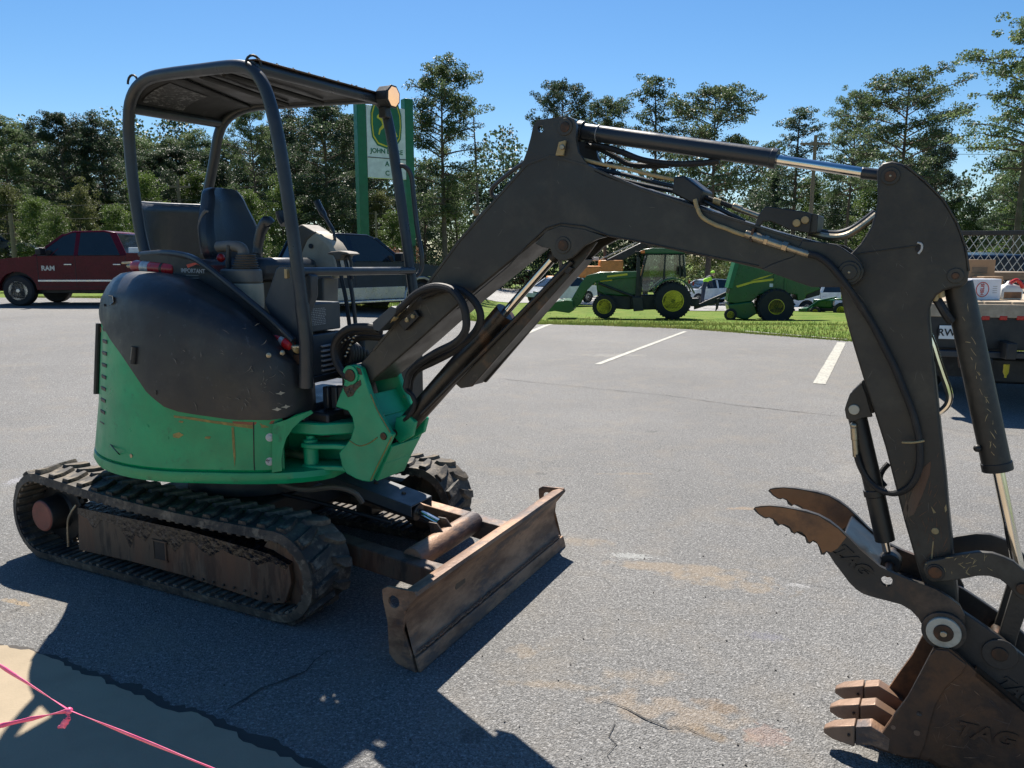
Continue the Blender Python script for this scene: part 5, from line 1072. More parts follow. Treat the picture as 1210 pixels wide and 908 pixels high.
# right front boxes
blob('side_console_plate', [(326, 318), (330, 314.5), (348, 314), (368, 326), (368, 350), (360, 372), (362, 420), (330, 395), (312, 358)], -.45, -.40, M['panel'], .006)
fp_ = [(362, 361), (402, 358), (403, 392), (363, 394)]
P = [T(x, y, -.42) for x, y in fp_]
bx0 = T(362, 394, -.44); bx1 = T(362, 360, -.44)
far1 = T(403, 392, -.16)
MB().loft([[Vector((bx0.x-.16, -.44, z)), Vector((bx0.x, -.44, z)), Vector((far1.x, -.16, z)), Vector((far1.x-.16, -.16, z))] for z in (bx0.z, bx1.z)]).build('fuse_box', M['panel'], X, .006)
A_, B_ = Vector((bx0.x, -.44, (bx0.z+bx1.z)/2)), Vector((far1.x, -.16, (bx0.z+bx1.z)/2)); fx = (B_-A_).normalized(); fn_ = Vector((fx.y, -fx.x, 0))
random.seed(6); b = MB(); hh = (bx1.z-bx0.z)
for k in range(10):
    z = A_.z+hh*(.30-.062*k); L = .42 if k else .40
    x0 = .12; 
    while x0 < L+.1:
        wd = random.uniform(.02, .07); q0 = A_+(B_-A_)*x0+fn_*.002; q1 = A_+(B_-A_)*min(x0+wd, L+.14)+fn_*.002
        b.add([Vector((q0.x, q0.y, z)), Vector((q1.x, q1.y, z)), Vector((q1.x, q1.y, z+hh*.028)), Vector((q0.x, q0.y, z+hh*.028))], [(0, 1, 2, 3)]); x0 += wd+.015
b.build('small_print', M['dkprint'], X, 0, False)
zl0, zl1 = T(370, 446, -.42).z, bx0.z-.012
MB().loft([[Vector((bx0.x-.16, -.43, z)), Vector((bx0.x+.01, -.43, z)), Vector((far1.x+.01, -.14, z)), Vector((far1.x-.16, -.14, z))] for z in (zl0, zl1)]).build('louvred_cover', M['panel'], X, .006)
A2, B2 = Vector((bx0.x+.012, -.43, 0)), Vector((far1.x+.012, -.14, 0))
for k in range(8):
    z = zl1-.06-k*.024; c_ = A2.lerp(B2, .58)+Vector((0, 0, z)); MB().box(c_, (.17, .020, .010), math.atan2(fx.y, fx.x)).build('louvre', M['dkprint'], X, .002)
MB().box(((A2+B2)/2+Vector((0, 0, zl0-.012))), (.36, .03, .03), math.atan2(fx.y, fx.x)).build('sill_rail', M['frame'], X, .004)
MB().box((.80, -.28, .90), (.16, .30, .12)).build('front_step_box', M['blackp'], X, .012)
for x in (386, 396, 404): p = T(x, 470, -.34); MB().box(p+Vector((0, .02, 0)), (.035, .06, .11)).build('mounting_block', M['frame'], X, .006)
# fire extinguishers: strapped to the machine, things of their own
def extinguisher(name, label, a, c_, r):
    t = thing(name, label, 'fire extinguisher', (0, 0, 0)); a, c_ = wld(a), wld(c_); t.location = a; L = (c_-a).length; d = (c_-a).normalized()
    MB().lathe([(r*.3, -.02), (r*.8, -.01), (r, .015), (r, L-.03), (r*.85, L-.008), (r*.4, L), (.0001, L)], (0, 0, 0), d, 28).build('cylinder', M['red'], t)
    MB().lathe([(r*1.012, L*.22), (r*1.012, L*.42)], (0, 0, 0), d, 28).build('silver_label', M['label_silver'], t)
    MB().lathe([(r*1.02, L*.70), (r*1.02, L*.76)], (0, 0, 0), d, 28).build('strap', M['steelpin'], t)
    h = MB().cyl(-d*.02, -d*.06, .012).build('valve', M['zinc'], t); MB().box(-d*.065+Vector((0, 0, .015)), (.06, .02, .012)).build('trigger', M['zinc'], h, .003)
    return t
extinguisher('fire_extinguisher', 'red fire extinguisher with silver label lying on top of the black engine cover', T(160, 315, -.43), T(209, 319, -.45), .034)
t2 = extinguisher('fire_extinguisher', 'small red bottle with brass valve tucked behind the front canopy post', T(343, 408, -.49), T(322, 396, -.47), .030)
MB().lathe([(.0001, 0), (.014, .0), (.014, .012), (.02, .014), (.02, .03), (.008, .034)], -(wld(T(322, 396, -.47))-wld(T(343, 408, -.49))).normalized()*.03, -(wld(T(322, 396, -.47))-wld(T(343, 408, -.49))), 12).build('brass_cap', M['goldtube'], t2)

# ================================================================ pink ribbon in front of the slab
rb = thing('flagging_ribbon', 'taut pink flagging ribbon knotted to a second strand across the concrete corner', 'ribbon', G(80, 840, .55))
def ribbon(name, pts, wd, seed):
    random.seed(seed); o = rb.location; V = []; n = 40; Fs = []
    P = [Vector(p) for p in pts]; L = []
    for i in range(n+1):
        t = i/n*(len(P)-1); k = min(int(t), len(P)-2); L.append(P[k].lerp(P[k+1], t-k))
    for i, p in enumerate(L):
        d = (L[min(i+1, n)]-L[max(i-1, 0)]).normalized(); up = Vector((0, -.35, 1)); up = (up-d*up.dot(d)).normalized(); sd_ = d.cross(up); a = .5*mnoise.noise((i*.13, seed, 0))*3; w_ = (up*math.cos(a)+sd_*math.sin(a))*wd/2*(1+.35*mnoise.noise((i*.4, seed, 4)))
        V += [p-w_-o, p+w_-o]
    for i in range(n): Fs.append((2*i, 2*i+1, 2*i+3, 2*i+2))
    ob = MB().add(V, Fs).build(name, M['pink'], rb); ob.modifiers.new('t', 'SOLIDIFY').thickness = .0015; return ob
K = G(82, 840, .55)
ribbon('strand', [G(-120, 716, .62), G(0, 787, .585), K, G(250, 908, .52), G(420, 980, .48)], .0095, 1); ribbon('strand', [G(-120, 888, .56), G(0, 858, .555), K], .011, 2); ribbon('loose_tail', [K, G(80, 850, .53), G(72, 861, .50)], .016, 3)
MB().ball(K-rb.location, .0085, 6).build('knot', M['pink'], rb)

# ================================================================ trees
def limb(b, p, q, r0, r1, n=5):
    mid_ = p.lerp(q, .5)+Vector((0, 0, (q-p).length*.05)); b.tube([p, mid_, q], [r0]*3+[(r0+r1)/2]*3+[r1]*3, n, 3)
def leaves(b, c, rx, rz, n, s, rnd):
    for _ in range(n):
        while True:
            q = Vector((rnd.uniform(-1, 1), rnd.uniform(-1, 1), rnd.uniform(-1, 1)))
            if q.length <= 1: break
        p = c+Vector((q.x*rx, q.y*rx, q.z*rz)); u = Vector((rnd.gauss(0, 1), rnd.gauss(0, 1), rnd.gauss(0, .6))).normalized(); v = u.orthogonal().normalized(); v.rotate(Matrix.Rotation(rnd.uniform(0, 6.28), 3, u))
        a = s*rnd.uniform(.6, 1.3); k = len(b.v); b.v += [p-v*a*.5-u*a*.12, p+u*a*.35, p+v*a*.5-u*a*.12, p-u*a*.4]; b.f.append((k, k+1, k+2, k+3))
def gen_tree(kind, seed):
    """unit tree 10 high; returns trunk and crown meshes"""
    rnd = random.Random(seed); tb = MB(); cb = MB(); H = 10.0
    lean = Vector((rnd.uniform(-.5, .5), rnd.uniform(-.5, .5), 0)); bend = Vector((rnd.uniform(-.3, .3), rnd.uniform(-.3, .3), 0))
    axis = lambda t: lean*t+bend*math.sin(t*3)+Vector((0, 0, H*t))
    r0 = .14 if kind != 'broad' else .17
    topt = .95 if kind != 'broad' else .75
    tb.tube([axis(topt*i/6) for i in range(7)], [r0*(1-.85*i/24) for i in range(25)], 8, 4)
    if kind == 'dead':
        for i in range(26):
            t = rnd.uniform(.42, .97); a = rnd.uniform(0, 6.28); L = rnd.uniform(.3, 1.0)*(1.15-t); p = axis(t); q = p+Vector((math.cos(a)*L*1.6, math.sin(a)*L*1.6, rnd.uniform(-.1, .25)*L)); tb.tube([p, p.lerp(q, .5)+Vector((0, 0, -.04)), q], [.035, .03, .02, .012, .01], 5, 2)
        leaves(cb, axis(.72)+Vector((.3, 0, 0)), .35, .16, 120, .13, rnd); leaves(cb, axis(.96), .16, .1, 40, .1, rnd)
    elif kind in ('pine', 'thin', 'wide'):
        nl = {'pine': 44, 'thin': 24, 'wide': 38}[kind]; lo = {'pine': .34, 'thin': .48, 'wide': .52}[kind]; W = {'pine': 2.1, 'thin': 1.3, 'wide': 2.6}[kind]
        for i in range(nl):
            t = lo+(1-lo)*((i+rnd.random())/nl)**.9; a = i*2.4+rnd.uniform(-.6, .6); env = math.sin(math.pi*min(max((t-lo+.10)/(1.14-lo), 0), 1))**.65
            L = W*env*rnd.uniform(.45, 1.08); p = axis(t*.97); rise = rnd.uniform(.05, .55) if t > .6 else rnd.uniform(-.25, .25)
            q = p+Vector((math.cos(a)*L, math.sin(a)*L, rise*L)); limb(tb, p, q, .055*(1.3-t), .018)
            leaves(cb, p.lerp(q, .62), max(L*.38, .15), max(L*.2, .12), int(70*L)+10, .075, rnd)
            nt_ = 9 if kind == 'pine' else 7 if kind == 'wide' else 5
            for k in range(nt_):
                s = rnd.uniform(.45, 1.08); c = p.lerp(q, s)+Vector((rnd.gauss(0, .26), rnd.gauss(0, .26), rnd.uniform(-.05, .34))); 
                if rnd.random() < .5: limb(tb, p.lerp(q, min(s, 1)*.9), c, .02, .008, 4)
                r = rnd.uniform(.16, .34)*(1.15 if kind == 'pine' else 1); leaves(cb, c, r, r*.6, int(85*r/.3), .082, rnd)
        leaves(cb, axis(.98), .3, .25, 200, .09, rnd)
    else:
        nl = 40; W = 2.3
        for i in range(nl):
            t = .10+.9*(i/nl)**.9; a = i*2.4+rnd.uniform(-.7, .7); env = (1-(max(t-.35, 0)/.68)**2.0) if t > .35 else .72+.8*t
            L = W*max(env, .12)*rnd.uniform(.5, 1.05); p = axis(min(t*.8, topt)); q = Vector((0, 0, H*t*.96))+lean*t+Vector((math.cos(a)*L, math.sin(a)*L, rnd.uniform(-.2, .3)))
            if i % 2: limb(tb, p, q, .05*(1.2-t), .015)
            for k in range(5):
                c = p.lerp(q, rnd.uniform(.5, 1.05))+Vector((rnd.gauss(0, .35), rnd.gauss(0, .35), rnd.gauss(0, .25))); r = rnd.uniform(.28, .58); leaves(cb, c, r, r*.75, int(110*r/.4), .10, rnd)
    return tb.mesh('trunk', M['bark'] if kind != 'dead' else M['deadbark'], True, 60), cb.mesh('crown', None, False)
VAR = {k: [gen_tree(k, 10+i+hash_) for i in range(n)] for k, n, hash_ in (('pine', 4, 0), ('thin', 2, 50), ('wide', 2, 70), ('dead', 1, 90), ('broad', 4, 100))}
CRM = {}
def crown_mesh(me, lm):
    if (me.name, lm) not in CRM:
        m2 = me.copy(); m2.materials.clear(); m2.materials.append(LM[lm]); CRM[(me.name, lm)] = m2
    return CRM[(me.name, lm)]
def tree(name, label, kind, var, lm, px, toppy, y, wf=1.0, rot=0, group=None):
    x = AT(px, 300, y).x; z0 = zt(x, y)-.1; top_ = AT(px, toppy, y).z; H = top_-z0
    t = thing(name, label, 'tree', (x, y, z0), rot, group); s = H/10.2; t.scale = (s*wf, s*wf, s)
    tm, cm = VAR[kind][var % len(VAR[kind])]
    part('trunk', tm, t); part('crown', crown_mesh(cm, lm), t); return t
TG = 'trees of the wood behind the lot'
# the tall ones one can tell apart
TT_ = [
 ('pine_tree', 'tall pine at the far left edge with a tousled blue-green crown', 'pine', 0, 'pine', 18, 138, 62, 1.0, 0),
 ('pine_tree', 'tallest dark pine left of the excavator, above the red pickup cab', 'pine', 1, 'dark', 80, 130, 60, 1.0, 1),
 ('pine_tree', 'round-headed dark pine just left of the rear canopy post', 'pine', 2, 'dark', 128, 138, 63, 1.1, 2),
 ('pine_tree', 'slim pine between the two dark pines above the red pickup', 'thin', 0, 'dark', 50, 142, 66, 1.0, 2.5),
 ('pine_tree', 'pine filling the sky gap left of the tallest dark pine', 'pine', 3, 'dark', 104, 150, 70, 1.2, 4),
 ('pine_tree', 'broad dark pine behind the far left pine', 'pine', 2, 'dark', -6, 146, 66, 1.2, 2),
 ('pine_tree', 'pine between the far left pine and the slim pine', 'pine', 1, 'pine', 36, 152, 72, 1.2, 3),
 ('pine_tree', 'pine just inside the rear canopy post', 'pine', 1, 'dark', 158, 164, 74, 1.2, 5),
 ('pine_tree', 'pine above the seat in the canopy opening', 'pine', 0, 'dark', 272, 165, 76, 1.2, .5),
 ('pine_tree', 'dense pine behind the bare crooked pine', 'pine', 2, 'dark', 326, 148, 80, 1.2, 4),
 ('pine_tree', 'dense pine low between the canopy rear posts', 'pine', 3, 'dark', 222, 172, 62, 1.3, 2),
 ('pine_tree', 'dark pine low at the left of the canopy opening', 'pine', 0, 'dark', 192, 176, 60, 1.3, 5),
 ('pine_tree', 'pine at the right of the dark mass above the dark pickup', 'pine', 1, 'dark', 416, 132, 62, 1.1, 1),
 ('pine_tree', 'small-headed pine seen low through the left of the canopy opening', 'pine', 3, 'pine', 178, 158, 70, 1.0, 1),
 ('pine_tree', 'dark pine seen above the rear panel of the canopy', 'thin', 1, 'pine', 208, 158, 72, 1.2, 3),
 ('pine_tree', 'pine half behind the far rear canopy post', 'pine', 0, 'pine', 238, 155, 74, 1.0, 4),
 ('pine_tree', 'thin pine with bare crooked limbs against the sky beside the front canopy post', 'wide', 0, 'pine', 306, 122, 55, .72, .4),
 ('pine_tree', 'dense dark pine filling the canopy opening left of the green sign', 'pine', 1, 'dark', 388, 112, 52, 1.15, 5),
 ('pine_tree', 'dark pine right beside the left post of the sign', 'pine', 2, 'dark', 352, 134, 60, 1.1, 2),
 ('pine_tree', 'dark pine standing behind the sign face', 'pine', 3, 'dark', 440, 150, 66, 1.1, 1.2),
 ('pine_tree', 'tallest pine right of the green sign with layered limbs', 'pine', 0, 'pine', 527, 70, 50, 1.0, 3.3),
 ('dead_tree', 'bare dead pine trunk with short snags beside the tallest pine', 'dead', 0, 'pine', 566, 114, 55, 1.0, .5),
 ('pine_tree', 'flat-topped pine peeking over the boom knee bracket', 'wide', 1, 'dark', 662, 91, 58, .72, 2),
 ('pine_tree', 'bushy light pine behind the arm cylinder near its bracket', 'wide', 0, 'pine', 718, 112, 62, .85, 1),
 ('pine_tree', 'slender open pine above the middle of the arm cylinder', 'thin', 0, 'pine', 763, 84, 60, 1.0, 4),
 ('pine_tree', 'broad open-crowned pine over the rod end of the arm cylinder', 'wide', 1, 'pine', 836, 97, 55, 1.15, .9),
 ('pine_tree', 'narrow dark pine right of the broad open-crowned pine', 'thin', 1, 'dark', 937, 123, 64, 1.2, 2),
 ('pine_tree', 'light green pine behind the utility pole', 'wide', 0, 'pine', 998, 107, 62, .7, 3),
 ('pine_tree', 'big pine rising directly above the top of the excavator arm', 'wide', 1, 'pine', 1060, 80, 52, 1.15, 5),
 ('pine_tree', 'dark leaning pine behind the curved back of the arm', 'pine', 2, 'dark', 1096, 152, 60, .9, 1),
 ('pine_tree', 'nearest and largest pine, cut by the right edge of the picture', 'wide', 0, 'pine', 1204, 18, 34, 1.05, 2.2),
 ('pine_tree', 'lower pine with drooping limbs under the largest pine at right', 'pine', 3, 'pine', 1190, 168, 44, 1.0, 4),
]
for a in TT_: tree(*a)
# the broad-leaved trees below them
BR_ = [(8, 205, 46, 'olive', 'pale yellow-green tree at the far left edge behind the red pickup hood'), (40, 222, 42, 'broad', 'light green tree above the red pickup windscreen'), (72, 240, 40, 'broad', 'small silvery green tree just above the red pickup cab roof'), (96, 208, 48, 'olive', 'yellow-green column of leaves behind the red pickup cab'),
       (140, 232, 42, 'broad', 'bright green tree between the red pickup bed and the canopy'), (172, 190, 50, 'broad', 'round green tree through the left of the canopy opening'), (205, 196, 56, 'dark', 'dark leafy tree above the excavator rear panel'), (236, 190, 58, 'broad', 'leafy tree behind the far rear canopy post'),
       (272, 176, 60, 'dark', 'dark leafy tree above the excavator seat'), (300, 215, 46, 'broad', 'light leafy tree right of the seat back'), (335, 205, 52, 'broad', 'leafy tree behind the front canopy post'), (372, 196, 56, 'dark', 'dark leafy tree above the dark pickup bed'), (405, 190, 58, 'dark', 'dark leafy tree above the dark pickup cab'),
       (455, 215, 60, 'olive', 'olive tree seen under the sign face'), (500, 190, 64, 'dark', 'dark tree mass at the foot of the tallest pine'), (540, 205, 66, 'broad', 'mid green tree between the tallest pine and the dead trunk'), (580, 215, 99, 'broad', 'leafy tree just left of the boom'),
       (470, 240, 50, 'broad', 'low leafy tree behind the right sign post'), (640, 262, 100, 'olive', 'leafy tree seen in the gap under the boom knee'), (700, 235, 80, 'dark', 'dark tree behind the green tractor loader'), (745, 232, 84, 'dark', 'dark tree above the tractor bonnet'), (790, 230, 80, 'dark', 'dark tree behind the tractor cab'),
       (835, 240, 62, 'olive', 'yellow-green tree right of the tractor cab'), (868, 235, 70, 'broad', 'leafy tree left of the green baler'), (905, 185, 74, 'dark', 'dark leafy tree above the hydraulic coupling'), (950, 195, 70, 'broad', 'leafy tree behind the pipe bracket'), (985, 215, 66, 'dark', 'dark tree at the foot of the utility pole'),
       (1020, 200, 68, 'broad', 'leafy tree left of the arm neck'), (1060, 205, 66, 'dark', 'dark leafy tree behind the top of the arm'), (1110, 225, 60, 'broad', 'leafy tree behind the arm lobe'), (1150, 232, 56, 'broad', 'round light green tree above the truck rack'), (1190, 226, 58, 'broad', 'leafy tree at the right edge above the truck rack'), (1230, 215, 58, 'dark', 'dark tree just beyond the right edge')]
for i, (px, ty, y, lm, lab) in enumerate(BR_): tree('leafy_tree', lab, 'broad', i, lm, px, ty, y, 1.0+.25*((i*7) % 5)/5, i*1.3)
# the closed mass of the wood further back reads as one: nobody could count it
rnd = random.Random(77); sb = MB()
for i in range(210):
    x = -125+250*i/210+rnd.uniform(-1, 1); y = 88+rnd.uniform(-6, 8); h = (16.0 if x < -12 else 14.2)+2.2*math.sin(i*.37)+1.5*math.sin(i*1.1)+rnd.uniform(-1, 1); z = zt(x, y)
    for k in range(16): r = rnd.uniform(1.0, 2.0); t = k/16; leaves(sb, Vector((x+rnd.uniform(-2, 2)*(1.1-t), y+rnd.uniform(-2, 2), z+h*(.08+.92*t)-r*.5)), r, r*.8, 110, .36, rnd)
for i in range(230):
    x = rnd.uniform(-75, 70); y = 58+rnd.uniform(-4, 16)+(0 if x > -30 else -8)
    if -16 < x < 30 and y < 62: y += 12
    if -12 < x < 14: y = 97+rnd.uniform(0, 6)
    leaves(sb, Vector((x, y, zt(x, y)+rnd.uniform(.4, 1.6))), rnd.uniform(1.2, 2.4), rnd.uniform(.8, 1.6), 120, .30, rnd)
so = sb.build('woodland', LM['dark'], None, 0, False); so['kind'] = 'stuff'
def bush(name, label, lm, px, base_y, y, w_, h):
    x = AT(px, 300, y).x; z = zt(x, y); t = thing(name, label, 'bush', (x, y, z)); r = random.Random(int(px)); b = MB(); tb = MB()
    for k in range(26):
        a = r.uniform(0, 6.28); q = Vector((math.cos(a)*w_*r.uniform(.1, .5), math.sin(a)*w_*r.uniform(.1, .5), h*r.uniform(.25, .9))); tb.tube([Vector((0, 0, 0)), q*.5+Vector((0, 0, .1)), q], [.02]*3+[.008]*2, 4, 2); leaves(b, q, w_*.18, h*.14, 90, .09, r)
    tb.build('stems', M['bark'], t); b.build('foliage', LM[lm], t, 0, False)
bush('bush', 'reddish leaved bush left of the boom behind the dark pickup bonnet', 'redl', 517, 0, 30, 2.6, 1.6); bush('bush', 'small reddish bush between the posts of the green sign', 'redl', 467, 0, 31, 1.8, 2.0); bush('bush', 'low red-tinted bush at the foot of the boom silhouette', 'redl', 490, 0, 29, 1.6, 1.1)

# ---- poles and power lines
def pole(label, px, toppy, y, r, arm=None):
    p = AT(px, toppy, y); z = zt(p.x, y); t = thing('utility_pole', label, 'utility pole', (p.x, y, z)); H = p.z-z
    MB().cyl((0, 0, -.3), (0, 0, H), r*1.2, r*.8, 12).build('post', M['wood'], t)
    if arm: MB().box((0, 0, H-.5), (arm, .1, .12)).build('crossarm', M['wood'], t, .01)
    for k in (-1, 0, 1):
        if arm: MB().lathe([(.03, 0), (.05, .04), (.03, .08), (.045, .12), (.01, .16)], (k*arm*.45, 0, H-.44), (0, 0, 1), 8).build('insulator', M['label_silver'], t)
    return t, Vector((p.x, y, p.z))
pole('wooden utility pole rising behind the arm cylinder rod', 964, 160, 48, .12, 1.8); pole('short wooden pole above the red pickup windscreen', 12, 252, 40, .12); pole('utility pole behind the dead pine', 210, 212, 52, .12, 1.6)
pole('thin grey pole between the posts of the green sign', 444, 250, 44, .07)
def wires(label, pts, n=1, dz=.35, r=.016, group='power lines strung across the wood'):
    for k in range(n):
        P = []
        for (a, c_) in zip(pts, pts[1:]):
            A_, B_ = AT(*a), AT(*c_)
            for i in range(8): q = A_.lerp(B_, i/8); q.z -= .5*4*(i/8)*(1-i/8)*.5; P.append(q-Vector((0, 0, dz*k)))
        P.append(AT(*pts[-1])-Vector((0, 0, dz*k))); o = MB().tube(P, r, 4, 1).build('power_line', M['wire']); tag(o, label[k], 'power line', group)
wires(['uppermost thin cable crossing the right sky between pole and edge', 'thin cable just under the uppermost one in the right sky'], [(964, 168, 48), (1300, 172, 46)], 2)
wires(['upper of the two cables passing behind the arm cylinder and coupling', 'lower of the two cables passing behind the arm cylinder and coupling'], [(560, 232, 54), (964, 242, 48), (1300, 246, 44)], 2, .5)
wires(['top cable seen across the canopy opening and the sign', 'second cable seen across the canopy opening and the sign', 'third cable seen across the canopy opening and the sign'], [(-60, 240, 40), (210, 236, 50), (620, 232, 50)], 3, .75, .018)
wires(['cable crossing the blue sky beside the dead pine', 'cable just under the one beside the dead pine'], [(480, 196, 56), (640, 200, 56)], 2, .45)

# ================================================================ vehicles
def wheel(par, x, y, r, wd, side, rimmat, n_sp=8, rimr=.62):
    t = MB().lathe([(r*rimr, -wd/2), (r*.9, -wd/2), (r, -wd*.36), (r, wd*.36), (r*.9, wd/2), (r*rimr, wd/2)], (x, y, r), (0, 1, 0), 32).build('tyre', M['tyre'], par, 0)
    o = side*wd/2; b = MB(); b.lathe([(r*rimr, -side*.0), (r*rimr*.92, 0), (r*rimr*.90, -side*.05)], (x, y+o, r), (0, 1, 0), 28)
    b.lathe([(.0001, -.03), (r*rimr*.9, -.03)], (x, y+o*.75, r), (0, side, 0), 24)
    for k in range(n_sp):
        a = 2*math.pi*k/n_sp; c = Vector((x+math.cos(a)*r*rimr*.5, y+o-side*.015, r+math.sin(a)*r*rimr*.5)); b.box(c, (r*rimr*.82, .02, r*.11), 0, -a)
    b.lathe([(r*.15, 0), (r*.12, .02), (.001, .02)], (x, y+o-side*.01, r), (0, side, 0), 12); b.build('rim', rimmat, t, .003); return t
def pickup(label, at, rz, paint, L=5.85, scale=1.0, emblem=False, trim=None, rocker=None, toolbox=False, ext=False):
    t = thing('pickup_truck', label, 'pickup truck', at, rz); t.scale = (scale,)*3; W = 1.0; h = L/2
    fx, rx = h-1.02, -h+1.22; wr = .50
    def arch(cx, n=9): return [(cx+wr*math.cos(math.pi*k/n), .40+wr*math.sin(math.pi*k/n)) for k in range(n+1)]
    P = [(h-.02, .45), (h, .62), (h-.02, .98), (h-.08, 1.14), (h-.8, 1.24), (h-1.5, 1.30), (-h+1.98, 1.31), (-h+1.96, 1.38), (-h+.05, 1.36), (-h, 1.30), (-h, .55)]+[(-h+.1, .5), (rx-wr, .48)]+arch(rx)[::-1][0:]+[(rx+wr, .42), (fx-wr, .42)]+arch(fx)[::-1]+[(fx+wr, .45)]
    b = MB(); b.slab([Vector((x, -W, z)) for x, z in P], [Vector((x, W, z)) for x, z in P]); b.build('body', paint, t, .05)
    roof = [(h-1.50, 1.29), (h-2.22, 1.84), (h-2.46, 1.93), (-h+2.60, 1.95), (-h+2.30, 1.90), (-h+2.02, 1.30)]
    ins = lambda z: .945-.15*(z-1.30)/.65
    MB().slab([Vector((x, -ins(z)*W, z)) for x, z in roof], [Vector((x, ins(z)*W, z)) for x, z in roof]).build('cab_glass', M['darkglass'], t, .03)
    b = MB(); rc = roof[1:5]; b.slab([Vector((x, -ins(z)*W-.012, z+.012)) for x, z in rc]+[Vector((x, -ins(z)*W-.012, z-.05)) for x, z in rc[::-1]], [Vector((x, ins(z)*W+.012, z+.012)) for x, z in rc]+[Vector((x, ins(z)*W+.012, z-.05)) for x, z in rc[::-1]]); b.build('roof', paint, t, .025)
    for s in (-1, 1):
        xb = -h+3.30 if not ext else -h+2.9
        for (x0, z0), (x1, z1), w_ in (((h-1.48, 1.30), (h-2.24, 1.87), .05), ((xb, 1.30), (xb-.06, 1.91), .055), ((-h+2.06, 1.30), (-h+2.36, 1.91), .09), ((h-1.9, 1.30), (h-2.1, 1.5), .015)):
            b = MB(); b.slab([Vector((x0-w_, s*(ins(z0)*W+.006), z0)), Vector((x0+w_, s*(ins(z0)*W+.006), z0)), Vector((x1+w_, s*(ins(z1)*W+.006), z1)), Vector((x1-w_, s*(ins(z1)*W+.006), z1))], [Vector((x0-w_, s*(ins(z0)*W-.03), z0)), Vector((x0+w_, s*(ins(z0)*W-.03), z0)), Vector((x1+w_, s*(ins(z1)*W-.03), z1)), Vector((x1-w_, s*(ins(z1)*W-.03), z1))]); b.build('pillar', paint, t, .008)
        for x in (h-1.58, xb, -h+2.0, ): MB().box((x, s*(W+.001), .90), (.012, .006, .78)).build('door_gap', M['hose'], t)
        MB().box(((h-1.62-h+2.0)/2, s*(W+.001), .50), (h-1.62+h-2.0, .006, .012)).build('door_gap', M['hose'], t)
        for x in (xb+.18, -h+2.22): MB().box((x, s*(W+.022), 1.08), (.20, .03, .035)).build('door_handle', M['rim'], t, .008)
        mir = MB().box((h-1.78, s*(W+.16), 1.42), (.14, .28, .20)).build('side_mirror', M['hose'], t, .03)
        if emblem: MB().box((h-1.78, s*(W+.30), 1.49), (.10, .02, .03)).build('mirror_trim', M['rim'], mir, .004)
        if trim: MB().box(((fx-wr-.04+rx+wr+.05)/2-.0, s*(W+.008), .66), (fx-rx-2*wr-.1, .02, .05)).build('side_trim', trim, t, .005)
        if rocker:
            MB().box(((fx+rx)/2, s*(W+.004), .58), (fx-rx-2*wr-.02, .012, .28)).build('two_tone_rocker', rocker, t, .004); MB().box(((fx+rx)/2, s*(W+.10), .40), (fx-rx-2*wr-.1, .20, .05)).build('running_board', M['rim'], t, .01)
            b = MB(); b.tube([(fx+(wr+.02)*math.cos(math.pi*k/9), s*(W+.01), .40+(wr+.02)*math.sin(math.pi*k/9)) for k in range(10)], .035, 6, 1); b.build('arch_flare', rocker, t)
        for cx in (fx, rx): wheel(t, cx, s*(W-.13), .40, .27, s, M['rim'] if emblem or not rocker else M['rim'], 8 if emblem else 6)
        MB().box((h-.10, s*.72, .94), (.16, .42, .22)).build('headlight', M['label_silver'], t, .03); MB().box((-h+.05, s*.93, 1.0), (.10, .12, .42)).build('taillight', M['redlens'], t, .01)
    MB().box((h-.02, 0, .52), (.16, 1.9, .24)).build('front_bumper', M['rim'], t, .04); MB().box((-h-.03, 0, .52), (.18, 1.85, .20)).build('rear_bumper', M['rim'], t, .03); MB().box((h-.03, 0, .84), (.10, .96, .30)).build('grille', M['rim'], t, .02)
    MB().box((-h+.98, 0, 1.365), (1.75, 1.66, .02)).build('bed_liner', M['hose'], t); MB().box((0, 0, .42), (4.6, 1.5, .2)).build('chassis', M['blackp'], t, .02)
    MB().box((fx-.05, 0, .75), (1.1, 1.72, .6)).build('wheel_well', M['hose'], t); MB().box((rx, 0, .75), (1.1, 1.72, .6)).build('wheel_well', M['hose'], t)
    if toolbox: MB().box((-h+1.62, 0, 1.44), (.62, 1.9, .16)).build('toolbox_lid', M['signface'], t, .02)
    if emblem: place_text(text_mesh('RAM', .17, M['label_silver'], .004, .006), 'badge_letters', t, (h-1.85, 1.012, .98), (-1, 0, 0), (0, 0, 1))
    return t
# deep red crew cab: front left, facing left and a little towards the lot
a_ = R_(180+2); fxl = 5.85/2-1.02
def put(px, y, dx, dy, rz, dz=0):                              # place so that local point (dx, dy) stands on pixel column px at depth y
    x = AT(px, 330, y).x; c_, s_ = math.cos(rz), math.sin(rz); X0 = x-(dx*c_-dy*s_); Y0 = y-(dx*s_+dy*c_); return (X0, Y0, zt(x, y)+dz)
pickup('deep red crew cab pickup with chrome side trim at the far left', put(20, 20.3, fxl, 1.0, a_), a_, M['truckred'], emblem=True, trim=M['rim'], toolbox=True)
a_ = R_(46)
dkt = pickup('dark blue-grey pickup with silver lower panels behind the excavator seat', put(491, 20.6, fxl, -1.0, a_), a_, M['truckblue'], rocker=M['silver'], ext=True, scale=1.07)
MB().tube([(2.2, -1.01, .93), (2.1, -1.015, .95)], .01, 5, 1).build('side_badge', M['rim'], dkt)
place_text(text_mesh('4x4', .16, M['rim'], .003, .004, 'CENTER', .2), 'bed_letters', dkt, (-2.3, -1.012, 1.08), (1, 0, 0), (0, 0, 1))
a_ = R_(180-8); y_ = 92; p = AT(620, 339, y_); pickup('small dark red pickup far off beyond the pale drive', (p.x, y_, p.z), a_, M['truckred'])
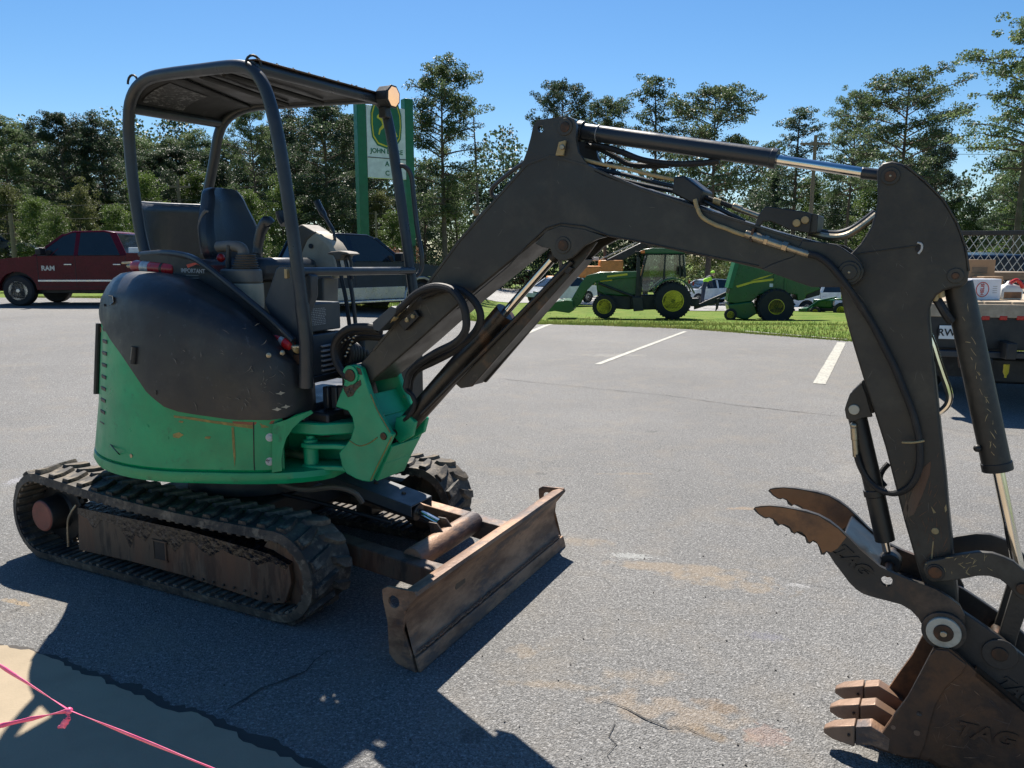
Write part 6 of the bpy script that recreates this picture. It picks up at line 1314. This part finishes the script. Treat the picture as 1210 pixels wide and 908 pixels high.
# white cars far off
def car(label, at, rz, paint, name='parked_car', cat='car'):
    t = thing(name, label, cat, at, rz); h = 2.25; W = .88; wr = .36
    def arch(cx, n=8): return [(cx+wr*math.cos(math.pi*k/n), .32+wr*math.sin(math.pi*k/n)) for k in range(n+1)]
    P = [(h, .40), (h, .62), (h-.15, .78), (h-1.0, .92), (-h+.5, .98), (-h+.02, .92), (-h, .45)]+[(-1.35-wr, .35)]+arch(-1.35)[::-1]+[(1.35-wr, .3)]+arch(1.35)[::-1]+[(1.35+wr, .35)]
    MB().slab([Vector((x, -W, z)) for x, z in P], [Vector((x, W, z)) for x, z in P]).build('body', paint, t, .06)
    Q = [(h-1.0, .92), (h-1.75, 1.38), (.1, 1.47), (-.9, 1.42), (-h+.55, .98)]; q = lambda z: .84-.2*(z-.92)/.5
    MB().slab([Vector((x, -q(z), z)) for x, z in Q], [Vector((x, q(z), z)) for x, z in Q]).build('cab_glass', M['darkglass'], t, .03)
    Q = Q[1:4]; MB().slab([Vector((x, -q(z)-.01, z+.015)) for x, z in Q]+[Vector((x, -q(z)-.01, z-.04)) for x, z in Q[::-1]], [Vector((x, q(z)+.01, z+.015)) for x, z in Q]+[Vector((x, q(z)+.01, z-.04)) for x, z in Q[::-1]]).build('roof', paint, t, .02)
    for s in (-1, 1):
        for x0, x1 in ((h-1.0, h-1.75), (.0, .05), (-h+.6, -.95)): MB().slab([Vector((x0-.05, s*.85, .94)), Vector((x0+.05, s*.85, .94)), Vector((x1+.05, s*.755, 1.40)), Vector((x1-.05, s*.755, 1.40))], [Vector((x0-.05, s*.80, .94)), Vector((x0+.05, s*.80, .94)), Vector((x1+.05, s*.70, 1.40)), Vector((x1-.05, s*.70, 1.40))]).build('pillar', paint, t)
        MB().box((.9, s*.95, .98), (.12, .14, .12)).build('side_mirror', paint, t, .02)
        for cx in (-1.35, 1.35): wheel(t, cx, s*(W-.1), .33, .2, s, M['rim'], 6)
        MB().box((h-.08, s*.6, .66), (.14, .4, .14)).build('headlight', M['label_silver'], t, .02); MB().box((-h+.03, s*.65, .75), (.08, .35, .14)).build('taillight', M['redlens'], t, .02)
    for cx in (-1.35, 1.35): MB().box((cx, 0, .5), (.74, 1.5, .4)).build('wheel_well', M['hose'], t)
    return t
def far_at(px, py, y): p = AT(px, py, y); return (p.x, y, p.z)
car('white car parked behind the green loader bucket', far_at(662, 358, 44), R_(215), M['whitecar']); car('white car parked behind the tractor hitch', far_at(838, 359, 46), R_(200), M['whitecar'])
pickup('white pickup parked behind the baler and the little tractor', far_at(975, 372, 44), R_(8), M['whitecar'])
# dark car far left edge
car('dark car roof just showing behind the red pickup at the left edge', far_at(-8, 305, 46), R_(10), M['truckblue'])

# ---- pylon sign of the dealer
sg0, sg1 = AT(430, 300, 30), AT(484.5, 300, 31.1); sz = zt(sg0.x, 30); dsg = Vector((sg1.x-sg0.x, sg1.y-sg0.y, 0)); wS = dsg.length; ang = math.atan2(dsg.y, dsg.x)
sign = thing('pylon_sign', 'tall dealer sign with pale face, leaping deer emblem and two green posts', 'sign', (sg0.x, sg0.y, sz), ang)
zT = AT(430, 110.5, 30).z-sz; 
for x in (0, wS): MB().box((x, 0, zT/2), (.36, .36, zT)).build('sign_post', M['signgreen'], sign, .02)
zb_ = AT(436, 210, 30).z-sz; zp = AT(436, 124, 30).z-sz; x0, x1 = .185, wS-.185; YS = -.19
MB().box(((x0+x1)/2, YS+.10, (zb_+zp)/2), (x1-x0, .20, zp-zb_)).build('sign_face', M['signface'], sign, .01)
PW = x1-x0; xc = (x0+x1)/2; zl = AT(450, 187.5, 30.4).z-sz
MB().box((xc, YS-.004, zl), (PW-.02, .012, .03)).build('divider_line', M['hose'], sign)
zc = AT(462, 149.5, 30.6).z-sz; eh = .80; ew = .60
def shield(k): 
    P = [(-ew*.80, eh*.92), (-ew*.5, eh), (0, eh*1.02), (ew*.5, eh), (ew*.80, eh*.92), (ew*.98, eh*.5), (ew, 0), (ew*.92, -eh*.55), (ew*.6, -eh*.88), (0, -eh*1.0), (-ew*.6, -eh*.88), (-ew*.92, -eh*.55), (-ew, 0), (-ew*.98, eh*.5)]; return [(x*k, z*k) for x, z in P]
for k, y_, mt in ((1.08, -.012, M['signgreen']), (1.0, -.018, M['yelprint']), (.93, -.024, M['signgreen'])): MB().prism([(xc+x, YS+.002, zc+z) for x, z in shield(k)], (0, y_, 0)).build('emblem_shield', mt, sign)
deer = [(-.44, .30), (-.36, .36), (-.30, .34), (-.26, .44), (-.38, .56), (-.32, .56), (-.20, .46), (-.10, .58), (-.06, .56), (-.16, .40), (-.12, .30), (.02, .20), (.22, .14), (.36, .02), (.42, -.18), (.52, -.36), (.46, -.40), (.34, -.22), (.26, -.12), (.20, -.22), (.30, -.46), (.24, -.48), (.10, -.22), (.06, -.10), (-.10, -.08), (-.28, -.20), (-.34, -.36), (-.40, -.34), (-.34, -.14), (-.20, .0), (-.24, .12), (-.36, .20), (-.44, .22)]
MB().prism([(xc+x*ew*1.45, YS-.022, zc+z*eh*1.30) for x, z in deer], (0, -.010, 0)).build('leaping_deer', M['yelprint'], sign)
def stext(s, size, z, mt): place_text(text_mesh(s, size, mt, .004, .006), 'sign_letters', sign, (xc, YS-.004, z), (1, 0, 0), (0, 0, 1))
stext('JOHN DEERE', .235, AT(455, 180, 30.5).z-sz, M['signgreen']); stext('A', .25, AT(460, 194.5, 30.5).z-sz, M['signgreen']); stext('C', .25, AT(460, 205.5, 30.5).z-sz, M['signgreen'])

# ---- tractor with loader
TY = 28.8
def agwheel(par, x, y, z, r, wd, side, rimr=.55, slots=0, lugs=18):
    t = MB().lathe([(r*rimr, -wd/2), (r*.88, -wd/2), (r*.955, -wd*.42), (r*.955, wd*.42), (r*.88, wd/2), (r*rimr, wd/2)], (x, y, z), (0, 1, 0), 36).build('tyre', M['tyre'], par)
    b = MB()
    for k in range(lugs):
        for s in (-1, 1):
            a = 2*math.pi*(k+(.5 if s > 0 else 0))/lugs; c = Vector((x+math.cos(a)*r*.965, y+s*wd*.24, z+math.sin(a)*r*.965)); b.box(c, (r*.07, wd*.5, r*.085), 0, -a, .0)
    b.build('tyre_lugs', M['tyre'], t)
    b = MB(); b.lathe([(r*rimr, 0), (r*rimr*.94, .005), (r*rimr*.9, -.06), (r*rimr*.55, -.10), (r*rimr*.5, -.05), (.001, -.04)], (x, y+side*wd/2, z), (0, side, 0), 32); rm = b.build('rim', M['yellow'], t)
    MB().lathe([(r*.14, 0), (r*.12, .05), (.001, .05)], (x, y+side*(wd/2-.05), z), (0, side, 0), 14).build('hub', M['yellow'] if slots else M['jdgreen'], t)
    b = MB()
    for k in range(slots): a = 2*math.pi*(k+.5)/slots; b.box((x+math.cos(a)*r*rimr*.80, y+side*(wd/2-.055), z+math.sin(a)*r*rimr*.80), (r*.07, .03, r*.22), 0, -a)
    if slots: b.build('rim_slot', M['hose'], t)
    return t
gz = AT(793, 378, TY).z; tx = AT(793, 378, TY+.8).x
tr = thing('tractor', 'green tractor with glazed cab and front loader standing on the lawn behind the lot', 'tractor', (tx, TY+.85, gz), R_(180-8))
U = 909/TY                                                     # pixels to the metre there
def q(px, py): return ((793-px)/U/math.cos(R_(8)), (378-py)/U)   # x forward (left in the picture), z up
agwheel(tr, 0, .74, .70, .70, .44, 1, .56); agwheel(tr, 0, -.74, .70, .70, .44, -1, .56)
fx_, _ = q(713.5, 363); agwheel(tr, fx_, .74, .47, .46, .34, 1, .60, 4, 14); agwheel(tr, fx_, -.74, .47, .46, .34, -1, .60, 4, 14)
def side2(name, pts, y0, y1, mt, par, bev=.01, qq=q): return MB().slab([Vector((qq(a, c)[0], y0, qq(a, c)[1])) for a, c in pts], [Vector((qq(a, c)[0], y1, qq(a, c)[1])) for a, c in pts]).build(name, mt, par, bev)
side2('bonnet', [(752, 324), (752, 350), (742, 352), (712, 350), (704, 345), (703, 334), (708, 326), (724, 322)], -.34, .34, M['jdgreen'], tr, .05)
side2('bonnet_stripe', [(708, 333), (722, 331), (722, 333), (708, 334.5)], -.345, .345, M['yelprint'], tr, 0)
side2('engine_block', [(704, 344), (756, 344), (758, 366), (742, 368), (716, 366), (706, 360)], -.26, .26, M['blackp'], tr, .03)
side2('transmission', [(744, 350), (800, 350), (806, 366), (760, 368), (744, 366)], -.3, .3, M['blackp'], tr, .03)
side2('cab_roof', [(757, 296), (768, 294.5), (800, 295), (810, 297.5), (810, 300), (804, 301), (760, 301), (757, 300)], -.72, .72, M['jdgreen'], tr, .03)
cb_ = [(762, 301), (756, 330), (756, 349), (764, 349), (776, 336), (790, 330), (806, 330), (803, 301)]
for y in (-.66, .66): side2('side_glass', [(762, 302), (757, 330), (758, 346), (764, 346), (776, 336), (790, 329), (805, 328), (803, 302)], y-.01, y+.01, M['glassp'], tr, 0)
for a, c in (((762, 301), (756, 330)), ((756, 330), (756, 349)), ((783, 301), (782, 331)), ((803, 301), (806, 329)), ((799, 302), (801, 329)), ((757, 301.5), (803, 301.5))):
    for y in (-.67, .67): MB().tube([Vector((q(*a)[0], y, q(*a)[1])), Vector((q(*c)[0], y, q(*c)[1]))], .035, 6, 1).build('cab_post', M['blackp'], tr)
side2('seat', [(778, 312), (784, 312), (786, 330), (772, 332), (772, 327), (778, 326)], -.22, .22, M['hose'], tr, .03); side2('dashboard', [(758, 322), (764, 322), (768, 334), (758, 338)], -.3, .3, M['blackp'], tr, .02); MB().tube([Vector((q(765, 321)[0], .18*math.cos(k*.7), q(765, 321)[1]+.18*math.sin(k*.7))) for k in range(10)], .015, 5, 1).build('steering_wheel', M['hose'], tr)
side2('rear_glass', [(804, 302), (805.5, 302), (808, 328), (806, 328)], -.62, .62, M['glassp'], tr, 0); side2('windscreen', [(762, 302), (761, 302), (755, 330), (756, 330)], -.62, .62, M['glassp'], tr, 0)
for s in (-1, 1):
    b = MB(); pr = []
    for k in range(12): a = R_(28+k*12); pr.append((.84*math.cos(a), .70+.84*math.sin(a)))
    y0, y1 = (s*.50, s*.98)
    for (xa, za), (xb_, zb2) in zip(pr, pr[1:]): b.slab([Vector((xa, y0, za)), Vector((xb_, y0, zb2)), Vector((xb_*.95, y0, .7+(zb2-.7)*.95)), Vector((xa*.95, y0, .7+(za-.7)*.95))], [Vector((xa, y1, za)), Vector((xb_, y1, zb2)), Vector((xb_*.95, y1, .7+(zb2-.7)*.95)), Vector((xa*.95, y1, .7+(za-.7)*.95))])
    b.build('fender', M['jdgreen'], tr); MB().box((-.72, s*.8, 1.35), (.06, .16, .14)).build('taillight', M['redlens'], tr, .01)
    MB().box((q(757, 299)[0], s*.72, q(757, 299)[1]), (.14, .12, .10)).build('amber_lamp', M['orangelens'], tr, .01); MB().box((q(809, 299)[0], s*.72, q(809, 299)[1]), (.14, .12, .10)).build('amber_lamp', M['orangelens'], tr, .01)
    side2('loader_arm', [(751, 322), (751, 329), (726, 331), (703, 334), (692, 345), (684, 362), (676, 367), (669, 366), (676, 352), (685, 336), (692, 327), (708, 323)], s*.42, s*.52, M['jdgreen'], tr, .02)
    side2('loader_post', [(751, 305), (754, 305), (756, 350), (750, 362), (745, 362), (750, 348)], s*.42, s*.56, M['blackp'], tr, .01)
    side2('loader_arm_stripe', [(740, 324), (716, 327), (716, 329), (740, 326.5)], s*.524, s*.528, M['yelprint'], tr, 0)
    MB().cyl((q(748, 352)[0], s*.47, q(748, 352)[1]), (q(706, 336)[0], s*.47, q(706, 336)[1]), .045).build('lift_ram', M['blackp'], tr)
    MB().cyl((q(692, 335)[0], s*.47, q(692, 335)[1]), (q(676, 356)[0], s*.47, q(676, 356)[1]), .035).build('tilt_ram', M['blackp'], tr)
side2('loader_bucket', [(643, 371), (650, 364), (657, 358), (668, 356), (676, 357), (678, 368), (672, 371.5), (655, 369)], -.85, .85, M['jdgreen'], tr, .01)
side2('cab_steps', [(746, 352), (758, 352), (760, 368), (748, 369)], .42, .72, M['blackp'], tr, .02); MB().tube([Vector((q(752, 300)[0], .4, q(752, 300)[1])), Vector((q(752, 330)[0], .4, q(752, 330)[1]))], .04, 8, 1).build('exhaust_stack', M['hose'], tr); side2('exhaust_cap', [(748, 298), (756, 299), (756, 301), (748, 300)], .34, .46, M['hose'], tr, .01)
MB().tube([Vector((-.7, 0, .55)), Vector((-1.2, 0, .50)), Vector((-1.7, 0, .62))], .06, 6, 1).build('drawbar', M['blackp'], tr); MB().box((-.85, 0, .62), (.3, .7, .3)).build('hitch', M['blackp'], tr, .02); MB().box((fx_, 0, .45), (.2, 1.3, .2)).build('front_axle', M['blackp'], tr, .02); MB().box((0, 0, .7), (.3, 1.3, .3)).build('rear_axle', M['blackp'], tr, .02)
# ---- round baler
BY = 28.2; gz = AT(911, 384, BY).z; bx_ = AT(911, 384, BY+.9).x
bl_ = thing('round_baler', 'green round baler with yellow swoosh and large black tyre on the lawn', 'baler', (bx_, BY+.9, gz), R_(180-10)); U2 = 909/BY
def q2(px, py): return ((911-px)/U2/math.cos(R_(10)), (385-py)/U2)
agwheel(bl_, 0, .80, .66, .66, .50, 1, .42, 0, 20); agwheel(bl_, -.1, -.85, .66, .66, .50, -1, .42, 0, 20)
bp_ = [(868, 311), (900, 306), (930, 312), (946, 326), (957, 338), (961, 343), (946, 350), (944, 356), (936, 357), (935, 350), (912, 347), (893, 350), (886, 358), (866, 361), (857, 359), (860, 340)]
side2('baler_body', bp_, -.62, .62, M['jdgreen'], bl_, .03, q2)
side2('front_panel_edge', [(864, 311), (869, 311), (862, 343), (857, 343)], -.64, .66, M['signgreen'], bl_, .01, q2); side2('tailgate', [(945, 330), (961, 335), (961, 350), (945, 355)], -.60, .60, M['hose'], bl_, .03, q2)
for a, c in ((908, 911), (920, 923)): side2('body_rib', [(a, 308), (c, 308), (c, 352), (a, 352)], .62, .66, M['jdgreen'], bl_, .01, q2)
side2('yellow_swoosh', [(866, 340), (885, 334), (908, 331), (908, 333.5), (885, 336.5), (868, 342)], .622, .632, M['yelprint'], bl_, 0, q2); side2('yellow_swoosh', [(882, 334), (894, 329.5), (908, 326), (896, 331)], .622, .632, M['yelprint'], bl_, 0, q2); side2('white_decal', [(904, 337), (908, 337), (908, 341), (904, 341)], .622, .632, M['white'], bl_, 0, q2)
side2('pickup_head', [(858, 362), (886, 358), (892, 372), (880, 380), (862, 377)], -.7, .7, M['jdgreen'], bl_, .04, q2)
agwheel(bl_, q2(861, 373)[0], .72, .34, .235, .14, 1, .55, 0, 10); side2('drawbar_tongue', [(857, 348), (857, 353), (832, 366), (820, 370), (820, 366), (836, 358)], -.1, .1, M['blackp'], bl_, .01, q2); side2('tongue_jack', [(846, 356), (850, 355), (848, 368), (845, 372)], .12, .2, M['blackp'], bl_, .01, q2)
# ---- little tractor further off
gz = AT(987, 375, 36); t3 = thing('compact_tractor', 'little green compact tractor with orange trim at the far right of the lawn', 'tractor', (gz.x, 36, gz.z), R_(180-35))
agwheel(t3, -.35, .45, .36, .36, .26, 1, .5, 0, 12); agwheel(t3, -.35, -.45, .36, .36, .26, -1, .5, 0, 12); agwheel(t3, .8, .42, .24, .24, .16, 1, .5, 0, 10); agwheel(t3, .8, -.42, .24, .24, .16, -1, .5, 0, 10)
MB().box((.55, 0, .62), (.9, .46, .40)).build('bonnet', M['jdgreen'], t3, .07); MB().box((-.35, 0, .85), (.7, 1.0, .08)).build('fender', M['jdgreen'], t3, .03); MB().box((-.4, 0, 1.02), (.36, .4, .36)).build('seat', M['yelprint'], t3, .05); MB().box((-.7, 0, 1.25), (.05, .8, .9)).build('roll_bar', M['blackp'], t3, .02); MB().box((1.35, 0, .22), (.4, 1.1, .34)).build('loader_bucket', M['jdgreen'], t3, .03)
for s in (-1, 1): MB().tube([(.1, s*.42, .9), (.7, s*.42, .75), (1.25, s*.42, .3)], .05, 6, 1).build('loader_arm', M['jdgreen'], t3); MB().box((-.72, s*.3, 1.45), (.08, .12, .10)).build('amber_lamp', M['orangelens'], t3, .01)
MB().box((.2, 0, .4), (1.1, .3, .25)).build('chassis', M['blackp'], t3, .02)
# ---- orange wood chipper style machine behind the loader
gz = AT(712, 345, 62); t4 = thing('orange_machine', 'orange working machine with a raised dark chute behind the tractor loader', 'machine', (gz.x, 62, gz.z+.1))
MB().box((-1.6, 0, 1.5), (3.0, 1.8, .9)).build('body', M['orange'], t4, .15); MB().box((.6, 0, 1.95), (1.8, 1.8, .9)).build('engine_hood', M['orange'], t4, .1); MB().box((-.6, 0, 2.5), (.5, .5, .3)).build('beacon_box', M['worn_white'], t4, .05)
MB().slab([Vector(p_) for p_ in ((-.2, -.4, 2.2), (4.6, -.4, 4.6), (4.8, -.4, 4.2), (1.2, -.4, 2.2))], [Vector(p_) for p_ in ((-.2, .4, 2.2), (4.6, .4, 4.6), (4.8, .4, 4.2), (1.2, .4, 2.2))]).build('chute', M['blackp'], t4, .04); MB().tube([(-.3, -.5, 2.45), (4.6, -.5, 4.75)], .06, 6, 1).build('chute_rail', M['label_silver'], t4)
MB().box((-3.4, 0, .9), (2.2, 1.7, .5)).build('front_guard', M['orange'], t4, .1)
for x in (-2.4, 1.2):
    for s in (-1, 1): MB().lathe([(.2, -.15), (.5, -.15), (.5, .15), (.2, .15)], (x, s*.8, .5), (0, 1, 0), 20).build('wheel', M['tyre'], t4)
MB().box((-.4, 0, .85), (5, .8, .3)).build('chassis', M['blackp'], t4, .02)
# ---- stooping person in lime
pc_ = AT(831, 357, 40); pr_ = thing('person', 'person in a lime shirt and dark trousers stooping beside the white car behind the hitch', 'person', (pc_.x, 40, pc_.z))
def skin_mesh(name, V, Ed, Rr, mt, par):
    me = bpy.data.meshes.new(name); me.from_pydata(V, Ed, []); o = bpy.data.objects.new(name, me); C.objects.link(o); o.parent = par; me.materials.append(mt)
    m_ = o.modifiers.new('skin', 'SKIN'); me.skin_vertices[0].data[0].use_root = True
    for v_, r_ in zip(me.skin_vertices[0].data, Rr): v_.radius = (r_, r_)
    o.modifiers.new('s', 'SUBSURF').levels = 1; return o
skin_mesh('body', [(0, 0, .92), (.1, 0, 1.1), (.28, 0, 1.28), (.36, 0, 1.36), (-.02, .12, .5), (-.05, .13, .08), (.06, .14, .04), (-.02, -.12, .5), (-.05, -.13, .08), (.06, -.14, .04), (.27, .2, 1.24), (.34, .24, .98), (.42, .22, .76), (.27, -.2, 1.24), (.34, -.24, .98), (.42, -.22, .76)],
          [(0, 1), (1, 2), (2, 3), (0, 4), (4, 5), (5, 6), (0, 7), (7, 8), (8, 9), (2, 10), (10, 11), (11, 12), (2, 13), (13, 14), (14, 15)], [.13, .14, .14, .06, .08, .05, .045, .08, .05, .045, .06, .045, .035, .06, .045, .035], M['jean'], pr_)
skin_mesh('shirt', [(.02, 0, .96), (.1, 0, 1.1), (.28, 0, 1.28), (.27, .2, 1.24), (.31, .23, 1.08), (.27, -.2, 1.24), (.31, -.23, 1.08)], [(0, 1), (1, 2), (2, 3), (3, 4), (2, 5), (5, 6)], [.15, .16, .155, .075, .06, .075, .06], M['lime'], pr_)
MB().ball((.44, 0, 1.46), .105, 10, (1, .85, 1.15)).build('head', M['skin'], pr_); MB().ball((.43, 0, 1.52), .11, 8, (1.02, .9, .75)).build('cap', M['lime'], pr_)

# ---- flatbed truck with its load at the right
FYAW = R_(-17); FYt = 8.6; xl = AT(1096, 400, FYt).x; zd = AT(1150, 356, FYt).z; gt = 0.0
ft = thing('flatbed_truck', 'dark flatbed truck with red marker lamps and mesh headboard at the right edge', 'truck', (xl+1.2*math.cos(FYAW), FYt+1.2*math.sin(FYAW), 0), FYAW)
wB = 2.4
def tailx(px, py, back=0.0):                                   # point of the tail plane in the truck's own frame
    fo = Vector((xl+1.2*math.cos(FYAW), FYt+1.2*math.sin(FYAW), 0)); ax = Vector((math.cos(FYAW), math.sin(FYAW), 0)); ay = Vector((-ax.y, ax.x, 0)); r = ray(px, py)
    t = ((fo-EYEV).dot(ay)+back)/r.dot(ay); p = EYEV+r*t-fo; return Vector((p.dot(ax), p.dot(ay), p.z))
MB().box((0, 2.1, zd-.06), (wB, 4.2, .08)).build('deck', M['blackp'], ft, .01)
random.seed(12)
for k in range(9):
    MB().box((-wB/2+.13+k*.267, 2.1, zd-.012), (.25, 4.18, .03)).build('deck_plank', M['palew'], ft, .004)
zt0 = AT(1150, 369, FYt).z; MB().box((0, -.01, (zd-.03+zt0)/2-.02), (wB, .06, zd-zt0+.02)).build('deck_edge', M['palew'], ft, .006)
zl_ = AT(1150, 412, FYt).z; MB().box((0, .05, (zt0+zl_)/2-.01), (wB, .12, zt0-zl_-.04)).build('tail_board', M['blackp'], ft, .01)
for px in (1164.5, 1185.5, 1206): p = tailx(px, 376, -.03); MB().box((p.x, -.03, p.z), (.075, .03, .045)).build('red_marker_lamp', M['redlens'], ft, .006)
zbm = AT(1150, 416, FYt).z; MB().box((0, -.05, zbm), (wB, .12, .07)).build('rear_bumper', M['frame'], ft, .01)
p = tailx(1124, 393, -.04); lpz = MB().box((p.x+.03, -.035, p.z), (.30, .012, .15)).build('licence_plate', M['white'], ft, .004)
place_text(text_mesh('RW', .11, M['hose'], .001, .002), 'plate_letters', ft, (p.x-.045, -.045, p.z-.005), (1, 0, 0), (0, 0, 1)); place_text(text_mesh('K', .11, M['redlens'], .001, .002), 'plate_letters', ft, (p.x+.10, -.045, p.z-.005), (1, 0, 0), (0, 0, 1))
for x in (-.45, .45): MB().box((x, 3.2, .72), (.10, 7.0, .18)).build('chassis_rail', M['blackp'], ft, .01)
for x in (-.92, .92): MB().lathe([(.22, -.22), (.38, -.22), (.42, -.16), (.42, .16), (.38, .22), (.22, .22)], (x, 1.7, .42), (1, 0, 0), 28).build('rear_wheel', M['tyre'], ft)
MB().cyl((-.9, 1.7, .42), (.9, 1.7, .42), .09).build('rear_axle', M['blackp'], ft); MB().box((0, .7, .40), (.8, .3, .3)).build('spare_hanger', M['blackp'], ft, .03)
p = tailx(1189, 436, .1); MB().lathe([(.03, 0), (.03, .09), (.012, .13), (.012, .15)], (p.x, .1, p.z+.05), (0, 0, -1), 10).build('yellow_hook', M['yelprint'], ft); MB().box((.5, .05, .50), (.2, .08, .14)).build('hitch_receiver', M['blackp'], ft, .01)
for px in (1132, 1157): p = tailx(px, 424, .05); MB().tube([(p.x, .05, p.z+.1), (p.x+.01, .05, p.z-.02), (p.x+.03, .05, p.z-.1)], .012, 6).build('hanging_chain', M['steelpin'], ft)
for x in (-.75, .75): MB().box((x, .6, .52), (.5, .02, .42)).build('mud_flap', M['hose'], ft)
# mesh headboard
yh = 3.9; zh1 = AT(1150, 277, FYt+yh).z; zh0 = zd
b = MB(); b.box((0, yh, zh1), (wB, .07, .07)); b.box((-wB/2+.03, yh, (zh0+zh1)/2), (.07, .07, zh1-zh0)); b.box((wB/2-.03, yh, (zh0+zh1)/2), (.07, .07, zh1-zh0)); b.box((0, yh, zh0+.08), (wB, .05, .05)); hb = b.build('headboard_frame', M['blackp'], ft, .01)
b = MB(); st_ = .11; n_ = int(wB/st_)
for k in range(-10, n_+1):
    x = -wB/2+k*st_
    for sgn in (1, -1):
        P = []; 
        x0 = x if sgn > 0 else x+(zh1-zh0)*.62; x1 = x+(zh1-zh0)*.62 if sgn > 0 else x
        zA, zB = zh0, zh1
        # clip to the frame
        def clip(xa, za, xb, zb):
            L_, R2 = -wB/2, wB/2
            if max(xa, xb) < L_ or min(xa, xb) > R2: return None
            def cut(xa, za, xb, zb, lim, low):
                if (xa < lim) == low and xa != lim: t = (lim-xa)/(xb-xa); return lim, za+(zb-za)*t
                return xa, za
            xa, za = cut(xa, za, xb, zb, L_, True); xb, zb = cut(xb, zb, xa, za, L_, True); xa, za = cut(xa, za, xb, zb, R2, False) if xa > R2 else (xa, za); xb, zb = cut(xb, zb, xa, za, R2, False) if xb > R2 else (xb, zb)
            return xa, za, xb, zb
        r_ = clip(x0, zA, x1, zB)
        if r_ and abs(r_[1]-r_[3]) > .02: b.tube([(r_[0], yh, r_[1]), (r_[2], yh, r_[3])], .006, 4, 1)
b.build('headboard_mesh', M['label_silver'], hb)
MB().slab([Vector((-1.0, yh+.5, .7)), Vector((1.0, yh+.5, .7)), Vector((1.0, yh+.5, 1.75)), Vector((-1.0, yh+.5, 1.75))], [Vector((-1.0, yh+2.5, .7)), Vector((1.0, yh+2.5, .7)), Vector((1.0, yh+2.3, 1.8)), Vector((-1.0, yh+2.3, 1.8))]).build('cab', M['truckblue'], ft, .06)
for x in (-.92, .92): MB().lathe([(.22, -.14), (.38, -.14), (.42, -.1), (.42, .1), (.38, .14), (.22, .14)], (x, yh+1.7, .42), (1, 0, 0), 28).build('front_wheel', M['tyre'], ft)
# the load: every box a thing of its own
def carton(name, label, cat, px0, py0, px1, py1, y, dy, mt, bev=.006):
    a, c = AT(px0, py1, y), AT(px1, py0, y); z0 = max(a.z, zd+.004); t = thing(name, label, cat, ((a.x+c.x)/2, y+dy/2, z0)); MB().box((0, 0, (c.z-z0)/2), (c.x-a.x, dy, c.z-z0)).build('box', mt, t, bev); return t, (c.x-a.x), (c.z-z0)
t, w0, h0 = carton('cardboard_box', 'white carton with red oval print at the rear edge of the truck deck', 'box', 1146, 330, 1184, 355, FYt+.15, .36, M['whitebox'])
b = MB(); n = 20; b.add([Vector((-.04+.075*math.cos(6.283*k/n), -.184, h0*.5+.085*math.sin(6.283*k/n))) for k in range(n)]+[Vector((-.04+.066*math.cos(6.283*k/n), -.184, h0*.5+.076*math.sin(6.283*k/n))) for k in range(n)], [(k, (k+1) % n, (k+1) % n+n, k+n) for k in range(n)]); b.build('oval_print', M['redlens'], t, 0, False)
place_text(text_mesh('HELIS', .055, M['redlens'], .0008, .001), 'printed_word', t, (-.04, -.1835, h0*.5), (0, 0, 1), (-1, 0, 0))
for k in range(4): MB().box((.10, -.1825, h0*(.35+.1*k)), (.05, .001, .006)).build('small_print', M['dkprint'], t)
MB().box((0, 0, h0+.001), (w0*.96, .05, .003)).build('packing_tape', M['greyplas'], t)
t, w0, h0 = carton('cardboard_box', 'brown cardboard box behind and above the white carton', 'box', 1138, 307, 1177, 332, FYt+1.0, .5, M['cardboard']); MB().box((0, -.252, h0*.5), (w0*.5, .003, h0*.3)).build('brown_print', M['wood'], t); MB().box((0, 0, h0+.001), (.05, .5, .003)).build('packing_tape', M['palew'], t)
t['label'] = 'brown cardboard box standing behind the white carton'
# support crate under it
t, w0, h0 = carton('wooden_crate', 'low wooden crate under the brown cardboard box', 'crate', 1136, 332, 1180, 356, FYt+.95, .6, M['palew'])
carton('lumber_stack', 'small stack of dark boards leaning behind the cartons', 'lumber', 1172, 322, 1240, 331, FYt+1.9, 1.2, M['wood']); carton('cardboard_box', 'open tan carton beside the white jug', 'box', 1162, 327, 1186, 340, FYt+.7, .25, M['cardboard'])
j0 = AT(1196, 354, FYt+.22); t = thing('plastic_jug', 'milky white plastic jug with red handle at the right end of the deck', 'jug', (j0.x, FYt+.3, zd+.005)); jh = AT(1196, 336, FYt+.22).z-zd
MB().loft([[Vector((x*k, y*k, z)) for x, y in ((-.12, -.08), (.12, -.08), (.12, .08), (-.12, .08))] for k, z in ((.96, 0), (1, .02), (1, jh*.6), (.75, jh*.85), (.25, jh), (.22, jh+.03))]).build('bottle', M['jug'], t, .015)
MB().tube([(-.02, -.05, jh+.01), (.04, -.06, jh+.04), (.10, -.06, jh*.95), (.11, -.06, jh*.7)], .022, 8).build('red_handle', M['redlens'], t); MB().box((0, -.081, jh*.28), (.20, .002, jh*.4)).build('liquid_label', M['rustthumb'], t)
print('objects', len(bpy.data.objects))
